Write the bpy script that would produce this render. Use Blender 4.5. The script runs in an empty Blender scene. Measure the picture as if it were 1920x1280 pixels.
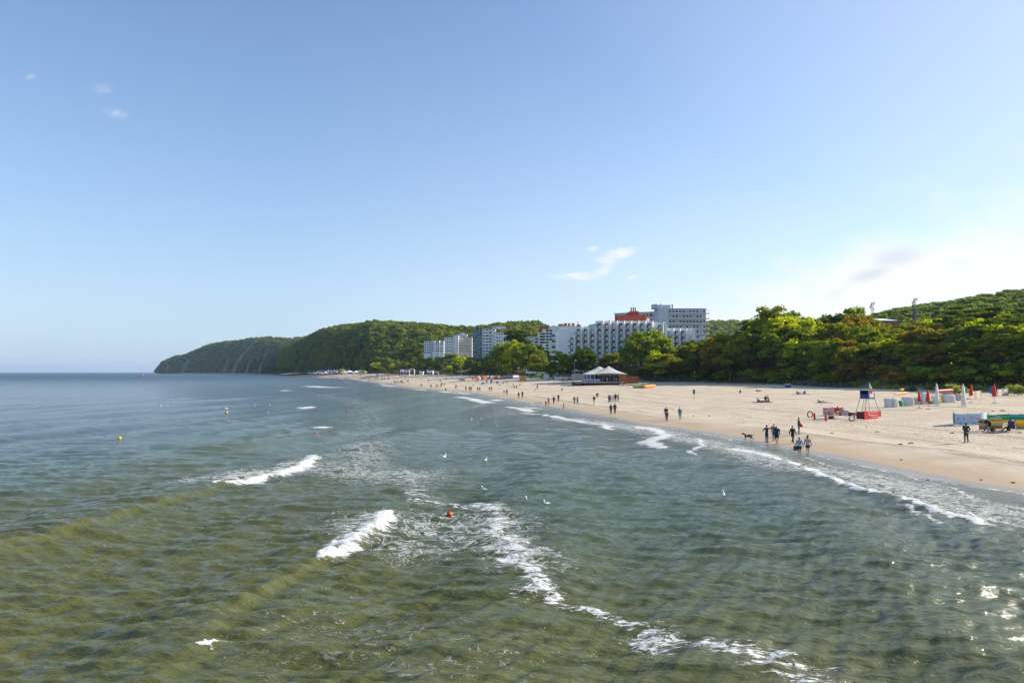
import bpy, bmesh, math, random
import numpy as np
from mathutils import Vector, Matrix, Euler
R = math.radians
random.seed(7); rng = np.random.default_rng(7)
scene = bpy.context.scene
COL = scene.collection

# ------------------------------------------------------------------ camera
F = 1280.0; HOR = 697.6; CAMZ = 7.0
PITCH = math.atan((HOR - 640) / F)
cd = bpy.data.cameras.new("camera"); cd.lens = 24.0; cd.sensor_width = 36.0
cd.clip_start = 0.1; cd.clip_end = 60000
cam = bpy.data.objects.new("camera", cd); COL.objects.link(cam)
cam.location = (0, 0, CAMZ); cam.rotation_euler = (R(90) + PITCH, 0, 0)
scene.camera = cam

# ------------------------------------------------------------------ sky, sun, exposure
SUN_AZ, SUN_EL = 77.0, 26.0
SKY_STRENGTH = 0.108
w = bpy.data.worlds.new("World"); scene.world = w; w.use_nodes = True
nt = w.node_tree; nt.nodes.clear()

class NB:
    """tiny node-building helper"""
    def __init__(s, tree): s.t = tree
    def n(s, typ, **kw):
        nd = s.t.nodes.new(typ)
        for k, v in kw.items(): setattr(nd, k, v)
        return nd
    def put(s, sock, v):
        if isinstance(v, bpy.types.NodeSocket): s.t.links.new(v, sock)
        elif v is not None:
            if isinstance(v, (tuple, list)) and len(v) == 3 and len(sock.default_value) == 4: v = (*v, 1)
            sock.default_value = v
    def m(s, op, a, b=None, c=None, clamp=False):
        nd = s.n("ShaderNodeMath", operation=op); nd.use_clamp = clamp
        for i, v in enumerate((a, b, c)):
            if v is not None: s.put(nd.inputs[i], v)
        return nd.outputs[0]
    def noise(s, vec, scale, detail=3, rough=.5, dist=0, out=0):
        nd = s.n("ShaderNodeTexNoise")
        if vec is not None: s.put(nd.inputs["Vector"], vec)
        nd.inputs["Scale"].default_value = scale; nd.inputs["Detail"].default_value = detail
        nd.inputs["Roughness"].default_value = rough; nd.inputs["Distortion"].default_value = dist
        return nd.outputs[out]
    def mapr(s, v, a, b, c=0., d=1., smooth=False):
        nd = s.n("ShaderNodeMapRange"); nd.clamp = True
        if smooth: nd.interpolation_type = 'SMOOTHSTEP'
        s.put(nd.inputs[0], v)
        for i, x in enumerate((a, b, c, d)): s.put(nd.inputs[1 + i], x)
        return nd.outputs[0]
    def mix(s, f, a, b, mode='MIX'):
        nd = s.n("ShaderNodeMix", data_type='RGBA', blend_type=mode)
        s.put(nd.inputs[0], f); s.put(nd.inputs[6], a); s.put(nd.inputs[7], b)
        return nd.outputs[2]
    def scale(s, vec, xyz):
        nd = s.n("ShaderNodeMapping"); s.put(nd.inputs[0], vec); nd.inputs[3].default_value = xyz
        return nd.outputs[0]
    def attr(s, name):
        return s.n("ShaderNodeAttribute", attribute_name=name)

def build_sky():
    b = NB(nt)
    sky = b.n("ShaderNodeTexSky", sky_type='NISHITA'); sky.sun_disc = False
    sky.sun_elevation = R(SUN_EL); sky.sun_rotation = R(SUN_AZ)
    sky.altitude = 0; sky.air_density = 1.0; sky.dust_density = 0.4; sky.ozone_density = 3.0
    tc = b.n("ShaderNodeTexCoord"); d = tc.outputs["Generated"]
    sp = b.n("ShaderNodeSeparateXYZ"); b.put(sp.inputs[0], d)
    ys = b.m('MAXIMUM', sp.outputs[1], 0.05)
    px = b.m('DIVIDE', sp.outputs[0], ys); pz = b.m('DIVIDE', sp.outputs[2], ys)
    front = b.mapr(sp.outputs[1], 0.05, 0.3)
    cv = b.n("ShaderNodeCombineXYZ"); b.put(cv.inputs[0], px); b.put(cv.inputs[1], b.m('MULTIPLY', pz, 2.2))
    n1 = b.noise(cv.outputs[0], 9.0, 6, .58, .4)
    n2 = b.noise(b.scale(cv.outputs[0], (.7, 1, 1)), 42.0, 6, .68, 1.2)
    def gau(u, v, ru, rv, tilt=0):
        cx, cz = (u - 960) / F, (HOR - v) / F; ct, st = math.cos(R(tilt)), math.sin(R(tilt))
        dx = b.m('SUBTRACT', px, cx); dz = b.m('SUBTRACT', pz, cz)
        a = b.m('DIVIDE', b.m('ADD', b.m('MULTIPLY', dx, ct), b.m('MULTIPLY', dz, st)), ru / F)
        c = b.m('DIVIDE', b.m('SUBTRACT', b.m('MULTIPLY', dz, ct), b.m('MULTIPLY', dx, st)), rv / F)
        r2 = b.m('ADD', b.m('MULTIPLY', a, a), b.m('MULTIPLY', c, c))
        return b.m('EXPONENT', b.m('MULTIPLY', r2, -1.0))
    tot = None
    for (u, v, ru, rv, t, amp) in [(40, 135, 13, 6, 15, .20), (178, 158, 24, 12, -15, .15), (206, 205, 26, 10, -12, .24),
                                   (1114, 465, 13, 6, 0, .7), (1165, 474, 36, 11, 12, .8), (1135, 486, 26, 9, 0, .6), (1085, 516, 56, 9, 3, .65),
                                   (1130, 507, 24, 11, 30, .6), (1187, 519, 14, 4, 8, .5)]:
        g = b.m('MULTIPLY', b.mapr(b.m('ADD', gau(u, v, ru, rv, t), b.m('MULTIPLY', b.m('SUBTRACT', n2, .5), 2.2)), .10, 1.15, 0, 1, True), amp)
        g = b.m('MULTIPLY', g, b.mapr(gau(u, v, ru * 1.2, rv * 1.3, t), .05, .75, 0, 1, True))
        tot = g if tot is None else b.m('MAXIMUM', tot, g)
    big = b.m('MAXIMUM', gau(1720, 520, 360, 85, 12), b.m('MULTIPLY', gau(1500, 600, 420, 60, 5), .75))
    big = b.m('MAXIMUM', big, b.m('MULTIPLY', gau(2150, 430, 420, 150, 0), .55))
    bm_ = b.mapr(b.m('ADD', big, b.m('MULTIPLY', b.m('SUBTRACT', n1, .5), .9)), .12, .85, 0, 1, True)
    tot = b.m('MAXIMUM', tot, b.m('MULTIPLY', bm_, .85)); tot = b.m('MULTIPLY', tot, front)
    shade = b.m('MAXIMUM', b.m('MAXIMUM', gau(1690, 480, 60, 22, 12), b.m('MULTIPLY', gau(1640, 512, 60, 14, 18), .9)), b.m('MULTIPLY', gau(1575, 548, 40, 14, 20), .6))
    shade = b.m('MAXIMUM', shade, b.m('MULTIPLY', gau(1800, 488, 60, 20, -8), .4))
    shade = b.mapr(b.m('ADD', shade, b.m('MULTIPLY', b.m('SUBTRACT', n1, .5), .8)), .15, 1.0, 0, 1, True)
    K = 1 / SKY_STRENGTH
    kc = lambda *c: tuple(x * K * .80 for x in c)
    cc = b.mix(shade, kc(.85, .845, .83), kc(.66, .68, .71))
    # whitening towards the sun and a pale haze band along the horizon
    az = b.m('ADD', b.m('MULTIPLY', sp.outputs[0], math.sin(R(SUN_AZ))), b.m('MULTIPLY', sp.outputs[1], math.cos(R(SUN_AZ))))
    hs = b.n("ShaderNodeHueSaturation"); hs.inputs["Hue"].default_value = .504; hs.inputs["Saturation"].default_value = 1.08; hs.inputs["Value"].default_value = 1.26
    b.put(hs.inputs["Color"], sky.outputs[0])
    toward = b.mapr(az, -.6, 1.0, 0, 1)
    hz = b.mix(b.mapr(az, -.1, .45), kc(.43, .565, .73), kc(.655, .735, .815)); hz = b.mix(b.mapr(az, .45, .95), hz, kc(.72, .765, .80))
    el = b.m('MAXIMUM', sp.outputs[2], 0)
    band = b.m('EXPONENT', b.m("DIVIDE", el, -.24)); band = b.m('MULTIPLY', band, b.mapr(n1, .2, .8, .93, 1.0))
    veil = b.m('MAXIMUM', band, b.m('MULTIPLY', b.m("POWER", toward, 2.6), .74))
    skyc = b.mix(veil, hs.outputs[0], hz)
    col = b.mix(tot, skyc, cc)
    bg = b.n("ShaderNodeBackground"); b.put(bg.inputs[0], col); bg.inputs[1].default_value = SKY_STRENGTH
    out = b.n("ShaderNodeOutputWorld"); nt.links.new(bg.outputs[0], out.inputs[0])
build_sky()

sl = bpy.data.lights.new("sun", 'SUN'); sl.energy = 4.9; sl.angle = R(.55); sl.color = (1, .925, .80)
sun = bpy.data.objects.new("sun", sl); COL.objects.link(sun)
SD = Vector((math.sin(R(SUN_AZ)) * math.cos(R(SUN_EL)), math.cos(R(SUN_AZ)) * math.cos(R(SUN_EL)), math.sin(R(SUN_EL))))
sun.rotation_euler = SD.to_track_quat('Z', 'Y').to_euler(); sun.location = (0, 0, 300)
vs = scene.view_settings; vs.view_transform = 'Standard'; vs.look = 'None'; vs.exposure = 0.60; vs.gamma = 1.0; vs.use_curve_mapping = False
scene.cycles.max_bounces = 6; scene.cycles.diffuse_bounces = 3; scene.cycles.glossy_bounces = 3
scene.cycles.transmission_bounces = 4; scene.cycles.transparent_max_bounces = 8; scene.cycles.volume_bounces = 0
scene.cycles.caustics_reflective = False; scene.cycles.caustics_refractive = False

# ------------------------------------------------------------------ pixel <-> world helpers
def ray(u, v):
    x = (u - 960) / F; y = (640 - v) / F
    c, s_ = math.cos(PITCH), math.sin(PITCH)
    return Vector((x, c - s_ * y, s_ + c * y))
def at(u, v, Y):
    d = ray(u, v); return Vector((0, 0, CAMZ)) + d * (Y / d.y)
def sea(u, v):
    d = ray(u, v); t = -CAMZ / d.z; return (d.x * t, d.y * t)

# ------------------------------------------------------------------ noise
def _h(ix, iy, seed):
    n = (ix.astype(np.int64) * 374761393 + iy.astype(np.int64) * 668265263 + seed * 1442695041) & 0x7fffffff
    n = ((n ^ (n >> 13)) * 1274126177) & 0x7fffffff
    return ((n ^ (n >> 16)) & 0xffff) / 65535.0
def vnoise(x, y, seed=0):
    x = np.asarray(x, float); y = np.asarray(y, float)
    ix = np.floor(x); iy = np.floor(y); fx = x - ix; fy = y - iy
    fx = fx * fx * (3 - 2 * fx); fy = fy * fy * (3 - 2 * fy)
    a = _h(ix, iy, seed); b_ = _h(ix + 1, iy, seed); c = _h(ix, iy + 1, seed); d = _h(ix + 1, iy + 1, seed)
    return (a * (1 - fx) + b_ * fx) * (1 - fy) + (c * (1 - fx) + d * fx) * fy
def fbm(x, y, seed=0, o=4):
    r = 0; a = .5; t = 0
    for i in range(o):
        r = r + a * vnoise(x, y, seed + i * 17); t += a; a *= .5; x = np.asarray(x) * 2.03; y = np.asarray(y) * 2.03
    return r / t
def sstep(a, b_, x):
    t = np.clip((np.asarray(x, float) - a) / (b_ - a), 0, 1); return t * t * (3 - 2 * t)

# ------------------------------------------------------------------ coast tables (metres; x to the right, y away from the pier)
_SH = [(-80, 62), (0, 43), (20, 36), (30, 32.5), (40, 30), (47, 27.4), (55, 25.8), (62.6, 24.6), (70, 23.6), (80, 21.6), (86, 19.5), (107, 13.9), (126, 10.2), (154, 4.8), (183, -2.9),
       (218, -13.6), (263, -29), (309, -43), (367, -65), (487, -98), (700, -156), (760, -196), (1000, -300), (1400, -440), (1700, -560), (2400, -825), (3600, -1856), (4300, -2500)]
_BK = [(-80, 165), (0, 135), (100, 118), (150, 113), (185, 95), (231, 96), (262, 87), (285, 72), (298, 56), (310, 32), (322, 19), (350, 14), (430, 8.4), (560, -35), (700, -98),
       (850, -173), (1100, -275), (1500, -405), (1700, -500), (2400, -790), (3600, -1835), (4300, -2480)]
_ZB = [(-80, 2.5), (150, 2.6), (230, 2.7), (285, 3.0), (325, 3.9), (400, 4.3), (600, 4.6), (900, 5.0), (1200, 4.5), (2400, 3), (3600, 2.5), (4300, 2)]
_yy = np.concatenate([np.arange(-80, 700, 2.0), np.arange(700, 4301, 20.0)])
def _tab(T, k=5):
    v = np.interp(_yy, [t[0] for t in T], [t[1] for t in T])
    ker = np.exp(-np.linspace(-1.5, 1.5, 2 * k + 1) ** 2); ker /= ker.sum()
    p = np.pad(v, k, mode='reflect', reflect_type='odd'); return np.convolve(p, ker, 'valid')
_sx, _bx, _zb = _tab(_SH, 4), _tab(_BK, 5), _tab(_ZB, 6)
def shoreX(Y):
    Y = np.asarray(Y, float)
    cusp = 0.8 * np.sin(Y / 5.3) * np.sin(Y / 13.7 + 1) * sstep(20, 60, Y) + 3.5 * np.sin(Y / 29.) * sstep(120, 220, Y)
    return np.interp(Y, _yy, _sx) + cusp
def backX(Y): return np.interp(Y, _yy, _bx) + 1.8 * np.sin(np.asarray(Y) / 7.0) * 1.0 + 1.5 * np.sin(np.asarray(Y) / 17.)
def ground(X, Y):
    X = np.asarray(X, float); Y = np.asarray(Y, float)
    sx = shoreX(Y); wd = backX(Y) - sx; s = X - sx; zb = np.interp(Y, _yy, _zb)
    t = np.clip(s / wd, 0, 1)
    z = zb * (1 - (1 - t) ** 1.55)
    z = z + sstep(3, 14, s) * (.16 * (fbm(X / 9, Y / 9, 3) - .5) + .07 * (fbm(X / 2.2, Y / 2.2, 5) - .5) * (1 - sstep(200, 400, Y)))
    berm = .16 * np.exp(-((s - 9 - 2 * np.sin(Y / 21)) / 1.6) ** 2) * (1 - sstep(150, 300, Y)); z = z + berm
    under = -.045 * np.clip(-s, 0, 90); z = np.where(s < 0, under, z)
    d = s - wd
    up = np.where(Y < 700, 9.5, 6.0)
    up = np.interp(Y, [0, 200, 270, 320, 430, 700, 1100], [6, 8, 9, 4.5, 4.5, 3.5, 3])
    dune = up * sstep(0, np.interp(Y, [0, 150, 190, 270, 330, 700], [42, 40, 24, 20, 40, 42]), d) + 2.2 * sstep(0, 7, d) * fbm(X / 11, Y / 11, 9) + 5 * sstep(40, 160, d)
    return z + np.where(d > 0, dune, 0)
def g(x, y): return float(ground(x, y))
_tt = np.exp(np.linspace(math.log(25), math.log(4200), 3000))
def gat(u, v):
    """ground point seen at a pixel"""
    d = ray(u, v)
    ts = _tt / d.y; zz = CAMZ + d.z * ts; gz = ground(d.x * ts, _tt)
    k = np.argmax(zz < gz)
    if not (zz < gz).any(): k = len(_tt) - 1
    a, b_ = _tt[max(k - 1, 0)], _tt[k]
    for _ in range(12):
        m_ = (a + b_) / 2; t = m_ / d.y
        if CAMZ + d.z * t < g(d.x * t, m_): b_ = m_
        else: a = m_
    t = b_ / d.y
    return Vector((d.x * t, b_, g(d.x * t, b_)))

# ------------------------------------------------------------------ object helpers
def tag(o, label=None, cat=None, group=None, kind=None):
    if label: o['label'] = label
    if cat: o['category'] = cat
    if group: o['group'] = group
    if kind: o['kind'] = kind
    return o
def empty(name, loc=(0, 0, 0), rz=0, label=None, cat=None, group=None):
    o = bpy.data.objects.new(name, None); COL.objects.link(o)
    o.location = loc; o.rotation_euler = (0, 0, rz); o.empty_display_size = .3
    return tag(o, label, cat, group)
def mobj(name, me, parent=None, loc=(0, 0, 0), rz=0, mats=None):
    o = bpy.data.objects.new(name, me); COL.objects.link(o)
    if parent: o.parent = parent
    o.location = loc; o.rotation_euler = (0, 0, rz)
    if mats and not me.materials:
        for m_ in mats: me.materials.append(m_)
    return o
def np_mesh(name, V, Fq, smooth=False):
    me = bpy.data.meshes.new(name); V = np.asarray(V, np.float32); Fq = np.asarray(Fq, np.int32)
    n = Fq.shape[1]
    me.vertices.add(len(V)); me.vertices.foreach_set("co", V.ravel())
    me.loops.add(Fq.size); me.loops.foreach_set("vertex_index", Fq.ravel())
    me.polygons.add(len(Fq)); me.polygons.foreach_set("loop_start", np.arange(0, Fq.size, n, dtype=np.int32))
    me.polygons.foreach_set("loop_total", np.full(len(Fq), n, np.int32))
    if smooth: me.polygons.foreach_set("use_smooth", np.ones(len(Fq), bool))
    me.update(calc_edges=True); return me
def grid_faces(nr, nc):
    i = np.arange(nr - 1)[:, None] * nc + np.arange(nc - 1)[None, :]
    return np.stack([i, i + 1, i + nc + 1, i + nc], -1).reshape(-1, 4)
def fattr(me, name, arr):
    a = me.attributes.new(name, 'FLOAT', 'POINT'); a.data.foreach_set("value", np.asarray(arr, np.float32).ravel())
def cattr(me, name, arr):
    a = me.attributes.new(name, 'FLOAT_COLOR', 'POINT'); arr = np.asarray(arr, np.float32).reshape(-1, 3)
    a.data.foreach_set("color", np.concatenate([arr, np.ones((len(arr), 1), np.float32)], 1).ravel())

class MB:
    """mesh builder: collects boxes, bars, prisms; builds ONE mesh"""
    def __init__(s): s.v = []; s.f = []; s.mi = []
    def add(s, vs_, fs, m=0, M=None):
        k = len(s.v)
        s.v += [tuple(M @ Vector(p)) if M is not None else tuple(p) for p in vs_]
        s.f += [tuple(i + k for i in f) for f in fs]; s.mi += [m] * len(fs); return s
    def box(s, x0, x1, y0, y1, z0, z1, m=0, M=None):
        return s.add([(x0, y0, z0), (x1, y0, z0), (x1, y1, z0), (x0, y1, z0), (x0, y0, z1), (x1, y0, z1), (x1, y1, z1), (x0, y1, z1)],
                     [(0, 3, 2, 1), (4, 5, 6, 7), (0, 1, 5, 4), (1, 2, 6, 5), (2, 3, 7, 6), (3, 0, 4, 7)], m, M)
    def tube(s, p0, p1, r0, r1=None, n=6, m=0, M=None, caps=True):
        r1 = r0 if r1 is None else r1; p0 = Vector(p0); p1 = Vector(p1); d = (p1 - p0).normalized()
        a = d.orthogonal().normalized(); c = d.cross(a)
        vs_ = [p + (a * math.cos(2 * math.pi * i / n) + c * math.sin(2 * math.pi * i / n)) * r for p, r in ((p0, r0), (p1, r1)) for i in range(n)]
        fs = [(i, (i + 1) % n, n + (i + 1) % n, n + i) for i in range(n)]
        if caps: fs += [tuple(range(n - 1, -1, -1)), tuple(range(n, 2 * n))]
        return s.add(vs_, fs, m, M)
    def lathe(s, prof, n=10, m=0, M=None, wob=0):
        vs_ = []; fs = []
        for k, (r, z) in enumerate(prof):
            for i in range(n):
                a = 2 * math.pi * i / n; rr = r * (1 + wob * math.sin(5 * a + k))
                vs_.append((rr * math.cos(a), rr * math.sin(a), z))
        for k in range(len(prof) - 1):
            for i in range(n): fs.append((k * n + i, k * n + (i + 1) % n, (k + 1) * n + (i + 1) % n, (k + 1) * n + i))
        fs.append(tuple(range(n - 1, -1, -1))); fs.append(tuple((len(prof) - 1) * n + i for i in range(n)))
        return s.add(vs_, fs, m, M)
    def prism(s, poly, y0, y1, m=0, M=None):
        """polygon in x,z extruded along y"""
        n = len(poly)
        vs_ = [(x, y0, z) for x, z in poly] + [(x, y1, z) for x, z in poly]
        fs = [tuple(range(n)), tuple(range(2 * n - 1, n - 1, -1))] + [(i, n + i, n + (i + 1) % n, (i + 1) % n) for i in range(n)]
        return s.add(vs_, fs, m, M)
    def mesh(s, name, mats, smooth=False):
        me = bpy.data.meshes.new(name); me.from_pydata(s.v, [], s.f)
        for m_ in (mats if isinstance(mats, (list, tuple)) else [mats]): me.materials.append(m_)
        me.polygons.foreach_set("material_index", s.mi)
        if smooth: me.polygons.foreach_set("use_smooth", [True] * len(s.f))
        bm2 = bmesh.new(); bm2.from_mesh(me); bmesh.ops.recalc_face_normals(bm2, faces=bm2.faces); bm2.to_mesh(me); bm2.free()
        me.update(); return me
    def build(s, name, mats, parent=None, loc=(0, 0, 0), rz=0, smooth=False):
        return mobj(name, s.mesh(name, mats, smooth), parent, loc, rz)

# ------------------------------------------------------------------ materials
MATS = {}
def mat(name, col, rough=.7, var=.15, scale=3., metal=0, bump=0, spec=.3, emit=None):
    if name in MATS: return MATS[name]
    m_ = bpy.data.materials.new(name); m_.use_nodes = True; t = m_.node_tree; b = NB(t)
    p = t.nodes["Principled BSDF"]; tc = b.n("ShaderNodeTexCoord").outputs["Object"]
    nz = b.noise(tc, scale, 4)
    dark = tuple(c * (1 - var) for c in col); lite = tuple(min(1, c * (1 + var)) for c in col)
    b.put(p.inputs["Base Color"], b.mix(b.mapr(nz, .3, .7), dark, lite))
    p.inputs["Roughness"].default_value = rough; p.inputs["Metallic"].default_value = metal
    p.inputs["Specular IOR Level"].default_value = spec
    if bump:
        bn = b.n("ShaderNodeBump"); bn.inputs["Strength"].default_value = bump; bn.inputs["Distance"].default_value = .02
        b.put(bn.inputs["Height"], b.noise(tc, scale * 6, 4)); b.put(p.inputs["Normal"], bn.outputs[0])
    MATS[name] = m_; return m_
def foliage(name, c0, c1, trans=.35, var=.3):
    m_ = bpy.data.materials.new(name); m_.use_nodes = True; t = m_.node_tree; t.nodes.clear(); b = NB(t)
    oi = b.n("ShaderNodeObjectInfo").outputs["Random"]; tc = b.n("ShaderNodeTexCoord").outputs["Object"]
    nz = b.noise(tc, .45, 3, .6)
    f = b.m('ADD', b.m('MULTIPLY', oi, .55), b.m('MULTIPLY', b.mapr(nz, .3, .7), .45))
    c = b.mix(f, c0, c1)
    isl = b.n("ShaderNodeNewGeometry").outputs["Random Per Island"]
    c = b.mix(isl, b.mix(.25, c, (0, 0, 0)), b.mix(.30, c, (c1[0] * 1.9, c1[1] * 1.8, c1[2] * 1.2)))
    d = b.n("ShaderNodeBsdfDiffuse"); b.put(d.inputs[0], c)
    tr = b.n("ShaderNodeBsdfTranslucent"); b.put(tr.inputs[0], b.mix(.55, c, (c1[0] * 3.4, c1[1] * 3.2, c1[2] * .5)))
    mx = b.n("ShaderNodeMixShader"); mx.inputs[0].default_value = trans
    t.links.new(d.outputs[0], mx.inputs[1]); t.links.new(tr.outputs[0], mx.inputs[2])
    o = b.n("ShaderNodeOutputMaterial"); t.links.new(mx.outputs[0], o.inputs[0]); return m_

LMK = [(684, "the white tents"), (706, "the pale yellow pole"), (730, "the red flags"), (757, "the white kiosk"), (790, "the small white booth"), (806, "the canopied kiosk"), (830, "the lowest far block"), (855, "the banded white block"), (880, "the banded block's right end"), (900, "the dune stairs"), (925, "the blue glazed tower"), (950, "the brown hut row"), (975, "the two poplars"), (1000, "the beach bar"), (1025, "the leaning white mast"),
       (1050, "the short lamp post"), (1078, "the tall grey lamp post"), (1100, "the landing wall"), (1128, "the left roof peak"), (1143, "the right roof peak"), (1172, "the orange kiosk wall"), (1196, "the green pedal boat"), (1220, "the orange boat"), (1245, "the fence's left end"), (1275, "the hotel's low right part"), (1302, "the yellow marker"), (1325, "the grey hotel's right edge"), (1347, "the black bags"), (1370, "the olive tree"),
       (1395, "the lone sitter"), (1430, "the group of four"), (1455, "the tallest airy top"), (1478, "the small navy windbreak"), (1503, "the lilac blanket"), (1528, "the red rescue buoys"), (1545, "the person lying alone"), (1570, "the yellow shorted lifeguard"), (1600, "the tan life ring"), (1627, "the lifeguard tower"), (1655, "the left phone mast"), (1685, "the row of kayaks"), (1705, "the wide covered chair"), (1725, "the left red parasol"), (1741, "the second red parasol"),
       (1757, "the left white parasol"), (1780, "the red kayak"), (1807, "the lone white parasol"), (1822, "the third red parasol"), (1845, "the bending pair"), (1865, "the blue pinwheel"), (1888, "the blue folding chair"), (1915, "the frame edge")]
def lm(u): return min(LMK, key=lambda q: abs(q[0] - u))[1]
# ------------------------------------------------------------------ sand / beach terrain
def sand_material():
    m_ = bpy.data.materials.new("beach_sand"); m_.use_nodes = True; t = m_.node_tree; b = NB(t); p = t.nodes["Principled BSDF"]
    P = b.n("ShaderNodeNewGeometry").outputs["Position"]
    s = b.attr("s").outputs["Fac"]; dn = b.attr("dune").outputs["Fac"]; tcs = b.attr("cs").outputs["Vector"]
    n1 = b.noise(P, .22, 5, .6); n2 = b.noise(P, 2.2, 5, .65); n3 = b.noise(P, 9, 3, .7)
    dry = b.mix(b.mapr(n1, .35, .65), (.58, .465, .33), (.68, .57, .425))
    dry = b.mix(b.m('MULTIPLY', b.mapr(n2, .48, .66), .30), dry, (.40, .29, .185))
    # raked streaks and tyre lines running along the beach
    st = b.noise(b.scale(tcs, (.045, .55, 1)), 1.0, 6, .68, .8)
    dry = b.mix(b.m('MULTIPLY', b.m('MULTIPLY', b.mapr(st, .52, .66), b.mapr(s, 5, 12)), .75), dry, (.34, .265, .195))
    st2 = b.noise(b.scale(tcs, (.05, 1.1, 1)), 1.0, 3, .5, .2)
    dry = b.mix(b.m('MULTIPLY', b.mapr(st2, .60, .70), .4), dry, (.66, .53, .38))
    # drift line of dark weed
    nl = b.noise(b.scale(tcs, (.03, .0, 1)), 1.0, 3)
    wl = b.m('ABSOLUTE', b.m('SUBTRACT', s, b.m('ADD', 8.5, b.m('ADD', b.m('MULTIPLY', b.m('SUBTRACT', nl, .5), 7), b.m('MULTIPLY', b.m('SUBTRACT', n1, .5), 2.5)))))
    weed = b.m('MULTIPLY', b.mapr(wl, 0, 1.1, 1, 0), b.mapr(b.noise(b.scale(tcs, (.25, 1.2, 1)), 1.0, 5, .75), .40, .60))
    dry = b.mix(b.m('MULTIPLY', weed, .85), dry, (.13, .095, .06))
    wl2 = b.m('ABSOLUTE', b.m('SUBTRACT', s, b.m('ADD', 17.0, b.m('MULTIPLY', b.m('SUBTRACT', nl, .5), -10))))
    weed2 = b.m('MULTIPLY', b.mapr(wl2, 0, .8, 1, 0), b.mapr(b.noise(P, .9, 5, .75), .5, .62))
    dry = b.mix(b.m('MULTIPLY', weed2, .7), dry, (.17, .12, .075))
    for off_ in (21.0, 22.9, 33.5, 35.3):
        tl = b.m('ABSOLUTE', b.m('SUBTRACT', s, b.m('ADD', off_, b.m('MULTIPLY', b.m('SUBTRACT', nl, .5), 14))))
        dry = b.mix(b.m('MULTIPLY', b.mapr(tl, .12, .34, 1, 0), b.mapr(b.noise(b.scale(tcs, (.2, .3, 1)), 1.0, 3), .35, .6, .05, .5)), dry, (.34, .26, .19))
    wet = (.30, .245, .185)
    damp = b.mapr(b.m('ADD', s, b.m('MULTIPLY', b.m('SUBTRACT', n1, .5), 1.6)), .4, 1.9, 0, 1, True)
    semi = b.mapr(b.m('ADD', s, b.m('MULTIPLY', b.m('SUBTRACT', n1, .5), 7)), 2.5, 10, 0, 1, True)
    c = b.mix(semi, (.47, .355, .235), dry); c = b.mix(damp, wet, c)
    gr = b.mix(b.mapr(n2, .35, .65), (.055, .065, .03), (.16, .14, .085))
    inl = b.attr('inland').outputs['Fac']
    dmask = b.m('MAXIMUM', inl, b.m('MULTIPLY', dn, b.mapr(b.m('ADD', n1, b.m('MULTIPLY', dn, .5)), .55, .9)))
    c = b.mix(dmask, c, gr)
    b.put(p.inputs["Base Color"], c)
    b.put(p.inputs["Roughness"], b.mapr(damp, 0, 1, .26, .92)); b.put(p.inputs["Specular IOR Level"], b.mapr(damp, 0, 1, .65, .12))
    fp = b.n("ShaderNodeTexVoronoi", feature='F1'); b.put(fp.inputs["Vector"], P); fp.inputs["Scale"].default_value = 2.4
    h = b.m('ADD', b.m('MULTIPLY', b.mapr(fp.outputs[0], 0, .35), .6), b.m('ADD', n2, b.m('MULTIPLY', n3, .3)))
    bn = b.n("ShaderNodeBump"); bn.inputs["Distance"].default_value = .16; b.put(bn.inputs["Height"], h)
    b.put(bn.inputs["Strength"], b.m('MULTIPLY', b.mapr(s, 6, 16, .02, 1), .8)); b.put(p.inputs["Normal"], bn.outputs[0])
    return m_
SAND = sand_material()
def build_terrain():
    ys = np.concatenate([np.arange(-60, 30, 4), np.arange(30, 130, .9), np.arange(130, 340, 2), np.exp(np.linspace(math.log(341), math.log(3640), 165))])
    a = np.concatenate([np.linspace(-90, -14, 12), np.linspace(-13, 0, 14)])
    t = np.linspace(0, 1, 90)[1:]; d = np.concatenate([np.linspace(1, 46, 30), np.linspace(52, 420, 26)])
    sx = shoreX(ys)[:, None]; bx = backX(ys)[:, None]
    Xs = np.concatenate([sx + a[None, :], sx + (bx - sx) * t[None, :], bx + d[None, :]], 1)
    Ys = np.repeat(ys[:, None], Xs.shape[1], 1)
    Zs = ground(Xs, Ys)
    me = np_mesh("beach", np.stack([Xs, Ys, Zs], -1).reshape(-1, 3), grid_faces(*Xs.shape), True)
    S = Xs - sx
    slope = np.interp(ys, [0, 60, 126, 218, 487, 4000], [1, .97, .95, .92, .9, .9])[:, None]
    fattr(me, "s", S * slope); fattr(me, "inland", sstep(9, 22, Xs - bx) * np.ones_like(Xs)); fattr(me, "dune", sstep(-1.5, 5, Xs - bx) * np.ones_like(Xs))
    v = me.attributes.new("cs", 'FLOAT_VECTOR', 'POINT'); v.data.foreach_set("vector", np.stack([Ys, S, Zs * 0], -1).astype(np.float32).ravel())
    me.materials.append(SAND); o = mobj("beach", me); tag(o, kind='structure'); return o
build_terrain()
# inland ground that carries on behind the dunes to the horizon
def hill_ground_mat():
    m_ = mat("forest_floor", (.035, .05, .02), .95, .5, .05); return m_
def build_inland():
    mb = MB(); pts = []
    ys = list(range(-400, 4201, 100))
    V = []; 
    for y in ys:
        bx = float(backX(max(y, -80))) + 400
        for k, dx in enumerate((0, 200, 600, 1400, 3000, 8000)):
            V.append((bx + dx, y, float(ground(bx - 2, y)) - .6 - k * .2))
    me = np_mesh("inland_ground", V, grid_faces(len(ys), 6), True); me.materials.append(hill_ground_mat())
    tag(mobj("inland_ground", me), kind='structure')
build_inland()

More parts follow.
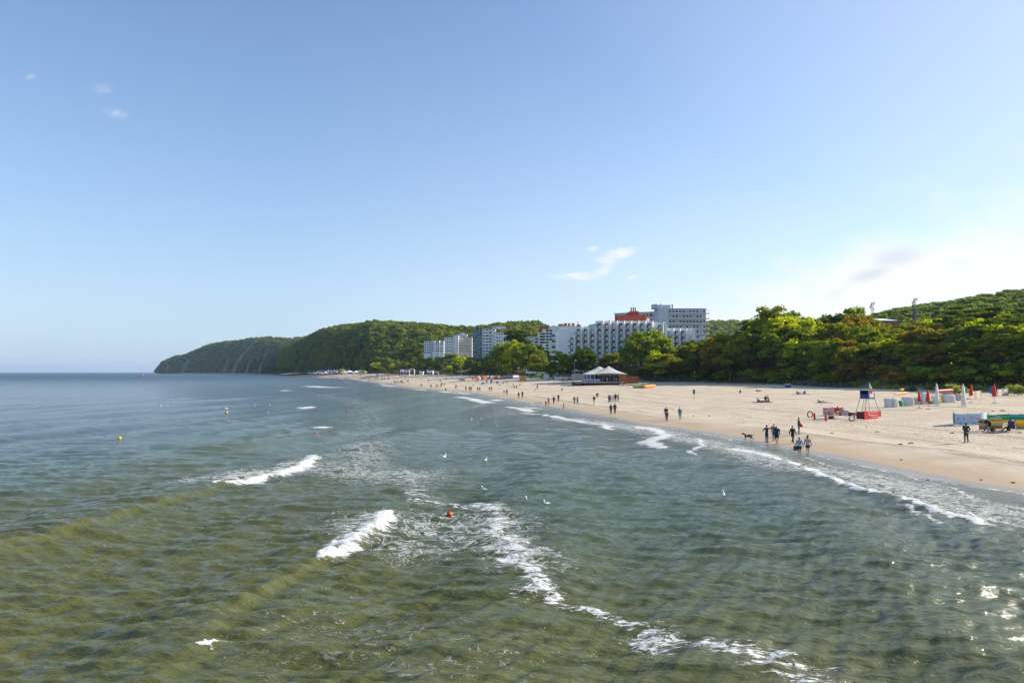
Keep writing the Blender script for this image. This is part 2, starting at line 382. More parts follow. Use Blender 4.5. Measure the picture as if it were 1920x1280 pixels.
# ------------------------------------------------------------------ hills
def hill_mat(name, cliff):
    m_ = bpy.data.materials.new(name); m_.use_nodes = True; t = m_.node_tree; b = NB(t); p = t.nodes["Principled BSDF"]
    P = b.n("ShaderNodeNewGeometry").outputs["Position"]
    n = b.noise(P, .04, 5, .6); c = b.mix(b.mapr(n, .35, .65), (.02, .032, .012), (.05, .068, .025))
    cl = b.attr("bare").outputs["Fac"]; n2 = b.noise(P, .09, 5, .7)
    c = b.mix(b.mapr(b.m('ADD', cl, b.m('MULTIPLY', b.m('SUBTRACT', n2, .5), 1.2)), .45, .75), c, b.mix(b.mapr(n2, .4, .6), (.13, .105, .075), (.24, .20, .15)))
    b.put(p.inputs["Base Color"], c); p.inputs["Roughness"].default_value = .95; p.inputs["Specular IOR Level"].default_value = .1
    return m_
HILLS = {}
def build_hill(name, us, vs_, foot, dR, treeh, zf, rows=34, du=3.0, seed=1, cliff=0, rough=.10, back=.35):
    U = np.arange(us[0], us[-1] + .1, du)
    vsky = np.interp(U, us, vs_); Yf = np.interp(U, *foot); D = np.interp(U, *dR) if isinstance(dR, tuple) else np.full_like(U, dR)
    k = np.concatenate([np.linspace(0, 1, rows), 1 + np.linspace(.05, 1.0, 8)])
    UU, KK = np.meshgrid(U, k); YF = np.interp(UU, U, Yf); DD = np.interp(UU, U, D); VS = np.interp(UU, U, vsky)
    Y = YF + DD * KK; X = (UU - 960) / F * Y
    Yr = YF + DD; Zr = CAMZ + (HOR - VS) / F * Yr - treeh
    zfv = zf if not callable(zf) else zf(X, Y)
    prof = np.where(KK < 1, np.sin(np.clip(KK, 0, 1) * math.pi / 2) ** (1.0 if not cliff else .75), 1 - back * (KK - 1))
    nz = (fbm(X / 140, Y / 140, seed) - .5) * rough * 2 * (Zr - zfv) * np.clip(np.sin(np.clip(KK, 0, 1) * math.pi), 0, 1)
    Z = zfv + (Zr - zfv) * prof + nz
    me = np_mesh(name, np.stack([X, Y, Z], -1).reshape(-1, 3), grid_faces(*X.shape), True)
    bare = np.zeros_like(X)
    if cliff:
        for (uc, wd, sl, k0, k1) in cliff:
            uu = UU - sl * KK
            bare = np.maximum(bare, np.exp(-((uu - uc) / wd) ** 2) * (KK < k1) * (KK >= k0) * (.9 + .5 * (fbm(UU / 3., KK * 9, 4) - .5)))
    fattr(me, "bare", bare); me.materials.append(hill_mat(name + "_ground", cliff))
    o = mobj(name, me); tag(o, kind='structure')
    HILLS[name] = (U, k, X, Y, Z, bare)
    return o
build_hill("headland", [291, 296, 304, 328, 347, 357, 393, 424, 437, 466, 501, 547, 578, 620, 680], [697.2, 690, 679.7, 668.6, 666.7, 662, 646.5, 642.6, 642.6, 636, 634, 637, 633, 634, 640],
           ([291, 520, 700], [3620, 2380, 2000]), ([291, 300, 400, 680], [160, 260, 420, 520]), 8, 1.5, seed=4,
           cliff=[(342, 6, 26, 0, .5), (436, 5, 62, 0, .85), (462, 3, 50, 0, .45), (420, 3, 30, 0, .25), (486, 4, 44, 0, .4), (312, 4, 10, 0, .4)])
build_hill("wooded_hill", [520, 547, 578, 601, 628, 652, 702, 734, 789, 835, 860, 881, 905, 950, 985, 1010, 1060], [668, 650, 634, 624, 618.5, 615, 611, 612.6, 617, 622, 624, 626, 622, 615, 612.6, 613, 640],
           ([520, 560, 620, 700, 800, 1060], [1660, 1500, 1180, 960, 860, 780]), ([520, 700, 1060], [420, 460, 420]), 11, 5.5, seed=11,
           cliff=[(556, 4, 14, 0, .4), (578, 3, 14, 0, .5)])
build_hill("far_hill", [1240, 1300, 1325, 1345, 1410, 1480, 1600], [640, 612, 607, 605.5, 606, 610, 600], ([1240, 1600], [1250, 1250]), 350, 10, 12, seed=21)
build_hill("right_hill", [1560, 1620, 1650, 1690, 1740, 1800, 1850, 1920, 2100, 2400], [648, 612, 600, 589, 583, 574, 565, 556, 546, 538], ([1560, 2400], [440, 420]), 330, 11, 15, seed=31, du=6)

# ------------------------------------------------------------------ tree prototypes
BARK = mat("bark", (.10, .075, .055), .9, .3, 2, bump=.3)
BARKP = mat("pine_bark", (.20, .11, .065), .9, .3, 2, bump=.3)
LEAF = {
 'green': foliage("leaf_green", (.075, .118, .024), (.165, .218, .038), .42),
 'lime': foliage("leaf_lime", (0.173, 0.256, 0.023), (0.333, 0.371, 0.026), .50),
 'dark': foliage("leaf_dark", (0.036, 0.074, 0.020), (0.077, 0.134, 0.028), .34),
 'olive': foliage("leaf_olive", (0.102, 0.134, 0.023), (0.211, 0.224, 0.033), .42),
 'rust': foliage("leaf_rust", (.135, .092, .030), (.225, .165, .042), .38),
 'pine': foliage("needle_pine", (0.058, 0.100, 0.033), (0.128, 0.179, 0.049), .34),
 'mass': foliage("leaf_mass", (0.058, 0.092, 0.018), (0.154, 0.192, 0.036), .36),
 'silver': foliage("leaf_silver", (0.128, 0.166, 0.064), (0.256, 0.282, 0.109), .35),
}
def cards(centres, radii, n, size, r2, flat=1.0, seed=0):
    """n leaf quads spread over clump shells"""
    rg = np.random.default_rng(seed)
    ci = rg.integers(0, len(centres), n); c = centres[ci]; rr = radii[ci]
    d = rg.normal(size=(n, 3)); d /= np.linalg.norm(d, axis=1)[:, None]; d[:, 2] = np.abs(d[:, 2]) * .8 + d[:, 2] * .2
    pos = c + d * (rr * (.55 + .5 * rg.random(n) ** .6))[:, None] * np.array([1, 1, flat])
    nrm = d + rg.normal(size=(n, 3)) * .55; nrm /= np.linalg.norm(nrm, axis=1)[:, None]
    a = np.cross(nrm, rg.normal(size=(n, 3))); a /= np.linalg.norm(a, axis=1)[:, None]; b_ = np.cross(nrm, a)
    sz = size * (.55 + .9 * rg.random(n))[:, None]
    q = np.stack([pos - a * sz - b_ * sz * .6, pos + a * sz * .35 - b_ * sz * .75, pos + a * sz + b_ * sz * .45, pos - a * sz * .3 + b_ * sz * .8], 1)
    return q.reshape(-1, 3)
def crown_mesh(name, kind, n, size, seed):
    rg = np.random.default_rng(seed); flat = .8
    if kind == 'broad':
        k = 34; th = rg.random(k) * 2 * math.pi; ph = rg.random(k); rad = .12 + .26 * rg.random(k) ** .5 * (1 - .35 * ph)
        C = np.stack([np.cos(th) * rad, np.sin(th) * rad, .33 + .56 * ph ** .9], 1)
        edge = 1 - np.abs(C[:, 2] - .52) * .9; C[:, :2] *= edge[:, None]; rr = .075 + .075 * rg.random(k)
    elif kind == 'oval':
        k = 30; th = rg.random(k) * 2 * math.pi; ph = rg.random(k); e = np.sqrt(np.clip(1 - ((ph - .45) / .58) ** 2, .05, 1))
        C = np.stack([np.cos(th) * .19 * e, np.sin(th) * .19 * e, .22 + .68 * ph], 1); rr = .07 + .06 * rg.random(k)
    elif kind == 'column':
        k = 26; th = rg.random(k) * 2 * math.pi; ph = rg.random(k)
        C = np.stack([np.cos(th) * .06, np.sin(th) * .06, .1 + .84 * ph], 1); rr = .05 + .04 * rg.random(k) * (1.2 - ph)
    elif kind == 'pine':
        k = 26; th = rg.random(k) * 2 * math.pi; lay = rg.integers(0, 4, k); rad = (.27 - .045 * lay) * rg.random(k) ** .6
        C = np.stack([np.cos(th) * rad, np.sin(th) * rad, .58 + .11 * lay + .02 * rg.random(k)], 1); rr = .08 + .05 * rg.random(k); flat = .42
    elif kind == 'shrub':
        k = 16; th = rg.random(k) * 2 * math.pi; rad = .45 * rg.random(k) ** .6
        C = np.stack([np.cos(th) * rad, np.sin(th) * rad, .15 + .5 * rg.random(k) * (1.1 - rad)], 1); rr = .16 + .12 * rg.random(k)
    V = cards(C, rr, n, size, None, flat, seed)
    me = np_mesh(name, V, np.arange(len(V)).reshape(-1, 4)); return me, C, rr
def trunk_mesh(name, kind, C, seed, m_):
    rg = random.Random(seed); mb = MB()
    tr = .022 if kind != 'pine' else .015
    if kind == 'shrub':
        for i in range(5):
            c = C[i]; mb.tube((c[0] * .1, c[1] * .1, -.05), tuple(c), .018, .006, 5)
        return mb.mesh(name, m_)
    top = .62 if kind in ('broad', 'oval') else .93
    pts = [(0, 0, -.06)] + [(rg.uniform(-.012, .012), rg.uniform(-.012, .012), top * (i + 1) / 4) for i in range(4)]
    for i in range(4): mb.tube(pts[i], pts[i + 1], tr * (1 - i * .2), tr * (1 - (i + 1) * .2), 7)
    for i in range(0, min(len(C), 15)):
        c = C[i]; z0 = max(.18, min(top, c[2] * rg.uniform(.55, .8))); f = z0 / top * 4; j = min(3, int(f)); 
        p0 = Vector(pts[j]).lerp(Vector(pts[j + 1]), f - j) if z0 > 0 else Vector(pts[1])
        mb.tube(p0, tuple(c), tr * .42, tr * .12, 5)
    return mb.mesh(name, m_)
PROTO = {}
def proto(kind, i):
    key = (kind, i)
    if key not in PROTO:
        n, s_ = {'broad': (3600, .021), 'oval': (2600, .021), 'column': (1500, .022), 'pine': (3000, .018), 'shrub': (700, .055)}[kind]
        me, C, rr = crown_mesh("crown_" + kind, kind, n, s_, 100 + i * 7 + len(kind))
        PROTO[key] = (me, trunk_mesh("trunk_" + kind, kind, C, i, BARKP if kind == 'pine' else BARK))
    return PROTO[key]
_leafed = {}; _lab = {}
def tree(x, y, h, kind, leaf, label, group=None, name="tree", wide=1.0, cat="tree", var=None, z=None):
    i = random.randrange(4) if var is None else var
    cm, tm = proto(kind, i)
    key = (kind, i, leaf)
    if key not in _leafed:
        c2 = cm.copy(); c2.materials.clear(); c2.materials.append(LEAF[leaf]); _leafed[key] = c2
    if label in _lab: label = label + (", taller" if h > _lab[label] else ", shorter")
    _lab.setdefault(label, h)
    e = empty(name, (x, y, (g(x, y) if z is None else z) - .1), random.uniform(0, 6.28), label, cat, group)
    e.scale = (h * wide, h * wide, h)
    mobj("crown", _leafed[key], e); mobj("trunk", tm, e); return e

# ------------------------------------------------------------------ forest masses (one object each, instanced)
def forest(name, hill, leafs, spacing, hgt, seed, kinds=('broad',), skip_bare=.4, kmax=1.15, n=420, size=.060):
    U, k, X, Y, Z, bare = HILLS[hill]
    rg = np.random.default_rng(seed)
    coll = bpy.data.collections.new(name + "_kinds")
    for j, lf in enumerate(leafs):
        kd = kinds[j % len(kinds)]
        me, C, rr = crown_mesh("canopy_" + kd, kd, n, size, seed + j)
        me.materials.append(LEAF[lf]); o = bpy.data.objects.new("canopy_tree", me); coll.objects.link(o)
    P = []
    nk = (k <= kmax).sum()
    # sample by area
    V = np.stack([X, Y, Z], -1)
    e1 = V[1:nk, :-1] - V[:nk - 1, :-1]; e2 = V[:nk - 1, 1:] - V[:nk - 1, :-1]
    area = np.linalg.norm(np.cross(e1[..., :], e2[..., :]), axis=-1); cnt = area / spacing ** 2
    cn = np.floor(cnt + rg.random(cnt.shape)).astype(int)
    ii, jj = np.nonzero(cn)
    for i, j in zip(ii, jj):
        for _ in range(cn[i, j]):
            a, b_ = rg.random(2)
            if bare[i, j] > skip_bare and rg.random() < .93: continue
            p = V[i, j] * (1 - a) * (1 - b_) + V[i + 1, j] * a * (1 - b_) + V[i, j + 1] * (1 - a) * b_ + V[i + 1, j + 1] * a * b_
            P.append(p)
    P = np.array(P); me = bpy.data.meshes.new(name); me.vertices.add(len(P)); me.vertices.foreach_set("co", P.astype(np.float32).ravel())
    fattr(me, "sc", hgt * (.7 + .6 * rg.random(len(P)))); fattr(me, "rz", rg.random(len(P)) * 6.28)
    a = me.attributes.new("vi", 'INT', 'POINT'); 
    vi = (fbm(P[:, 0] / 60, P[:, 1] / 60, seed) * 1.6 - .3 + rg.normal(size=len(P)) * .22) * len(leafs)
    a.data.foreach_set("value", np.clip(vi, 0, len(leafs) - 1).astype(np.int32))
    o = mobj(name, me); o['kind'] = 'stuff'
    ng = bpy.data.node_groups.new(name, 'GeometryNodeTree'); ng.interface.new_socket("Geometry", in_out='INPUT', socket_type='NodeSocketGeometry')
    ng.interface.new_socket("Geometry", in_out='OUTPUT', socket_type='NodeSocketGeometry')
    N = ng.nodes; L = ng.links; gi = N.new("NodeGroupInput"); go = N.new("NodeGroupOutput")
    ins = N.new("GeometryNodeInstanceOnPoints"); ci = N.new("GeometryNodeCollectionInfo"); ci.inputs[0].default_value = coll
    ci.inputs["Separate Children"].default_value = True; ci.inputs["Reset Children"].default_value = True
    def na(nm, ty):
        q = N.new("GeometryNodeInputNamedAttribute"); q.data_type = ty; q.inputs[0].default_value = nm; return q.outputs["Attribute"]
    cr = N.new("ShaderNodeCombineXYZ"); L.new(na("rz", 'FLOAT'), cr.inputs[2])
    L.new(gi.outputs[0], ins.inputs["Points"]); L.new(ci.outputs[0], ins.inputs["Instance"]); ins.inputs["Pick Instance"].default_value = True
    L.new(na("vi", 'INT'), ins.inputs["Instance Index"]); L.new(cr.outputs[0], ins.inputs["Rotation"]); L.new(na("sc", 'FLOAT'), ins.inputs["Scale"])
    L.new(ins.outputs[0], go.inputs[0])
    md = o.modifiers.new("scatter", 'NODES'); md.node_group = ng
    return o
o = forest("headland_forest", "headland", ['dark', 'green', 'dark'], 12, 14, 51, n=150, size=.09, skip_bare=.25)
tag(o, "dark forest covering the distant headland above the sea cliff", "forest")
o = forest("hill_forest", "wooded_hill", ['dark', 'green', 'mass', 'olive'], 7.5, 15, 52, n=340, size=.062)
tag(o, "dense green forest covering the hill left of the hotels", "forest")
o = forest("far_hill_forest", "far_hill", ['green', 'mass'], 10, 15, 53, n=240)
tag(o, "dark distant forest ridge right of the grey hotel block", "forest")
o = forest("right_hill_forest", "right_hill", ['dark', 'green', 'pine', 'mass'], 6.5, 14, 54, kinds=('broad', 'broad', 'pine', 'broad'), n=420, size=.05)
tag(o, "forest on the rising hill behind the phone masts", "forest")
# ------------------------------------------------------------------ sea
def seg_dist(X, Y, pts):
    D = np.full(X.shape, 1e9)
    for (x0, y0), (x1, y1) in zip(pts[:-1], pts[1:]):
        dx, dy = x1 - x0, y1 - y0; L2 = dx * dx + dy * dy + 1e-9
        t = np.clip(((X - x0) * dx + (Y - y0) * dy) / L2, 0, 1)
        D = np.minimum(D, np.hypot(X - x0 - t * dx, Y - y0 - t * dy))
    return D
def water_material():
    m_ = bpy.data.materials.new("sea_water"); m_.use_nodes = True; t = m_.node_tree; b = NB(t); p = t.nodes["Principled BSDF"]
    P = b.n("ShaderNodeNewGeometry").outputs["Position"]
    wc = b.attr("wcol").outputs["Color"]; fo = b.attr("foam").outputs["Fac"]; la = b.attr("lace").outputs["Fac"]; calm = b.attr("calm").outputs["Fac"]
    pb = b.noise(P, .35, 4, .6); wc = b.mix(b.mapr(pb, .35, .65, 0, .5), wc, b.mix(.5, wc, (.07, .075, .03)))
    wv = b.noise(b.scale(P, (.55, 1.9, 1)), 2.3, 6, .72, .6)
    wv2 = b.noise(b.scale(P, (.6, 1.8, 1)), 8.0, 4, .75, .4)
    nf = b.m('ADD', b.m('MULTIPLY', wv, .62), b.m('MULTIPLY', wv2, .38))
    f1 = b.m('MULTIPLY', b.mapr(b.m('ADD', fo, b.m('MULTIPLY', b.m('SUBTRACT', nf, .5), 4.2)), .50, .78, 0, 1, True), b.mapr(fo, .06, .3))
    # lacy foam: thin curved filaments
    r1 = b.m('ABSOLUTE', b.m('SUBTRACT', b.noise(b.scale(P, (.6, .85, 1)), 1.7, 5, .66, 1.0), .5))
    fil = b.mapr(r1, 0, b.m('ADD', .012, b.m('MULTIPLY', la, .085)), 1, 0)
    f2 = b.m('MULTIPLY', fil, b.mapr(b.m('ADD', la, b.m('MULTIPLY', b.m('SUBTRACT', wv, .5), 2.0)), .18, .5))
    # tiny scattered whitecaps
    f = b.m('MAXIMUM', f1, b.m('MULTIPLY', f2, .9))
    fc = b.mix(b.mapr(wv2, .38, .6), (.42, .44, .42), (.86, .86, .83))
    b.put(p.inputs["Base Color"], b.mix(f, wc, fc))
    b.put(p.inputs["Roughness"], b.m("ADD", b.attr("rgh").outputs["Fac"], b.m("MULTIPLY", f, .6))); p.inputs["IOR"].default_value = 1.333
    b.put(p.inputs["Specular IOR Level"], b.mapr(f, 0, 1, .5, .2))
    cd_ = b.n("ShaderNodeCameraData").outputs["View Distance"] if False else None
    h1 = b.noise(b.scale(P, (.34, 1.3, 1)), 2.6, 5, .66, .5); h2 = b.noise(b.scale(P, (.55, 1.2, 1)), 9., 3, .6, .3)
    h3 = b.noise(b.scale(P, (.28, 1.2, 1)), .6, 3, .55, .3)
    h = b.m('ADD', b.m('MULTIPLY', h1, .105), b.m('MULTIPLY', h2, .034)); h = b.m('ADD', h, b.m('MULTIPLY', h3, .08))
    h = b.m('MULTIPLY', h, b.mapr(calm, 0, 1, 1, .10)); h = b.m('MULTIPLY', h, b.mapr(b.attr('rgh').outputs['Fac'], .10, .32, 1, 7.0))
    h = b.m('ADD', h, b.m('MULTIPLY', f, .05))
    bn = b.n("ShaderNodeBump"); bn.inputs["Strength"].default_value = .9; bn.inputs["Distance"].default_value = 1.0; b.put(bn.inputs["Height"], h)
    b.put(p.inputs["Normal"], bn.outputs[0]); return m_
FOAM = [  # (pixels, width m, strength, lace?)
 ([(755, 882), (772, 903), (765, 925), (800, 938)], 1.3, .55, 0), ([(800, 938), (850, 948), (925, 951)], .35, .75, 0),
 ([(925, 951), (942, 975), (932, 1000), (950, 1030)], .8, .82, 0),
 ([(950, 1030), (975, 1055), (990, 1090), (1010, 1112)], .75, .78, 0),
 ([(1010, 1112), (1050, 1130), (1110, 1143), (1150, 1163), (1230, 1180)], .55, .68, 0),
 ([(1230, 1183), (1270, 1203), (1340, 1210), (1400, 1212)], .75, .70, 0), ([(1380, 1215), (1440, 1218), (1490, 1238)], .75, .74, 0), ([(1420, 1240), (1470, 1262), (1560, 1310)], .8, .66, 0),
 ([(742, 985), (800, 980), (880, 985)], 3.6, .62, 1), ([(740, 1020), (800, 1030), (900, 1010)], 2.0, .6, 1),
 ([(610, 878), (680, 885), (760, 892)], 4.4, .58, 1), ([(660, 835), (690, 870)], 3.4, .5, 1), ([(940, 985), (930, 1005), (1000, 1060)], 1.6, .6, 1),
 ([(370, 903), (430, 893), (480, 895)], 1.6, .9, 1), ([(600, 740), (700, 760), (680, 830)], 5, .30, 1),
 ([(402, 912), (440, 908), (480, 901)], .42, .95, 0), ([(470, 902), (530, 889), (570, 873), (595, 860)], .8, 1.1, 0), ([(440, 900), (520, 880), (575, 862)], 1.2, .55, 0),
 ([(603, 1049), (640, 1042), (672, 1028)], .34, 1.1, 0), ([(650, 1030), (690, 1005), (712, 985), (727, 968)], .60, 1.05, 0), ([(640, 1015), (670, 990), (700, 965)], .7, .55, 0),
 ([(528, 732), (565, 731.5)], 1.6, 1.1, 0), ([(583, 724), (610, 726), (636, 726.5)], 7, .8, 0), ([(563, 764), (588, 761)], 1.2, 1.1, 0), ([(590, 803.5), (605, 802)], 1.0, 1.2, 0),
 ([(605, 740), (640, 738)], 2.5, .5, 0), ([(374, 1222), (388, 1217), (402, 1213)], .10, .9, 0), ([(385, 1214), (398, 1224)], .06, .8, 0),
 ([(855, 744), (885, 748), (915, 755)], 1.9, 1.15, 0), ([(955, 763), (978, 766), (995, 771)], 1.3, 1.15, 0), ([(985, 774), (1015, 777), (1045, 783)], .9, 1.0, 0),
 ([(1040, 780), (1090, 792), (1140, 797), (1140, 804)], .8, 1.1, 0), ([(1130, 805), (1080, 806), (1010, 805)], .3, .75, 0),
 ([(1200, 800), (1232, 806), (1246, 816), (1222, 824), (1215, 833), (1238, 839)], .95, 1.15, 0), ([(1210, 818), (1180, 820), (1145, 820)], .4, .8, 0),
 ([(1310, 822), (1318, 836), (1290, 846), (1302, 851)], .30, 1.0, 0),
 ([(1372, 842), (1410, 849), (1450, 858)], .9, 1.0, 0), ([(1450, 860), (1500, 876), (1560, 900), (1600, 915), (1645, 927)], .62, 1.15, 0), ([(1600, 915), (1640, 920), (1690, 931)], .3, .8, 0),
 ([(1705, 938), (1740, 955), (1790, 968), (1848, 982)], .55, 1.2, 0), ([(1690, 952), (1730, 966), (1760, 985)], .3, .8, 0),
 ([(1510, 858), (1560, 875), (1640, 890), (1700, 905)], .14, .95, 0), ([(1700, 893), (1790, 915), (1830, 935), (1920, 952)], .16, .9, 0), ([(1820, 960), (1870, 975), (1930, 985)], .3, .9, 0),
 ([(1500, 880), (1620, 895), (1700, 915), (1800, 945), (1920, 965)], 2.6, .9, 1), ([(1250, 820), (1330, 832), (1400, 848), (1470, 872)], 2.4, .95, 1), ([(1060, 785), (1180, 800), (1250, 815)], 2.8, .85, 1),
 ([(1250, 860), (1330, 860), (1420, 870)], 1.5, .30, 1), ([(560, 1180), (760, 1230), (900, 1260)], 3.5, .22, 1)]
CREST = [  # (points, height, width front, width back)
 ([(-60, 1065), (0, 1034), (120, 998), (250, 962), (330, 937), (402, 913), (480, 901), (540, 886), (597, 860)], .15, .40, 2.3),
 ([(300, 1290), (340, 1240), (400, 1165), (480, 1110), (560, 1070), (603, 1049), (660, 1025), (712, 985), (735, 958)], .17, .35, 2.1),
 ([(1450, 862), (1560, 905), (1645, 930), (1700, 945), (1790, 968), (1850, 985)], .16, .45, 1.0), ([(300, 850), (420, 838), (560, 822), (620, 815)], .16, 1.4, 2.2),
 ([(340, 1245), (400, 1200), (520, 1160)], .12, .4, .8)]
def build_sea():
    nr, nc = 640, 560
    # rows: even in image height, then far rows
    v = np.concatenate([np.linspace(1420, 704, nr - 22), HOR + np.exp(np.linspace(math.log(6.1), math.log(1.05), 22))])
    Yr = CAMZ * F / (v - HOR)
    u = np.linspace(-110, 2030, nc)
    Yg = np.repeat(Yr[:, None], nc, 1); Xg = (u[None, :] - 960) / F * Yg
    # side and rear skirts keep the sea going outside the frame
    rw = np.array([60, 20, 6, 2.]); 
    X = Xg.copy(); Y = Yg.copy(); Z = np.zeros_like(X)
    s = X - shoreX(np.clip(Y, -80, 4200)); off = np.clip(-s, 0, 60)
    calm = 1 - sstep(1.0, 13, off); near = 1 - sstep(60, 240, Y); amp = (1 - calm * .93)
    pix = Y * Y / (CAMZ * F)      # metres per row
    rg = np.random.default_rng(3)
    for i in range(96):
        if i < 10: lam = rg.uniform(6, 16); th = rg.uniform(-.35, .35); A = lam * .0042       # swell towards the shore (+x)
        elif i < 36: lam = 10 ** rg.uniform(.0, .55); th = rg.normal(-1.42, .24); A = lam * .0050
        else: lam = 10 ** rg.uniform(-.5, .12); th = rg.normal(-1.40, .38); A = lam * .0078
        kx, ky = math.cos(th) * 2 * math.pi / lam, math.sin(th) * 2 * math.pi / lam
        ph = rg.random() * 6.28; fade = np.clip(1.6 - pix / (lam * .30), 0, 1)
        ca_, sa_ = math.cos(i * 1.7), math.sin(i * 1.7); XR, YR = X * ca_ - Y * sa_, X * sa_ + Y * ca_; grp = .6 + .8 * vnoise(XR / (lam * 5), YR / (lam * 4), 60 + i)
        a = kx * X + ky * Y + ph + 2.7 * vnoise(XR / (lam * 3), YR / (lam * 3), i)
        Z += A * amp * fade * grp * (np.sin(a) + .28 * np.sin(2 * a + 1.2))
    foam = np.zeros_like(X); lace = np.zeros_like(X)
    wob = lambda A, sc, sd: A * (vnoise(X / sc, Y / sc, sd) - .5) * 2
    for pts, h, wf, wb in CREST:
        W = [sea(*p) for p in pts]; Xw, Yw = X + wob(.3, 1.6, 7), Y + wob(.2, 1.6, 8)
        ys_ = np.array([q[1] for q in W]); xs_ = np.array([q[0] for q in W]); o_ = np.argsort(ys_)
        xc = np.interp(Yw, ys_[o_], xs_[o_]); dx = Xw - xc
        end = np.minimum(sstep(ys_.min() - 3, ys_.min() + 6, Yw), 1 - sstep(ys_.max() - 2, ys_.max() + 3, Yw))
        Z += h * end * np.where(dx > 0, np.exp(-(dx / wf) ** 2), np.exp(-(dx / wb) ** 2)) * (.8 + .5 * vnoise(X * 0, Y / 3., 12)) - .2 * h * end * np.exp(-((dx - 2.2 * wf) / wf) ** 2)
    for pts, wd, st, lc in FOAM:
        W = [sea(*p) for p in pts]
        mw = min(.5, wd * .8); D = seg_dist(X + wob(mw, wd * 1.6 + .3, 21) + wob(mw * .5, wd * .5 + .15, 22), Y + wob(mw, wd * 1.8 + .3, 23) + wob(mw * .5, wd * .5 + .15, 24), W)
        e = st * np.exp(-(D / wd) ** 2)
        if lc: lace = np.maximum(lace, e)
        else: foam = np.maximum(foam, e)
    # swash foam along the far waterline
    Yc = np.clip(Y, -80, 4200)
    sw = np.exp(-((s + 2.6 + 3 * vnoise(Y * 0, Y / 16, 5)) / (1.4 + Y / 240)) ** 2) * sstep(.42, .7, vnoise(Y * 0 + 2, Y / 9, 31)) * sstep(95, 150, Y) * (1 - sstep(1500, 2500, Y))
    foam = np.maximum(foam, sw * .95)
    ln = np.exp(-((s + .35 + .8 * vnoise(X * 0, Y / 2.5, 44)) / .30) ** 2) * .95 * sstep(30, 36, Y) * (1 - sstep(220, 300, Y)) * (.45 + .6 * vnoise(X / 3, Y / 3, 41)); foam = np.maximum(foam, ln)
    Z += np.clip(foam - .5, 0, 1) * .07 * near * amp + .05 * np.clip(foam, 0, 1.2) * (fbm(X * 3, Y * 3, 77) - .3) * near
    Z = np.where(off <= 0, -.02 - .012 * np.clip(s, 0, 60), Z * 1.0) + .012
    # water colour by depth / bottom: olive over the bars, blue green offshore, sandy at the edge
    bar = np.exp(-((X + 13) / 11) ** 2) * (1 - sstep(30, 75, Y)) + .9 * (1 - sstep(14, 34, Y))
    bar = np.clip(bar * .9 + .5 * np.exp(-((X + 25) / 7) ** 2) * (1 - sstep(60, 110, Y)), 0, 1) * (.75 + .5 * fbm(X / 6, Y / 9, 15))
    deep = np.array([.008, .040, .085]); mid = np.array([.068, .104, .064]); olive = np.array([.108, .110, .026]); sandy = np.array([.24, .215, .155])
    off2 = sstep(70, 500, Y) * sstep(5, 60, -X / np.maximum(Y, 1) * 100)
    c = mid[None, None] * (1 - off2[..., None]) + deep * off2[..., None]
    blue = sstep(-14, -40, X) if False else sstep(20, 60, -X) * sstep(35, 80, Y)
    c = c * (1 - .6 * blue[..., None]) + deep * .6 * blue[..., None]
    bb = np.clip(bar, 0, 1)[..., None]; c = c * (1 - bb) + olive * bb
    sh = (np.exp(-off / 5.0) * .9)[..., None]; mid2 = (np.exp(-off / 24.0) * .65)[..., None]
    c = c * (1 - mid2) + np.array([.115, .130, .080]) * mid2; c = c * (1 - sh) + sandy * sh
    me = np_mesh("sea", np.stack([X, Y, Z], -1).reshape(-1, 3), grid_faces(nr, nc), True)
    fattr(me, "rgh", .09 + .23 * sstep(60, 900, Y) + .16 * calm); fattr(me, "foam", foam); fattr(me, "lace", lace); fattr(me, "calm", calm); cattr(me, "wcol", c)
    me.materials.append(water_material()); tag(mobj("sea", me), kind='structure')
    # sea floor sheet and the open water outside the detailed part
    q = MB(); FL = CAMZ * F / 1.05
    VV = [(-22000, FL, 0), (22000, FL, 0), (22000, 26000, 0), (-22000, 26000, 0)]
    xl = lambda y: (-110 - 960) / F * y
    q.add([(xl(12.4), 12.4, 0), (xl(FL), FL, 0), (-22000, FL, 0), (-22000, 12.4, 0)], [(0, 1, 2, 3)])
    q.add(VV, [(0, 1, 2, 3)])
    q.add([(-22000, -4000, 0), (40, -4000, 0), (40, 12.3, 0), (-22000, 12.3, 0)], [(0, 1, 2, 3)])
    mo = q.mesh("open_sea", MATS_WATER2()); tag(mobj("open_sea", mo, loc=(0, 0, -.05)), kind='structure')
def MATS_WATER2():
    m_ = bpy.data.materials.new("open_water"); m_.use_nodes = True; t = m_.node_tree; b = NB(t); p = t.nodes["Principled BSDF"]
    P = b.n("ShaderNodeNewGeometry").outputs["Position"]
    b.put(p.inputs["Base Color"], b.mix(b.noise(P, .02, 3), (.010, .040, .052), (.02, .05, .05))); p.inputs["Roughness"].default_value = .32; p.inputs["IOR"].default_value = 1.333
    h = b.m('ADD', b.m('MULTIPLY', b.noise(b.scale(P, (.5, 1, 1)), 2.2, 4, .6), .13), b.m('MULTIPLY', b.noise(P, .5, 3), .2))
    bn = b.n("ShaderNodeBump"); bn.inputs["Distance"].default_value = 1; b.put(bn.inputs["Height"], h); b.put(p.inputs["Normal"], bn.outputs[0]); return m_
build_sea()
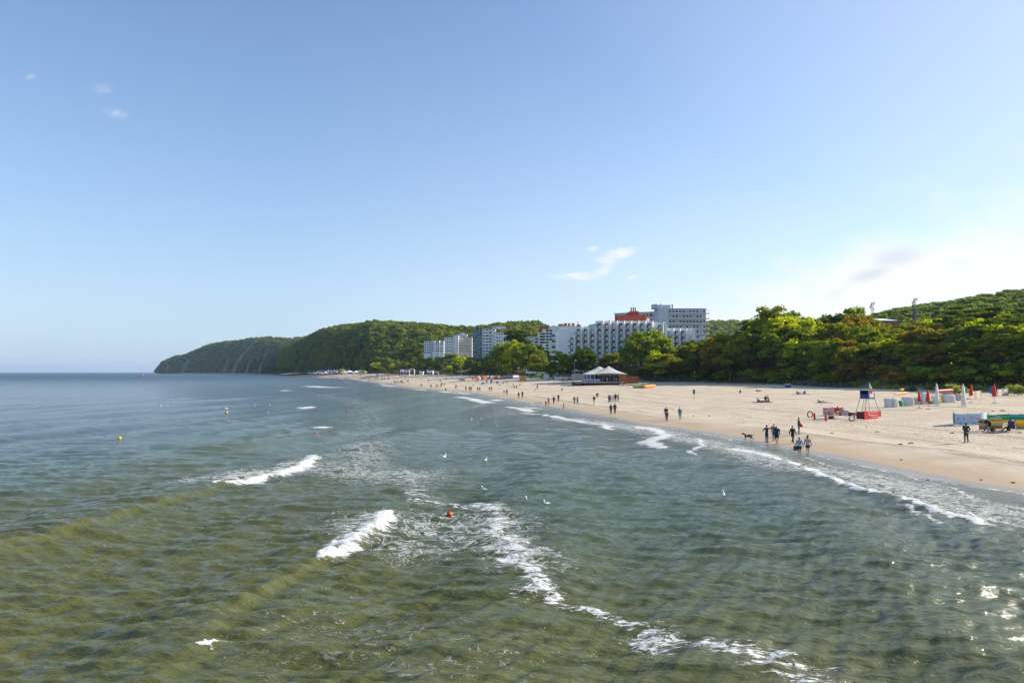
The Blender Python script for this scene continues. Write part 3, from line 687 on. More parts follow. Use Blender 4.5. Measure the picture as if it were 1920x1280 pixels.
# ------------------------------------------------------------------ people
def _cap(bm, p0, p1, r0, r1, sq=1.0, n=8):
    """closed tapered limb with rounded ends; sq flattens front to back"""
    p0, p1 = Vector(p0), Vector(p1); d = p1 - p0; L = max(d.length, 1e-4); q = d.to_track_quat('Z', 'Y').to_matrix().to_4x4()
    rings = [(-r0 * .95, r0 * .3), (-r0 * .6, r0 * .8), (0, r0), (L * .5, (r0 + r1) / 2), (L, r1), (L + r1 * .6, r1 * .8), (L + r1 * .95, r1 * .3)]
    vs_ = []
    for z, r in rings:
        for i in range(n):
            a = 2 * math.pi * i / n; v_ = q @ Vector((r * math.cos(a), r * math.sin(a), z)) + p0; 
            c = p0 + d * max(0, min(1, z / L)); v_ = Vector((v_.x, c.y + (v_.y - c.y) * sq, v_.z)); vs_.append(bm.verts.new(v_))
    for k in range(len(rings) - 1):
        for i in range(n): bm.faces.new((vs_[k * n + i], vs_[k * n + (i + 1) % n], vs_[(k + 1) * n + (i + 1) % n], vs_[(k + 1) * n + i]))
    bm.faces.new(vs_[n - 1::-1][:n]); bm.faces.new(vs_[-n:])
def remesh(name, limbs, vox, extra=None):
    bm = bmesh.new()
    for l in limbs: _cap(bm, *l)
    me = bpy.data.meshes.new(name); bmesh.ops.recalc_face_normals(bm, faces=bm.faces); bm.to_mesh(me); bm.free()
    o = bpy.data.objects.new(name, me); COL.objects.link(o)
    md = o.modifiers.new("r", 'REMESH'); md.mode = 'VOXEL'; md.voxel_size = vox; md.use_smooth_shade = True
    sm = o.modifiers.new("s", 'SMOOTH'); sm.iterations = 2; sm.factor = .4
    dg = bpy.context.evaluated_depsgraph_get(); dg.update(); m2 = bpy.data.meshes.new_from_object(o.evaluated_get(dg))
    m2.name = name; bpy.data.objects.remove(o); bpy.data.meshes.remove(me)
    if extra:
        bm = bmesh.new(); bm.from_mesh(m2)
        for l in extra: _cap(bm, *l)
        bm.to_mesh(m2); bm.free()
        m2.polygons.foreach_set("use_smooth", [True] * len(m2.polygons))
    return m2
def limb_pose(kind):
    """joint positions, facing +y, metres for a 1.72 m figure"""
    J = dict(pel=(0, 0, .95), wai=(0, 0, 1.10), che=(0, .01, 1.30), nb=(0, 0, 1.44), hd=(0, .02, 1.60))
    def side(s, hip=(.09, 0, .92), kn=(.10, .01, .50), an=(.10, -.03, .08), sh=(.185, 0, 1.40), el=(.24, -.02, 1.12), wr=(.25, .06, .87)):
        for nme, p in (('hip', hip), ('kn', kn), ('an', an), ('sh', sh), ('el', el), ('wr', wr)): J[nme + s] = (p[0] * (1 if s == 'R' else -1), p[1], p[2])
    if kind == 'stand': side('R'); side('L', kn=(.11, .03, .50), an=(.13, 0, .08))
    elif kind == 'walk':
        side('R', kn=(.09, .17, .53), an=(.09, .28, .10), el=(.23, -.14, 1.14), wr=(.24, -.16, .90)); side('L', kn=(.09, -.04, .50), an=(.09, -.30, .13), el=(.23, .10, 1.14), wr=(.22, .25, .93))
    elif kind == 'wave':
        side('R', sh=(.185, 0, 1.41), el=(.36, .08, 1.42), wr=(.50, .12, 1.60)); side('L', el=(.40, .05, 1.24), wr=(.60, .12, 1.12))
    elif kind == 'behind':
        side('R', el=(.27, -.09, 1.15), wr=(.07, -.19, .95), an=(.12, -.03, .08)); side('L', el=(.27, -.09, 1.15), wr=(.07, -.19, .95), an=(.12, -.03, .08))
    elif kind == 'folded':
        side('R', el=(.25, .03, 1.13), wr=(.03, .17, 1.10)); side('L', el=(.25, .03, 1.13), wr=(.05, .19, 1.07))
    elif kind == 'bend':
        J.update(pel=(0, -.16, .90), wai=(0, -.06, 1.0), che=(0, .18, 1.06), nb=(0, .32, 1.05), hd=(0, .46, 1.0))
        side('R', hip=(.09, -.16, .87), kn=(.1, -.02, .48), sh=(.17, .30, 1.05), el=(.2, .33, .77), wr=(.15, .42, .53)); side('L', hip=(.09, -.16, .87), kn=(.1, -.06, .48), sh=(.17, .30, 1.05), el=(.2, .30, .77), wr=(.14, .36, .52))
    elif kind in ('sit', 'chair'):
        b = .10 if kind == 'sit' else .42
        J.update(pel=(0, 0, b), wai=(0, -.03, b + .16), che=(0, -.03, b + .36), nb=(0, 0, b + .50), hd=(0, .04, b + .66))
        if kind == 'sit':
            side('R', hip=(.09, .02, b), kn=(.16, .36, .42), an=(.12, .55, .07), sh=(.18, 0, b + .46), el=(.25, .12, b + .24), wr=(.17, .33, .40)); side('L', hip=(.09, .02, b), kn=(.2, .38, .36), an=(.14, .6, .07), sh=(.18, 0, b + .46), el=(.25, .12, b + .24), wr=(.17, .33, .36))
        else:
            side('R', hip=(.09, .02, b), kn=(.13, .44, b + .05), an=(.14, .5, .08), sh=(.18, 0, b + .46), el=(.24, .08, b + .22), wr=(.14, .3, b + .2)); side('L', hip=(.09, .02, b), kn=(.13, .44, b + .05), an=(.14, .56, .08), sh=(.18, 0, b + .46), el=(.24, .08, b + .22), wr=(.16, .3, b + .2))
    elif kind == 'lie':      # on the back along -y, propped on elbows
        J.update(pel=(0, 0, .11), wai=(0, -.15, .13), che=(0, -.33, .22), nb=(0, -.45, .33), hd=(0, -.54, .46))
        side('R', hip=(.09, .03, .11), kn=(.12, .44, .20), an=(.12, .86, .09), sh=(.19, -.42, .30), el=(.25, -.52, .05), wr=(.22, -.28, .05)); side('L', hip=(.09, .03, .11), kn=(.13, .40, .32), an=(.13, .72, .08), sh=(.19, -.42, .30), el=(.25, -.52, .05), wr=(.22, -.28, .05))
    elif kind == 'kneel':
        J.update(pel=(0, -.1, .42), wai=(0, -.05, .57), che=(0, .02, .78), nb=(0, .04, .92), hd=(0, .09, 1.08))
        side('R', hip=(.09, -.1, .40), kn=(.12, .2, .08), an=(.12, -.22, .07), sh=(.18, .04, .88), el=(.23, .1, .62), wr=(.12, .3, .5)); side('L', hip=(.09, -.1, .40), kn=(.12, .2, .08), an=(.12, -.22, .07), sh=(.18, .04, .88), el=(.23, .08, .62), wr=(.1, .3, .52))
    return J
def lerp3(a, b_, t): return tuple(a[i] + (b_[i] - a[i]) * t for i in range(3))
_PM = {}
def person_meshes(kind, fit):
    """fit: (sleeve, leg, hair) sleeve long/short, leg long/short/bare, hair short/long/cap"""
    key = (kind, fit)
    if key in _PM: return _PM[key]
    J = limb_pose(kind); slv, lg, hr, slim = fit; f = .93 if slim else 1.0; out = {}
    bk = ('body', kind, slim)
    if bk not in _PM:
        B = [(J['pel'], J['wai'], .135 * f, .125 * f, .72), (J['wai'], J['che'], .125 * f, .155 * f, .70), (J['che'], J['nb'], .155 * f, .10, .70), (J['nb'], lerp3(J['nb'], J['hd'], .5), .055, .055), (lerp3(J['nb'], J['hd'], .72), lerp3(J['nb'], J['hd'], 1.12), .078, .092)]
        hd = Vector(J['hd']); hand = []
        up = (hd - Vector(J['nb'])).normalized(); fw = (Vector((0, 1, 0)) - up * up.y).normalized()
        B.append((hd + fw * .085 - up * .01, hd + fw * .105 - up * .035, .014, .020)); B.append((hd + fw * .05 - up * .085, hd + fw * .06 - up * .095, .045, .04))   # nose, chin
        for s_ in 'RL':
            sg = 1 if s_ == 'R' else -1
            B += [(J['hip' + s_], J['kn' + s_], .088 * f, .058), (J['kn' + s_], J['an' + s_], .056, .036), (J['sh' + s_], J['el' + s_], .052, .042), (J['el' + s_], J['wr' + s_], .040, .028), (lerp3(J['che'], J['nb'], .6), J['sh' + s_], .07, .06)]
            a = Vector(J['an' + s_]); k = Vector(J['kn' + s_]); fd = Vector((0, 1, 0)) if a.z < k.z - .12 else Vector((0, .35, 1)).normalized()
            B.append((a - Vector((0, 0, .03)) * (fd.y), a + fd * .17 - Vector((0, 0, .045)) * fd.y, .038, .028))
            B.append((hd + Vector((sg * .085, -.0, 0)), hd + Vector((sg * .092, -.005, .02)), .014, .014))
            w0 = Vector(J['wr' + s_]); d = (w0 - Vector(J['el' + s_])).normalized(); lat = d.cross(Vector((sg, 0, .2))).normalized()
            pc = w0 + d * .055; B.append((w0, pc, .028, .036))
            for i in range(4):
                o_ = lat * (.026 - .0175 * i); L = (.068, .078, .072, .056)[i]; b0 = pc + o_ + d * .02; cu = Vector((-sg * .012, 0, 0))
                hand.append((b0, b0 + d * L * .55, .0095, .009, 1, 5)); hand.append((b0 + d * L * .55, b0 + d * L * .95 + cu, .009, .007, 1, 5))
            t0 = w0 + lat * .026 + d * .02; hand.append((t0, t0 + lat * .028 + d * .035, .011, .010, 1, 5)); hand.append((t0 + lat * .028 + d * .035, t0 + lat * .032 + d * .06, .010, .008, 1, 5))
        _PM[bk] = remesh("body", B, .020, hand)
    out['body'] = _PM[bk]
    T = [(lerp3(J['pel'], J['wai'], -.1 if lg != 'skirt' else .2), J['wai'], .158 * f, .145 * f, .76), (J['wai'], J['che'], .145 * f, .172 * f, .74), (J['che'], lerp3(J['che'], J['nb'], .75), .172 * f, .10, .74)]
    if slv == 'coat': T.insert(0, (lerp3(J['pel'], J['wai'], -1.2), J['wai'], .185 * f, .155 * f, .80))
    for s_ in 'RL':
        T += [(lerp3(J['che'], J['nb'], .55), J['sh' + s_], .085, .074), (J['sh' + s_], J['el' + s_] if slv != 'short' else lerp3(J['sh' + s_], J['el' + s_], .6), .070, .058)]
        if slv != 'short': T.append((J['el' + s_], lerp3(J['el' + s_], J['wr' + s_], .93), .056, .043))
    out['top'] = remesh("top", T, .024)
    Lg = [(lerp3(J['pel'], J['wai'], -.35), lerp3(J['pel'], J['wai'], .35), .150 * f, .145 * f, .78)]
    for s_ in 'RL':
        e = {'long': None, 'short': .75, 'brief': .35, 'skirt': .9}[lg]
        if e is None: Lg += [(J['hip' + s_], J['kn' + s_], .103 * f, .074), (J['kn' + s_], lerp3(J['kn' + s_], J['an' + s_], .93), .072, .056)]
        else: Lg += [(J['hip' + s_], lerp3(J['hip' + s_], J['kn' + s_], e), .105 * f, .088 if lg != 'skirt' else .11)]
    out['trousers' if lg == 'long' else ('skirt' if lg == 'skirt' else 'shorts')] = remesh("legwear", Lg, .024)
    hd = Vector(J['hd']); nb = Vector(J['nb']); u_ = (hd - nb).normalized(); fw = Vector((0, 1, 0)) - u_ * u_.y; fw.normalize()
    Hh = [(hd - fw * .035 - u_ * .02, hd - fw * .018 + u_ * .062, .083, .092)]
    if hr == 'long': Hh += [(hd - fw * .05, hd - fw * .07 - u_ * .16, .085, .06)]
    if hr == 'cap': Hh += [(hd + u_ * .06, hd + fw * .12 + u_ * .05, .07, .035, 1)]
    if hr == 'bun': Hh += [(hd - fw * .07 + u_ * .10, hd - fw * .09 + u_ * .13, .05, .045)]
    out['cap' if hr == 'cap' else 'hair'] = remesh("hair", Hh, .022)
    for s_ in 'RL':
        a = Vector(J['an' + s_]); k = Vector(J['kn' + s_]); fd = Vector((0, 1, 0)) if a.z < k.z - .12 else Vector((0, .35, 1)).normalized()
        out['shoe' + s_] = remesh("shoe", [(a - Vector((0, 0, .035)) * fd.y, a + fd * .18 - Vector((0, 0, .045)) * fd.y, .048, .036)], .02)
    _PM[key] = out; return out
SKIN = [mat("skin_fair", (.52, .33, .24), .55, .08, 20), mat("skin_tan", (.38, .22, .15), .55, .08, 20)]
CL = {'navy': (.018, .024, .055), 'black': (.012, .012, .014), 'dkgrey': (.045, .045, .05), 'grey': (.16, .16, .17), 'ltgrey': (.36, .36, .38), 'white': (.72, .72, .72),
      'denim': (.055, .10, .22), 'ltblue': (.22, .34, .55), 'blue': (.05, .12, .38), 'pink': (.55, .33, .36), 'red': (.55, .035, .03), 'maroon': (.14, .022, .03), 'brown': (.075, .045, .03),
      'beige': (.42, .34, .24), 'dkgreen': (.02, .045, .035), 'teal': (.04, .33, .36), 'yellow': (.70, .52, .03), 'orange': (.75, .20, .03), 'lilac': (.38, .33, .52), 'purple': (.075, .05, .11), 'green': (.06, .24, .07), 'turq': (.05, .38, .42)}
def cloth(c): return mat("cloth_" + c, CL[c], .85, .18, 6, bump=.1)
HAIR = {'brown': mat("hair_brown", (.06, .035, .02), .6, .3, 30), 'dark': mat("hair_dark", (.018, .014, .012), .6, .3, 30), 'fair': mat("hair_fair", (.32, .22, .11), .6, .3, 30), 'ginger': mat("hair_ginger", (.28, .09, .03), .6, .3, 30), 'grey': mat("hair_grey", (.30, .29, .28), .6, .3, 30)}
def put(o, m_):
    if not o.data.materials: o.data.materials.append(m_)
    o.material_slots[0].link = 'OBJECT'; o.material_slots[0].material = m_
def person(u, v, pose, face, top, legs, label, slv='long', lg='long', hair='dark', hs='short', h=1.72, slim=False, shoes='black', skin=0, group=None, z=None, pos=None):
    """face: heading in degrees, 0 = away from the camera, 90 = to the right"""
    p = gat(u, v) if pos is None else Vector(pos)
    if z is not None: p.z = z
    e = empty("person", p, -R(face), label, "person", group); sc = h / 1.72; e.scale = (sc,) * 3
    ms = person_meshes(pose, (slv, lg, hs, slim))
    for nm, me in ms.items():
        if nm.startswith('shoe'):
            if shoes is None: continue
            o = mobj('shoe', me, e); put(o, cloth(shoes))
        else:
            o = mobj(nm, me, e); put(o, SKIN[skin] if nm == 'body' else HAIR[hair] if nm == 'hair' else cloth('white') if nm == 'cap' else cloth(top) if nm == 'top' else cloth(legs))
    return e
# far figures: one small mesh each, skin / top / legwear by material slot
_FAR = {}
def far_mesh(kind):
    if kind in _FAR: return _FAR[kind]
    J = limb_pose(kind)
    bm = bmesh.new(); mi = []
    def c(l, m_):
        n0 = len(bm.faces); _cap(bm, *l); bm.faces.ensure_lookup_table()
        for f in bm.faces[n0:]: f.material_index = m_
    for s_ in 'RL':
        c((J['hip' + s_], J['kn' + s_], .10, .07, 1, 6), 2); c((J['kn' + s_], J['an' + s_], .065, .05, 1, 6), 2)
        c((J['sh' + s_], J['el' + s_], .062, .052, 1, 6), 1); c((J['el' + s_], J['wr' + s_], .05, .035, 1, 6), 1); c((J['wr' + s_], lerp3(J['el' + s_], J['wr' + s_], 1.35), .032, .03, 1, 5), 0)
        a = Vector(J['an' + s_]); c((a, a + Vector((0, .13, -.04)), .045, .035, 1, 5), 3)
    c((J['pel'], J['wai'], .15, .14, .75), 2); c((J['wai'], J['che'], .145, .17, .74), 1); c((J['che'], J['nb'], .17, .10, .74), 1)
    c((J['nb'], J['hd'], .055, .06, 1, 6), 0); c((lerp3(J['nb'], J['hd'], .85), lerp3(J['nb'], J['hd'], 1.1), .085, .095, 1, 7), 0); c((lerp3(J['nb'], J['hd'], 1.1), lerp3(J['nb'], J['hd'], 1.3), .095, .08, 1, 7), 3)
    me = bpy.data.meshes.new("figure"); bmesh.ops.recalc_face_normals(bm, faces=bm.faces); bm.to_mesh(me); bm.free()
    me.polygons.foreach_set("use_smooth", [True] * len(me.polygons))
    for k in range(4): me.materials.append(cloth('black'))
    _FAR[kind] = me; return me
def far_person(u, v, pose, face, top, legs, label, group=None, h=1.7, pos=None):
    p = gat(u, v) if pos is None else Vector(pos)
    o = mobj("person", far_mesh(pose), None, p, -R(face)); o.scale = (h / 1.72,) * 3
    for i, m_ in enumerate((SKIN[0], cloth(top), cloth(legs), HAIR['dark'])): o.material_slots[i].link = 'OBJECT'; o.material_slots[i].material = m_
    tag(o, label, "person", group); return o

P = person
P(1438, 829.5, 'wave', 60, 'navy', 'denim', "person in navy coat with one arm raised, leftmost of the nearest walkers at the waterline", slv='coat', hair='brown')
P(1451.5, 826.5, 'walk', 200, 'grey', 'denim', "person in grey coat and jeans half hidden behind the one in the white cap", slv='coat', hs='long', hair='brown', h=1.68)
P(1457, 832, 'walk', 195, 'navy', 'black', "person in dark jacket, shorts and a white cap walking by the water", lg='short', hs='cap', skin=1, h=1.76)
P(1486.5, 831.5, 'walk', 170, 'black', 'brown', "person with ginger hair in long black jacket and cropped brown trousers", slv='coat', hs='long', hair='ginger', shoes=None)
P(1498, 814, 'folded', 110, 'black', 'denim', "person in black jacket and blue jeans standing on dry sand above the walkers", hair='dark', h=1.76, shoes='ltgrey')
P(1499.5, 858, 'walk', 10, 'ltblue', 'black', "barelegged person in light blue top and black shorts at the water's edge", lg='brief', hs='long', hair='fair', shoes=None, skin=0)
P(1515, 856, 'walk', 10, 'pink', 'black', "barelegged person in pink top and black shorts, hair in a bun", slv='long', lg='brief', hs='bun', hair='dark', shoes=None, h=1.76)
P(1812, 829.5, 'behind', 15, 'dkgreen', 'brown', "person in dark green jacket with hands clasped behind the back", hair='dark', h=1.8, slv='coat')
P(1249, 786, 'walk', 185, 'navy', 'grey', "person in dark jacket walking with a smaller one in front", h=1.78)
P(1250.6, 789.5, 'walk', 185, 'dkgrey', 'denim', "short person in grey hoodie walking just in front of a taller one", h=1.4, hair='brown')
P(1275, 786.5, 'stand', 180, 'green', 'teal', "person in green top and bright teal trousers standing alone on the sand", hair='brown', hs='long')
P(1145.5, 776.5, 'walk', 5, 'purple', 'dkgrey', "long-haired person in purple-grey top, left of a strolling pair near the water", hs='long', hair='dark', h=1.68)
P(1153, 776, 'walk', 5, 'navy', 'navy', "person in navy jacket, right of a strolling pair near the water", h=1.76)
P(1142, 754.5, 'stand', 30, 'grey', 'dkgrey', "leftmost person of the standing row of five, in grey", hs='long')
P(1145, 754.5, 'walk', 20, 'lilac', 'purple', "second person from the left in the standing row of five, in dull lilac", h=1.66)
P(1149.5, 753.5, 'stand', 10, 'white', 'lilac', "middle person of the row of five, in a white top", hs='long', hair='brown', h=1.62)
P(1154, 753.5, 'stand', 0, 'black', 'maroon', "tall person in black, fourth in the standing row of five", h=1.82)
P(1159, 753.5, 'walk', 5, 'ltgrey', 'grey', "rightmost person of the standing row of five, in light grey", h=1.8, hair='brown')
P(1114, 757.5, 'walk', 190, 'black', 'beige', "person in black top and beige trousers walking alone", h=1.74)
P(1119.5, 746, 'bend', 60, 'black', 'black', "person in black bending down to the sand behind the one in beige trousers")
P(1077, 758, 'walk', 180, 'grey', 'grey', "person all in grey, left of a pair with the one in beige", h=1.76, hair='grey')
P(1083, 758, 'walk', 190, 'beige', 'dkgrey', "person in beige top beside the one all in grey", slv='short', hair='dark', h=1.7)
P(1047, 753.5, 'walk', 180, 'maroon', 'maroon', "person in dark maroon walking behind the one in a black coat", h=1.76)
P(1038.5, 757.5, 'walk', 180, 'black', 'black', "person in long black coat walking with arms out", slv='coat', h=1.74)
P(1028.5, 759.5, 'walk', 180, 'ltblue', 'grey', "person in light blue jacket leading a small one in red", h=1.72, hair='brown')
P(1023.5, 761, 'walk', 180, 'red', 'brown', "small child in red next to the one in light blue jacket", h=1.1, hair='brown')
P(1057, 767.5, 'walk', 230, 'ltgrey', 'grey', "child in grey with bare feet at the wet edge", h=1.3, shoes=None, hair='fair')
P(972.5, 746.3, 'walk', 180, 'maroon', 'black', "person with bag, left of a dark pair walking by the water", h=1.66, hs='long')
P(979.5, 746, 'walk', 180, 'dkgrey', 'navy', "taller person in dark grey, right of a dark pair walking by the water", h=1.86)
P(1003.5, 734.5, 'walk', 200, 'lilac', 'white', "child in white and lilac running towards the water", h=1.25, hair='fair')
P(1007.5, 730, 'walk', 190, 'purple', 'dkgrey', "person in dull purple behind the child in white and lilac", h=1.72)
P(945.3, 741.2, 'walk', 180, 'ltgrey', 'white', "person in pale clothes beside one in a dark coat", h=1.7, hair='fair')
P(950.5, 741, 'walk', 180, 'navy', 'grey', "person in dark coat beside one in pale clothes", h=1.8)
P(1162.5, 725, 'stand', 0, 'black', 'white', "person in black top and white trousers by the pavilion, left of three", h=1.75)
P(1166.5, 724.5, 'stand', 180, 'white', 'beige', "small person in white between two in black tops by the pavilion", h=1.35, hair='fair')
P(1171.5, 724.8, 'stand', 0, 'black', 'white', "person in black top and white trousers by the pavilion, right of three", h=1.75)
P(1028.5, 714.3, 'walk', 180, 'red', 'maroon', "person in red jacket walking in front of the grey dome tent", h=1.72)
P(1034, 713.5, 'walk', 180, 'ltblue', 'grey', "person in grey blue jacket walking beside the one in red", h=1.66)
P(1846, 808, 'bend', 300, 'purple', 'denim', "person in purple top bending by the yellow striped windbreak", slv='short', hair='dark', h=1.66, lg='long')
P(1853, 809.5, 'bend', 290, 'black', 'black', "person in black bending beside the yellow striped windbreak", slv='short', lg='short', h=1.74, hair='brown')
P(1900.5, 809, 'chair', 300, 'maroon', 'black', "person in patterned dark top sitting beside the blue folding chair", hair='grey', hs='cap', h=1.74)
P(1893, 807, 'sit', 310, 'maroon', 'purple', "person sitting low on the sand behind the blue folding chair", h=1.6, hair='dark', hs='long')
P(1571, 777.5, 'chair', 250, 'red', 'yellow', "lifeguard in red top and yellow shorts sitting by the pink windscreen", lg='short', shoes=None, skin=1)
P(1420.5, 753, 'sit', 100, 'turq', 'grey', "person in turquoise top sitting at the left end of a group on the sand", hair='fair', h=1.6)
P(1427.5, 753.8, 'lie', 80, 'black', 'dkgrey', "person in dark clothes lying in the middle of the sitting group", h=1.7)
P(1435.5, 752.8, 'kneel', 200, 'brown', 'brown', "person in brown kneeling in the sitting group", h=1.75)
P(1440.5, 752.8, 'kneel', 260, 'beige', 'grey', "person in beige kneeling at the right end of the sitting group", h=1.75, hair='brown')
P(1422, 733.5, 'lie', 90, 'black', 'dkgrey', "person in dark clothes lying near the shadow of the trees", h=1.7)
P(1388, 736.5, 'sit', 200, 'brown', 'dkgrey', "lone person in brown sitting at the edge of the tree shadow", h=1.6)
P(1494.5, 739, 'sit', 80, 'black', 'navy', "person in black sitting on the left of a lilac blanket", h=1.6)
P(1503.5, 738.8, 'lie', 85, 'lilac', 'lilac', "person in lilac lying on a blanket between two in black", h=1.6, hair='fair')
P(1509.5, 738.2, 'sit', 260, 'black', 'black', "person in black sitting on the right of a lilac blanket", h=1.7)
P(1540, 754.8, 'lie', 90, 'black', 'ltgrey', "person in black top and pale trousers lying on the open sand", h=1.75)
P(1054.5, 731.5, 'sit', 220, 'brown', 'black', "person in brown sitting alone between the pavilion and the water", h=1.6)
P(1053.5, 713.5, 'sit', 60, 'black', 'dkgrey', "person in black sitting on the sand left of the pavilion deck", h=1.6)
P(1064.5, 713.7, 'sit', 30, 'dkgrey', 'black', "person in dark grey sitting by the table left of the pavilion deck", h=1.6)
P(1072, 713.4, 'sit', 300, 'maroon', 'black', "person in maroon sitting right by the pavilion deck", h=1.6)
P(1067.5, 712.8, 'stand', 200, 'lilac', 'black', "person in lilac top standing by the low table left of the deck", h=1.7, hs='long')
P(1016, 708.5, 'stand', 180, 'lilac', 'purple', "person in lilac standing beside the grey dome tent", h=1.6)
P(995.5, 709.5, 'sit', 180, 'purple', 'navy', "person in purple sitting in front of the blue beach bar", h=1.6)
P(1001, 709, 'stand', 160, 'white', 'white', "person in white standing in front of the blue beach bar", h=1.7)
# walkers farther along the waterline, still single figures
far = [(873.4, 732.7, 'walk', 'black', 'black', "walker in black just left of a dark pair"), (880, 733.3, 'walk', 'maroon', 'black', "left walker of the dark pair walking closely together"), (883.2, 733.3, 'walk', 'black', 'maroon', "right walker of the dark pair walking closely together"),
       (895.5, 733.8, 'stand', 'black', 'dkgrey', "walker in black next to one with a turquoise jacket"), (899.6, 733.8, 'walk', 'turq', 'black', "walker in turquoise jacket"), (917.8, 733.2, 'stand', 'brown', 'black', "slim walker in brown next to a taller one"), (921.8, 733.3, 'walk', 'maroon', 'dkgrey', "taller walker in maroon next to a slim one"),
       (854, 728.8, 'walk', 'beige', 'brown', "walker in beige, left of a small pair in the middle of the beach"), (856.4, 728.6, 'walk', 'brown', 'beige', "walker in brown, right of a small pair in the middle of the beach"),
       (789.8, 725.8, 'walk', 'dkgrey', 'black', "lone walker in dark grey standing with wet feet"), (808, 727.5, 'stand', 'black', 'maroon', "lone walker in black at the waterline"), (817.8, 727.3, 'walk', 'dkgrey', 'grey', "walker in dark grey, left of a close pair"), (820.4, 727.5, 'walk', 'brown', 'ltgrey', "walker in brown, right of a close pair"),
       (826.7, 726.5, 'walk', 'purple', 'grey', "walker in purple below the standing one"), (828.7, 723.3, 'stand', 'dkgrey', 'dkgrey', "tall walker in dark grey between two others"), (832.7, 725.3, 'walk', 'navy', 'ltgrey', "walker in navy with pale trousers"), (825.3, 716.8, 'stand', 'brown', 'dkgrey', "walker in brown higher up the beach"),
       (835.6, 733.5, 'bend', 'black', 'black', "figure in black bending down at the waterline"), (763.5, 716.7, 'stand', 'maroon', 'black', "left of two small figures beside the big group of walkers"), (766, 716.5, 'stand', 'brown', 'black', "right of two small figures beside the big group of walkers"), (759.9, 713.3, 'walk', 'black', 'brown', "single figure in black above the big group of walkers"),
       (803, 716.7, 'stand', 'dkgrey', 'grey', "figure in grey standing beside a lying one"), (807.5, 713, 'lie', 'black', 'maroon', "figure lying on the sand beside a standing one in grey"), (790, 712.5, 'lie', 'maroon', 'maroon', "figure in maroon lying alone high on the beach"), (860.6, 713.8, 'stand', 'brown', 'beige', "figure in beige standing left of the pink boat"),
       (880.7, 709, 'stand', 'black', 'white', "figure in black by the near end of the volleyball net"), (887, 723, 'sit', 'lilac', 'maroon', "figure sitting left of the blue beach tent"), (895.7, 717.5, 'stand', 'dkgrey', 'grey', "figure in grey standing left of the blue beach tent"), (892, 719, 'stand', 'lilac', 'lilac', "figure in lilac standing by a sitting one"),
       (931, 718.8, 'bend', 'navy', 'dkgrey', "figure in navy bending beside the pale shelter"), (936.5, 722.5, 'lie', 'brown', 'black', "figure in brown lying below the pale shelter"), (944, 718.5, 'sit', 'lilac', 'purple', "figure in lilac sitting right of the shelters"), (950.5, 718, 'sit', 'pink', 'purple', "figure in pink sitting right of the shelters"),
       (968, 728, 'bend', 'blue', 'black', "figure in blue bending over red beach towels"), (962, 722, 'sit', 'turq', 'turq', "figure in turquoise sitting by red beach towels"), (975, 722.5, 'sit', 'dkgreen', 'black', "figure in dark green sitting right of the red beach towels"), (964, 726.5, 'sit', 'red', 'maroon', "figure in red sitting on red beach towels"),
       (846, 706, 'walk', 'brown', 'brown', "figure in brown walking near the dune foot"), (848, 708.5, 'sit', 'beige', 'brown', "figure in beige sitting near the dune foot"), (820, 707, 'walk', 'maroon', 'grey', "figure in maroon walking below the kiosks"), (795, 702.5, 'stand', 'dkgrey', 'black', "figure in dark grey standing between the kiosks"), (803.5, 702.5, 'stand', 'white', 'dkgrey', "figure in white standing in front of the middle kiosk")]
for u_, v_, po, tp, lgw, lb in far:
    far_person(u_, v_, po, random.choice((180, 170, 10, 200)), tp, lgw, (lb + ", far along the beach" if len(lb.split()) < 12 else lb), h=random.uniform(1.6, 1.82))
dk = ['black', 'black', 'navy', 'dkgrey', 'maroon', 'brown', 'purple', 'grey', 'beige', 'red', 'white']
CN = {'dkgrey': 'dark grey', 'ltblue': 'light blue', 'ltgrey': 'light grey'}
def cluster(n, u0, u1, v0, v1, label, group, bright=.2, seed=0):
    rg = random.Random(seed)
    for i in range(n):
        u_ = u0 + (u1 - u0) * (i + rg.uniform(.1, .9)) / n; v_ = rg.uniform(v0, v1)
        pl = dk if rg.random() > bright else ['white', 'red', 'ltblue', 'orange', 'pink']
        tc = rg.choice(pl); far_person(u_, v_, rg.choice(['walk', 'stand', 'walk', 'stand', 'bend' if rg.random() < .3 else 'stand']), rg.choice((180, 0, 200, 20, 90)), tc, rg.choice(dk), label + " in " + CN.get(tc, tc), group, rg.uniform(1.5, 1.85))
cluster(13, 738, 757, 716.2, 719.2, "one of a tight group of walkers below the white kiosk", "tight group of walkers below the white kiosk", .1, 1)
cluster(26, 676, 705, 708.2, 712, "one of a dense line of walkers left of the yellow pole", "dense line of walkers left of the yellow pole", .12, 2)
cluster(7, 713, 722, 709.8, 712.6, "one of a small knot of walkers right of the yellow pole", "knot of walkers right of the yellow pole", .15, 3)
cluster(5, 722, 738, 705, 708, "small distant figure by the red flags", "figures by the red flags", .5, 33)
cluster(52, 583, 634, 701.6, 708.5, "tiny distant bather on the crowded far part of the beach", "bathers on the far crowded beach", .45, 4)
cluster(26, 634, 700, 700.5, 706.5, "tiny distant bather on the sand before the promenade", "bathers before the promenade", .4, 5)
cluster(20, 700, 800, 701.5, 707.5, "tiny distant figure on the upper sand below the kiosks", "figures on the upper sand below the kiosks", .5, 6)
cluster(10, 800, 880, 702.6, 706.0, "tiny distant figure along the dune foot right of the kiosks", "figures along the dune foot right of the kiosks", .4, 7)
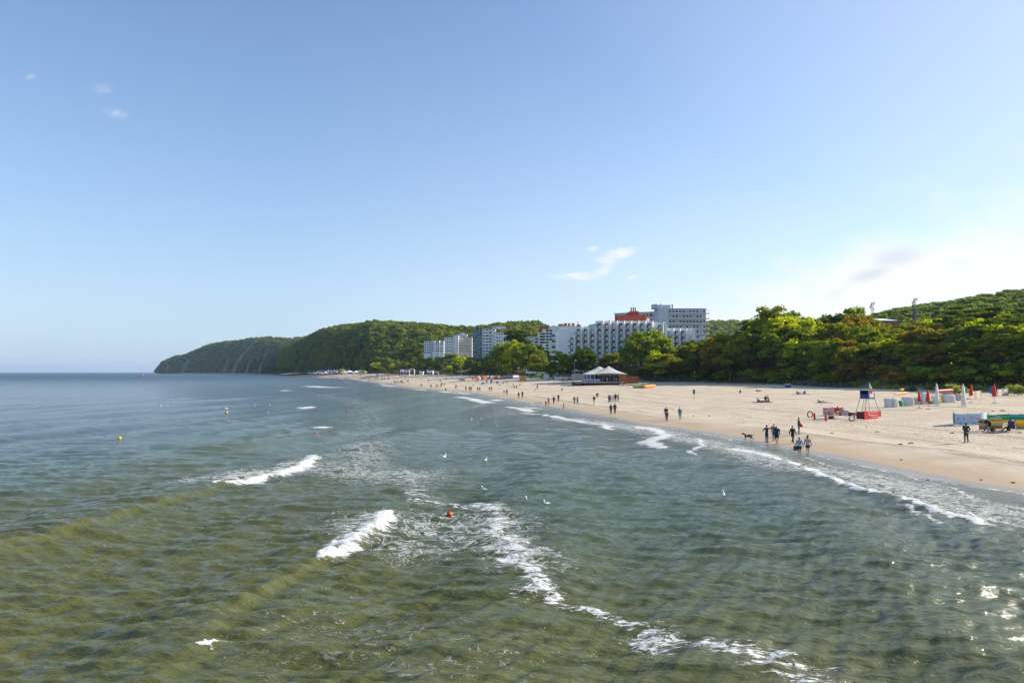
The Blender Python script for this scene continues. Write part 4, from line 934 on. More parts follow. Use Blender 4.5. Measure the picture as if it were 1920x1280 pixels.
# ------------------------------------------------------------------ buildings
WHITE = mat("white_render", (.87, .85, .80), .8, .06, .6); CREAM = mat("cream_render", (.62, .60, .54), .8, .08, .6); GREYR = mat("grey_render", (.60, .61, .61), .8, .08, .5)
REDR = mat("red_cladding", (.42, .085, .05), .7, .12, .5); ORNG = mat("orange_panel", (.55, .14, .04), .7, .12, .8); GLASS = mat("dark_glass", (.016, .022, .034), .22, .3, .5, spec=.35)
BLUEG = mat("blue_glass", (.07, .17, .22), .15, .25, .2, spec=.8); RAIL = mat("rail_metal", (.06, .07, .085), .5, .2, 3, metal=.4); ROOFG = mat("roof_felt", (.16, .165, .17), .9, .2, .4)
CONC = mat("concrete", (.38, .375, .36), .85, .15, .7); CURT = [mat("curtain_pale", (.42, .45, .50), .8), mat("curtain_blue", (.10, .12, .30), .8), mat("curtain_red", (.38, .06, .06), .8), mat("room_dark", (.022, .024, .03), .5)]
STEEL = mat("galvanised_steel", (.34, .35, .36), .45, .1, 4, metal=.6); WOODB = mat("warm_wood", (.24, .105, .045), .6, .25, 3, bump=.3); WOODO = mat("orange_wood", (.45, .16, .035), .55, .15, 3); WOODG = mat("grey_wood", (.21, .17, .13), .85, .25, 3, bump=.3)

def px2x(u, Y): return (u - 960) / F * Y
def vz(v, Y): return CAMZ + (HOR - v) / F * Y

def sawtooth_hotel():
    Y0 = 352.; fh = 10.95 / F * 352.; bw = 13.25 / F * Y0; ang = R(-24)
    root = empty("hotel", (px2x(1046, Y0), Y0, 6), 0, "big white hotel with a sawtooth front of balconies and a red roof block", "hotel")
    ox = px2x(1046, Y0); loc = lambda u: px2x(u, Y0) - ox; zt = lambda v: vz(v, Y0) - 6
    w_ = bw / math.cos(ang) * .985
    # shared pieces in the frame of one bay
    pane = MB().box(.02, .93, 0, .06, 0, 2.25, 0).box(.98, 1.62, 0, .06, .75, 2.25, 0)
    frame = MB().box(-.05, 1.70, -.03, .03, 2.25, 2.34).box(.93, .98, -.04, .03, 0, 2.25).box(-.05, .02, -.04, .03, 0, 2.25).box(1.62, 1.70, -.04, .03, .7, 2.25).box(.98, 1.62, -.04, .03, .68, .75)
    fm = frame.mesh("window_frame", WHITE); panes = [pane.mesh("pane", m_) for m_ in (GLASS, CURT[3], CURT[3], GLASS, CURT[1], CURT[0])]; pred = pane.mesh("pane_red", CURT[2])
    bal = MB().box(-.75, 1.75, -1.35, .0, -.14, 0).mesh("balcony", WHITE)
    bar = MB(); bar.box(-.75, .95, -1.35, -1.31, .95, 1.02).box(-.75, .95, -1.35, -1.31, .08, .14)
    for i in range(12): bar.box(-.75 + i * .14, -.72 + i * .14, -1.345, -1.315, .1, .95)
    railm = bar.mesh("railing", RAIL); parap = MB().box(.95, 1.78, -1.42, -1.30, -.12, 1.12).box(1.70, 1.78, -1.42, -.0, -.12, 1.12).mesh("parapet", WHITE)
    def bay(u, vtop, vbot, top_fin=True, n0=0, red=False):
        x = loc(u); zt_ = zt(vtop); M = Matrix.Translation((x, 0, 0)) @ Matrix.Rotation(ang, 4, 'Z')
        zb_ = -4
        q = MB(); q.box(-.6, w_ - .55, 0, .5, zb_, zt_, 0, M)                       # bay wall behind the balconies
        q.build("bay_wall", WHITE, root)
        fin = MB(); xr = w_ - .62
        fin.prism([(0, 0)], 0, 0) if False else None
        prof = [(0.4, zb_), (-1.38, zb_), (-1.38, zt_ - 3.0), (-.9, zt_ - 1.0), (.0, zt_ + .15), (.4, zt_ + .15)]
        n = len(prof); V = [(xr, y, z) for y, z in prof] + [(xr + .34, y, z) for y, z in prof]
        fin.add(V, [tuple(range(n)), tuple(range(2 * n - 1, n - 1, -1))] + [(i, (i + 1) % n, n + (i + 1) % n, n + i) for i in range(n)], 0, M)
        fin.build("fin", WHITE, root)
        nf = int((zt_ - 1.2 - zt(vbot)) // fh)
        for k in range(nf):
            z = zt_ - 3.55 - k * fh
            b_ = mobj("balcony", bal, root, M @ Vector((.55, 0, z)), ang); mobj("railing", railm, b_); mobj("parapet", parap, b_)
            wn = mobj("window", fm, root, M @ Vector((.62, -.035, z)), ang); mobj("pane", pred if (red and k == 0) else panes[random.choice((0, 1, 1, 2, 3, 4, 5))], wn)
    us = [1079.5 + 13.25 * i for i in range(14)]
    for i, u in enumerate(us):
        if u < 1118: bay(u, 612, 676)
        elif u < 1222: bay(u, 601.5, 680, red=(abs(u - 1132) < 5))
    bay(1067, 628, 672)
    bay(1232, 604, 680)
    for i in range(3): bay(1251 + i * 12.2, 615.5, 680)
    # main bodies
    B = MB()
    def body(u0, u1, vt, y0=.9, y1=16): B.box(loc(u0), loc(u1), y0, y1, -6, zt(vt) - .25)
    body(1067, 1122, 612.5, 2.1); body(1122, 1236, 602, 2.2); body(1236, 1251, 604.5, 2.3); body(1251, 1299, 616, 2.4)
    B.build("wall", WHITE, root)
    MB().box(loc(1296.5), loc(1303), -1.6, 15, -6, zt(615)).build("end_wall", WHITE, root)
    MB().box(loc(1245.5), loc(1251), -1.6, 14, -6, zt(604)).build("end_wall", WHITE, root)
    e = MB(); e.box(loc(1046), loc(1069), -1.2, 14, -6, zt(620.5)); e.box(loc(1052), loc(1078.6), .2, 13, -6, zt(612.5)); e.build("blank_wall", WHITE, root)
    s_ = MB(); s_.box(loc(1050), loc(1066), -.9, .1, zt(620.4), zt(619.2)); s_.tube((loc(1066), -1.0, zt(620)), (loc(1069), -1.0, zt(626)), .25); s_.build("ledge", GREYR, root)
    # curved parapet screen left of the taller part
    c = MB()
    for i in range(10):
        a0, a1 = math.pi * i / 10, math.pi * (i + 1) / 10; xc, r = loc(1112), loc(1121) - loc(1112)
        h = zt(603); c.box(xc - r * math.cos(a0), xc - r * math.cos(a1), -.2 - 1.0 * math.sin((a0 + a1) / 2), .1 - 1.0 * math.sin((a0 + a1) / 2), zt(613), zt(611) + (zt(602.5) - zt(608)) * (i + 3) / 12)
    c.build("curved_screen", GREYR, root)
    rf = MB(); x0, x1 = loc(1163), loc(1219); 
    rf.box(x0, x1, 6, 17, zt(603), zt(588.5)); rf.box(loc(1150), x0, 6.5, 16, zt(603), zt(599.8))
    rf.prism([(loc(1181), zt(588.6)), (loc(1184), zt(583)), (loc(1186), zt(581)), (loc(1203), zt(580.5)), (loc(1203.5), zt(588.6))], 7, 16)
    rf.prism([(loc(1219), zt(603)), (loc(1219), zt(592)), (loc(1226), zt(598)), (loc(1226), zt(603))], 6.5, 16)
    rf.build("red_roof_block", REDR, root)
    MB().box(loc(1213), loc(1219.6), 5.7, 5.98, zt(603), zt(589)).build("orange_panel", ORNG, root)
    MB().tube((loc(1217), 5.6, zt(601)), (loc(1220), 5.2, zt(596)), .45, .9, 10).build("dish", WHITE, root)
    for u in (1190.5, 1194.5, 1198.5):
        MB().tube((loc(u), 10, zt(581)), (loc(u), 10, zt(573.8)), .33, n=8).tube((loc(u), 10, zt(573.8)), (loc(u), 10, zt(573)), .45, n=8).build("chimney", RAIL, root)
    MB().tube((loc(1195), 10, zt(573)), (loc(1195), 10, zt(566)), .06).box(loc(1193.5), loc(1196.5), 9.97, 10.03, zt(568.6), zt(568.2)).build("antenna", STEEL, root)
    MB().box(loc(1144.5), loc(1146.5), 4, 5, zt(601), zt(599)).build("vent", RAIL, root)
    return root
sawtooth_hotel()

def block(name, label, cat, u0, u1, vtop, vbot, Y, depth, nf, nb, wallm, rotd=0, balc=None, win=(.5, .55), winm=None, side=None, roof=None, railm=None, z0=3, hide=0):
    """plain block with every window built; front along local x"""
    X0, X1 = px2x(u0, Y), px2x(u1, Y); W = (X1 - X0) / max(.3, math.cos(R(rotd))); H = vz(vtop, Y) - z0
    root = empty(name, (X0, Y, z0), R(rotd), label, cat) if isinstance(name, str) else name[0]
    M0 = None; par = root; off = Vector((0, 0, 0)); ang = 0
    if not isinstance(name, str):
        off = Vector((X0, Y, z0)) - root.location; ang = R(rotd); inv = Matrix.Rotation(-root.rotation_euler.z, 4, 'Z'); off = inv @ off; ang -= root.rotation_euler.z
    M = Matrix.Translation(off) @ Matrix.Rotation(ang, 4, 'Z')
    MB().box(0, W, 0, depth, 0, H, 0, M).build("wall", wallm, par)
    MB().box(-.3, W + .3, -.3, depth + .3, H, H + .35, 0, M).build("roof", roof or ROOFG, par)
    fh = (vz(vtop, Y) - vz(vbot, Y)) / nf; bw = W / nb; ww, wh = bw * win[0], fh * win[1]
    fm = MB().box(-ww / 2 - .07, ww / 2 + .07, -.09, 0, -.07, 0).box(-ww / 2 - .07, ww / 2 + .07, -.09, 0, wh, wh + .07).box(-ww / 2 - .07, -ww / 2, -.09, 0, 0, wh).box(ww / 2, ww / 2 + .07, -.09, 0, 0, wh).mesh("frame", WHITE)
    pm = [MB().box(-ww / 2, ww / 2, -.05, -.01, 0, wh).mesh("pane", m_) for m_ in (winm or (GLASS, CURT[3], CURT[0]))]
    bm_ = sl_ = None
    for k in range(nf):
        z = H - (k + 1) * fh + fh * .22
        if balc:
            p = M @ Vector((0, 0, z - fh * .2)); b_ = MB().box(.1, W - .1, -1.25, 0, -.1, .08).mesh("balcony", balc) if bm_ is None else bm_; bm_ = b_
            bo = mobj("balcony", b_, par, p, ang)
            if sl_ is None:
                r_ = MB().box(.1, W - .1, -1.3, -1.22, 1.0, 1.08) if railm else MB().box(.1, W - .1, -1.3, -1.22, .05, 1.05)
                if railm:
                    for q in range(int(W / .5)): r_.box(.1 + q * .5, .14 + q * .5, -1.28, -1.24, 0, 1.0)
                sl_ = r_.mesh("railing", railm or balc)
            mobj("railing", sl_, bo)
        for j in range(nb):
            o = mobj("window", fm, par, M @ Vector(((j + .5) * bw, 0, z)), ang); mobj("pane", random.choice(pm), o)
    if side:   # windows on the right-hand end
        for k in range(nf):
            for j in range(side):
                y = (j + .5) * depth / side; A = ang + R(90)
                o = mobj("window", fm, par, M @ Vector((W, y, H - (k + 1) * fh + fh * .25)), A); mobj("pane", random.choice(pm), o)
    return root, M, W, H
# grey slab hotel behind: left wing runs back, right wing faces the sea
grt, M, W, H = block("hotel", "tall pale grey hotel block with long balconies behind the sawtooth hotel", "hotel", 1254, 1324.5, 579, 637, 425, 14, 6, 11, GREYR, 0, balc=GREYR, win=(.62, .5), railm=None, side=3, z0=6)
q = MB(); q.box(-6.3, 0.0, -.9, 13, 0, H + .4); q.build("stair_tower", GREYR, grt)
q = MB(); q.box(-7, 1.6, 1, 9, H + .4, H + 2.7).box(-9, -6.2, 2, 8, H + .4, H + 3.3).build("roof_plant", GREYR, grt)
MB().tube((3.4, 4, H), (3.4, 4, H + 2.6), .35).box(2.9, 3.9, 3.5, 4.5, H + 2.6, H + 3.1).build("vent", RAIL, grt)
MB().tube((-4, 4, H + 2.7), (-4, 4, H + 3.6), .35).build("vent", RAIL, grt)
MB().box(W + .1, W + 1.9, -1.2, .2, H - .9, H - .7).build("roof_overhang", GREYR, grt)
for k in range(6): MB().box(W, W + 1.6, -1.25, 1.5, H - 3.2 - k * 3.2, H - 3.05 - k * 3.2).box(W + 1.52, W + 1.6, -1.25, 1.5, H - 3.05 - k * 3.2, H - 2.1 - k * 3.2).build("end_balcony", GREYR, grt)
block((grt,), None, None, 1153, 1235, 588, 637, 452, 12, 5, 14, GREYR, -28, balc=None, win=(.6, .5))
# stepped white wing left of the sawtooth hotel
Y = 470
wr = empty("hotel", (px2x(1001, Y), Y, 5), 0, "stepped white hotel wing with small square windows and red rooftop boxes", "hotel")
lo = lambda u: px2x(u, Y) - px2x(1001, Y); zt_ = lambda v: vz(v, Y) - 5
steps = [(1001, 1010, 633), (1010, 1017, 625), (1017, 1030, 618), (1030, 1047, 612.5), (1047, 1080, 612)]
wn = MB().box(-.95, .95, -.10, -.02, 0, 1.25).mesh("pane", GLASS); wf = MB().box(-1.07, 1.07, -.12, -.02, -.1, 0).box(-1.07, 1.07, -.12, -.02, 1.25, 1.35).mesh("frame", WHITE)
for i, (a, b_, vt) in enumerate(steps):
    MB().box(lo(a), lo(b_), -.4 * i, 12, 0, zt_(vt)).build("wall", WHITE if i % 2 else CREAM if i == 0 else WHITE, wr)
    MB().box(lo(a) - .1, lo(b_) + .1, -.4 * i - .15, 12, zt_(vt), zt_(vt) + .3).build("roof", WHITE, wr)
for (uu, vts) in ((1006, (637, 643, 649, 655)), (1014.5, (627.5, 632.8, 638, 643.5, 649)), (1019.5, (627.5, 632.8, 638, 643.5)), (1026, (621.5, 627, 632.5, 638, 643.5, 649, 654.5, 660)), (1032.5, (621.5, 627, 632.5, 638))):
    for v_ in vts:
        i = [k for k, s_ in enumerate(steps) if s_[0] <= uu < s_[1]][0]
        o = mobj("window", wf, wr, (lo(uu), -.4 * i, zt_(v_))); mobj("pane", wn, o)
bl = MB().box(-1.5, 2.0, -1.5, 0, 0, .15).box(-1.5, 2.0, -1.5, -1.4, .15, 1.3).mesh("balcony", WHITE); dk_ = MB().box(-1.0, .9, -.1, .0, .1, 2.9).mesh("door", GLASS)
for v_ in (635, 645.5, 656.5):
    for uu in (1037.5, 1043.5): mobj("balcony", bl, wr, (lo(uu), -1.2, zt_(v_ + (0 if uu < 1040 else 2.5)))); mobj("door", dk_, wr, (lo(uu), -1.2, zt_(v_ + (0 if uu < 1040 else 2.5))))
for (a, b_, t0, t1, mm) in ((1009.5, 1019, 622, 611.5, REDR), (1022, 1028.8, 616.5, 610, REDR), (1033.5, 1042, 612.6, 610.2, REDR), (1045.5, 1057, 612, 606.8, REDR), (1057.4, 1063.5, 612, 605.3, REDR), (1065, 1070, 612, 605.3, ORNG), (1072, 1077.8, 612, 605.3, ORNG), (1081, 1089, 611.5, 608, REDR)):
    q = MB(); x0, x1 = lo(a), lo(b_); q.prism([(x0, zt_(t0)), (x1, zt_(t0)), (x1, zt_(t1)), (x0 + (x1 - x0) * .25, zt_(t1))], 1, 5); q.build("rooftop_box", mm, wr)
MB().tube((lo(1085), 3, zt_(608)), (lo(1085), 3, zt_(601.5)), .5, .3).build("chimney", CONC, wr)
# glass fronted tower block with pale balconies
gt, M, W, H = block("apartment_block", "tower block with blue glazed left front and white balcony strip above round trees", "apartment block", 904, 922, 616, 668, 590, 16, 9, 3, WHITE, 0, balc=WHITE, win=(.7, .6), winm=(BLUEG, GLASS), z0=6)
a = block((gt,), None, None, 886, 903.6, 619, 671, 600, 14, 9, 4, BLUEG, -12, balc=BLUEG, win=(.8, .7), winm=(BLUEG, BLUEG, GLASS))
block((gt,), None, None, 922.2, 929, 615, 668, 588, 16, 9, 1, WHITE, 0, win=(.3, .4))
a = block((gt,), None, None, 929.4, 953.5, 623, 667, 584, 12, 7, 5, WHITE, 6, win=(.5, .5), winm=(BLUEG, GLASS, CURT[0]))
MB().box(13, 22.5, -7.2, -6.0, 45, 51.0).box(12.6, 24.8, -8.5, -3, 51.0, 51.6).build("glazed_top", BLUEG, gt) if False else None
q = MB(); q.box(8.3, 20, 3, 11, H + .3, H + 2.2); q.build("roof_plant", GREYR, gt)
MB().box(22, 24.5, 3, 6, H - .5, H + 1.0).build("roof_sign", mat("red_paint", (.55, .04, .035), .6), gt)
# long white block stepping down to the left
dt, M, W, H = block("apartment_block", "white block with dark banded balconies left of the blue glazed tower", "apartment block", 860, 885, 632, 660, 712, 14, 6, 8, CREAM, 0, balc=CREAM, win=(.75, .42), z0=5)
block((dt,), None, None, 850, 859.6, 628.5, 660, 706, 14, 6, 2, WHITE, 0, win=(.3, .4)); block((dt,), None, None, 833, 849.6, 632.5, 660, 716, 12, 5, 4, WHITE, -14, win=(.5, .5), winm=(CURT[0], GLASS))
MB().box(-2, 8.5, 3, 10, H + .3, H + 3.6).box(2, 5, 4, 8, H + 3.6, H + 4.8).build("roof_plant", GREYR, dt); MB().tube((4, 5, H + 4.8), (4, 5, H + 8), .15, .1).box(3, 5, 4.8, 5.2, H + 7, H + 8.2).build("mast", RAIL, dt)
lt, M, W, H = block("apartment_block", "lowest far white block with blue shaded bays at the left end of the row", "apartment block", 795, 809, 639, 663, 760, 12, 5, 3, WHITE, -18, balc=None, win=(.55, .6), winm=(GLASS, CURT[1]), z0=5)
for i, (a0, a1) in enumerate(((810, 815.5), (816, 824), (825, 832.5))):
    block((lt,), None, None, a0, a1, 638.5, 660, 756 - i * 8, 12, 5, 2, WHITE, -18, win=(.6, .6), winm=(GLASS, CURT[1], CURT[0]))
block("apartment_block", "small cream building between the poplars and the stepped white wing", "apartment block", 987, 1000.5, 630.5, 650, 560, 10, 4, 4, CREAM, 0, win=(.5, .45), z0=5)
# flat white roof among the trees on the right
Y = 400; rb = empty("house", (px2x(1641, Y), Y, 30), 0, "building with flat bright roof panels showing above rust coloured trees", "building")
MB().box(0, 15.5, 0, 14, -8, 7.2).build("wall", WOODB, rb)
for i in range(3): MB().add([(i * 4.7, 0, 7.4), (i * 4.7 + 4.2, 0, 7.4), (i * 4.7 + 2.6, 12, 9.3), (i * 4.7 - 1.4, 12, 9.3), (i * 4.7, 0, 7.25), (i * 4.7 + 4.2, 0, 7.25), (i * 4.7 + 2.6, 12, 9.15), (i * 4.7 - 1.4, 12, 9.15)], [(0, 1, 2, 3), (7, 6, 5, 4), (0, 4, 5, 1), (1, 5, 6, 2), (2, 6, 7, 3), (3, 7, 4, 0)]).build("roof_panel", WHITE, rb)

# phone masts
def mast(u, v0, v1, Y, label, solid=False):
    z0, z1 = vz(v0, Y), vz(v1, Y); H = z1 - z0 + 8
    e = empty("phone_mast", (px2x(u, Y), Y, z0 - 8), .3, label, "mast")
    q = MB(); w0 = .9
    for sx_, sy_ in ((-1, -1), (1, -1), (1, 1), (-1, 1)): q.tube((sx_ * w0, sy_ * w0, 0), (sx_ * w0 * .55, sy_ * w0 * .55, H), .12, .09, 5)
    n = 9
    for k in range(n):
        za, zb_ = H * k / n, H * (k + 1) / n; wa, wb = w0 * (1 - .45 * k / n), w0 * (1 - .45 * (k + 1) / n)
        for s_ in (-1, 1): q.tube((-wa, s_ * wa, za), (wb, s_ * wb, zb_), .06, n=4); q.tube((s_ * wa, -wa, za), (s_ * wb, wb, zb_), .06, n=4)
    q.build("lattice", RAIL, e)
    for k in range(7):
        a = k * .9; z = H * (.70 + .3 * (k / 7)); c = Vector((math.cos(a) * 1.5, math.sin(a) * 1.5, z))
        MB().box(-.22, .22, -.12, .12, -.9, .9).tube((0, 0, 0), (-c.x * .6, -c.y * .6, 0), .05, n=4).build("antenna", RAIL, e, c)
    if solid: MB().box(-.9, .9, -.9, .9, 0, H * .62).build("cabinet", RAIL, e)
mast(1637.5, 590, 566, 520, "slim lattice phone mast rising left of the bright roof panels")
mast(1717.5, 590, 558, 480, "darker solid phone mast rising beside the forest hill", True)

# ------------------------------------------------------------------ beach buildings
def pavilion():
    p = gat(1125, 721); Y = 268.; z0 = 1.9; X = lambda u: px2x(u, Y) - px2x(1125, Y); Z = lambda v: vz(v, Y) - z0
    e = empty("beach_pavilion", (px2x(1125, Y), Y, z0), 0, "beach pavilion with twin peaked cream tent roof on a raised deck", "pavilion")
    CAN = mat("tent_canvas", (.62, .60, .52), .8, .06, 1.5)
    # tensile roof: two cones sagging to the eaves
    n = 46; m_ = 26; xs = np.linspace(X(1096.5), X(1175), n); ys = np.linspace(-2.0, 10.5, m_); XX, YY = np.meshgrid(xs, ys)
    eave = Z(701); pk = Z(687.2); P1, P2 = (X(1127.5), 6.2), (X(1142.5), 2.6)
    zz = np.full_like(XX, 0.)
    for (cx, cy) in (P1, P2):
        rr = np.maximum(np.abs(XX - cx) / (9.5 if cx < 2 else 8.2), np.abs(YY - cy) / 7.5) * .6 + .5 * np.hypot((XX - cx) / 9., (YY - cy) / 7.)
        zz = np.maximum(zz, np.clip(1 - rr, 0, 1) ** 1.75)
    ed = np.minimum(np.minimum(XX - xs[0], xs[-1] - XX), np.minimum(YY - ys[0], ys[-1] - YY)); ZZ = eave + (pk - eave) * zz + .25 * np.clip(ed, 0, 2) / 2
    me = np_mesh("tent_roof", np.stack([XX, YY, ZZ], -1).reshape(-1, 3), grid_faces(m_, n), True); me.materials.append(CAN); mobj("tent_roof", me, e)
    MB().box(xs[0], xs[-1], -2.02, -1.98, eave - .22, eave + .02).box(xs[0] - .02, xs[0] + .02, -2, 10.5, eave - .22, eave + .02).box(xs[-1] - .02, xs[-1] + .02, -2, 10.5, eave - .22, eave + .02).build("valance", CAN, e)
    MB().box(-.32, .32, -.03, .0, 0, 2.1).build("vent_flap", RAIL, e, (P2[0] + 1.0, .95, Z(694.5)), 0).rotation_euler = (R(-42), R(25), 0)
    dz = Z(715.6)
    for i in range(26): # deck boards
        y = -6.6 + i * .62; MB().box(X(1075), X(1166), y, y + .58, dz - .12, dz).build("plank", WOODG, e)
    MB().box(X(1075), X(1166), -6.7, -6.62, dz - .32, dz + .02).build("edge_beam", STEEL, e)
    for i in range(11): MB().box(-.09, .09, -.09, .09, -.6, dz - .3).build("post", WOODG, e, (X(1076) + i * (X(1165) - X(1076)) / 10, -6.5, 0))
    MB().box(X(1075) + .2, X(1166) - .2, -6.0, 9, -.4, dz - .35).build("painted_deck_shade", mat("painted_shade_black", (.02, .018, .016), .9), e)  # near-black box below the boards: shade under the deck put in as colour
    st = MB()
    for k in range(6): st.box(X(1083) - k * .42, X(1088) - k * .42, -7.2 - k * .02, -6.6, dz - .2 - k * .24, dz - .14 - k * .24)
    st.build("steps", STEEL, e)
    # walls, posts and glazing
    MB().box(X(1115), X(1160), 9.2, 9.4, dz, eave).box(X(1096), X(1120), 9.2, 9.35, dz, dz + 1.1).build("back_wall", WOODB, e)
    MB().box(X(1159.4), X(1172.5), -1.6, 8.6, dz - .9, Z(703)).build("kiosk_box", WOODO, e)
    for i in range(9):
        uu = 1099 + i * 7.4; MB().box(-.10, .10, -.10, .10, dz, eave - .1).build("post", WOODB if uu > 1122 else CAN, e, (X(uu), -1.4 if uu > 1122 else -1.6, 0))
    for i in range(8):
        uu = 1101 + i * 7.4; MB().box(-.07, .07, -.07, .07, dz, eave - .1).build("post", WOODB, e, (X(uu), 8.8, 0))
    for i in range(4):
        uu = 1126 + i * 8.6; f = MB().box(-.9, .9, .0, .06, dz + .05, dz + .12).box(-.9, .9, 0, .06, dz + 2.6, dz + 2.7).box(-.9, -.8, 0, .06, dz, dz + 2.7).box(.8, .9, 0, .06, dz, dz + 2.7).build("window", WOODB, e, (X(uu) + .8, 1.2, 0))
        MB().box(-.8, .8, .02, .04, dz + .1, dz + 2.6).build("pane", GLASS, f)
    MB().box(X(1122), X(1158), 1.3, 8.6, dz, dz + 1.15).build("bar_counter", WOODB, e)
    for i in range(7): MB().box(0, .34, .0, .10, dz + 1.2, dz + 2.5).build("shelf_item", random.choice((WHITE, CURT[0], WOODO, CREAM)), e, (X(1098 + i * 3.4), 8.6, 0))
    # plank wall beside
    f = empty("wooden_wall", (px2x(1173.5, 272), 272, 1.9), 0, "brown plank wall enclosing the yard right of the beach pavilion", "wall")
    for i in range(16): MB().box(0, .30, 0, .06, 0, vz(703.4, 272) - 2.2 - .03 * (i % 3)).build("plank", WOODB, f, (i * .31, 0, 0))
    # chairs
    proto = empty("deck_chair", (0, 0, 0)); BL = mat("pale_blue_plastic", (.34, .47, .62), .5, .1, 5)
    MB().box(-.26, .26, -.25, .25, .42, .47).build("seat", BL, proto); MB().box(-.26, .26, .22, .27, .5, .95).build("backrest", BL, proto)
    for a in (-.22, .22):
        for b_ in (-.22, .22): MB().box(-.02, .02, -.02, .02, 0, .42).build("leg", BL, proto, (a, b_, 0))
    proto.scale = (1.15,) * 3; DB = mat("navy_plastic", (.03, .06, .22), .5, .1, 5)
    k = 0; tops = []
    for i in range(15):
        for j in range(3):
            uu = 1090 + i * 2.15 + j * .5; last = uu > 1117.5
            loc_ = (px2x(uu, Y), Y - 5.6 + j * 1.9, z0 + dz)
            o = proto if k == 0 else proto.copy()
            if k: 
                COL.objects.link(o)
                for ch in [c for c in proto.children]:
                    c = ch.copy(); COL.objects.link(c); c.parent = o
            o.location = loc_; o.rotation_euler = (0, 0, random.choice((0, math.pi, 1.6, -1.5)) + random.uniform(-.3, .3))
            tag(o, "pale blue chair set out on the pavilion deck", "chair", "pale blue chairs on the pavilion deck"); k += 1
    for i in range(6):
        t = empty("cafe_table", (px2x(1092 + i * 5.0, Y), Y - 4.6 + (i % 2) * 2, z0 + dz), 0, "small round table among the pale blue chairs on the deck", "table", "tables on the pavilion deck")
        MB().lathe([(.38, .70), (.40, .73)], 12).build("table_top", WHITE, t); MB().tube((0, 0, 0), (0, 0, .7), .04).lathe([(.22, 0), (.2, .03)], 10).build("stand", STEEL, t)
    u_ = empty("folded_parasol", (px2x(1119.5, Y), Y - 4, z0 + dz), 0, "navy folded parasol standing at the end of the deck chairs", "parasol")
    MB().lathe([(.08, .9), (.28, 1.0), (.2, 1.8), (.06, 2.3)], 10).build("canopy", cloth('navy'), u_); MB().tube((0, 0, 0), (0, 0, 2.4), .03).build("pole", STEEL, u_)
    for (uu, col, lab) in ((1129, 'white', "person in white behind the deck railing, left of the bar"), (1137.5, 'white', "person in white at the pavilion bar window"), (1150, 'ltgrey', "person in grey at the right of the pavilion bar"), (1154.5, 'white', "person in white beside the orange kiosk wall")):
        far_person(0, 0, 'stand', 180, col, 'white' if col == 'white' else 'ltgrey', lab, pos=(px2x(uu, Y), Y - 1.0, z0 + dz))
pavilion()

def beach_bar():
    Y = 395.; z0 = 4.0; X = lambda u: px2x(u, Y) - px2x(986, Y); Z = lambda v: vz(v, Y) - z0
    e = empty("beach_bar", (px2x(986, Y), Y, z0), 0, "white beach bar with blue lettered fascia and dark glass doors", "beach bar")
    MB().box(X(986), X(1027), .4, 6, -.5, Z(700)).build("wall", mat("teal_wall", (.05, .09, .11), .6), e)
    MB().box(X(986), X(1012), -.3, .2, Z(699.6), Z(692.6)).build("fascia", WHITE, e); MB().box(X(1012.3), X(1027.5), -.1, .2, Z(700), Z(696)).build("fascia", GREYR, e)
    for i in range(9): MB().box(0, .9, 0, .03, 0, 1.25).box(.12, .6, -.04, 0, .2, .6).build("fascia_picture", mat("blue_print", (.08, .17, .38), .6, .6, 2), e, (X(988.4) + i * .78, -.35, Z(696.6) + .1 * (i % 2)))
    for i in range(8):
        f = MB().box(0, .08, 0, .1, 0, Z(700)).build("door_frame", WHITE, e, (X(986.3) + i * 1.35, .25, 0)); MB().box(.1, 1.25, .03, .07, 0, Z(700.3)).build("pane", GLASS, f)
    MB().box(X(985.5), X(1028), -.5, 6.4, Z(700) + .1, Z(700) + .25).build("roof", WHITE, e)
beach_bar()
def kiosk(label, u0, u1, v0, v1, Y, z0, top=WHITE, sign=None, frame=None, wall=None):
    X = lambda u: px2x(u, Y) - px2x(u0, Y); Z = lambda v: vz(v, Y) - z0; W = X(u1)
    e = empty("beach_kiosk", (px2x(u0, Y), Y, z0), 0, label, "kiosk")
    MB().box(0, W, .3, 5, -1.0, Z(v1) * .62).build("wall", wall or WHITE, e); MB().box(-.2, W + .2, -.3, 5.2, Z(v1) * .62, Z(v1)).build("fascia", top, e)
    n = max(1, int(W / 2.4))
    for i in range(n):
        f = MB().box(0, W / n - .5, -.04, 0, .5, .6).box(0, W / n - .5, -.04, 0, Z(v1) * .55, Z(v1) * .58).build("window", WHITE, e, (.25 + i * W / n, .3, 0)); MB().box(0, W / n - .5, -.03, -.01, .6, Z(v1) * .55).build("pane", GLASS, f)
    if sign: MB().box(W * .45, W * .98, -.38, -.31, Z(v1) * .72, Z(v1) * .95).build("sign", sign, e)
    if frame:
        MB().box(0, .5, 0, 2, 0, frame).box(4.6, 5.1, 0, 2, 0, frame).box(0, 5.1, 0, 2, frame - .7, frame).build("arch_frame", WHITE, e, (W + .1, -.2, 0))
        for i in range(7): MB().box(0, .9, 0, .35, 0, .12).build("step", STEEL, e, (W - .2 + i * .32, -2.2, .4 + i * .42))
    return e
YK = 640
kiosk("white beach kiosk with a red sign and a tall square frame beside it", 751, 767, 701.3, 692.5, YK, 4.4, WHITE, mat("pink_sign", (.6, .12, .12), .6), 6.0)
kiosk("small square white booth between the tall frame and the canopied kiosk", 786.5, 793.5, 700.5, 696.2, YK, 4.8)
kiosk("white kiosk with a short mast on its roof near the dune foot", 801, 811.5, 701, 694.6, 620, 4.4)
kiosk("grey white cabin right of the kiosk with the short mast", 813.5, 822, 701, 696, 610, 4.4, GREYR)

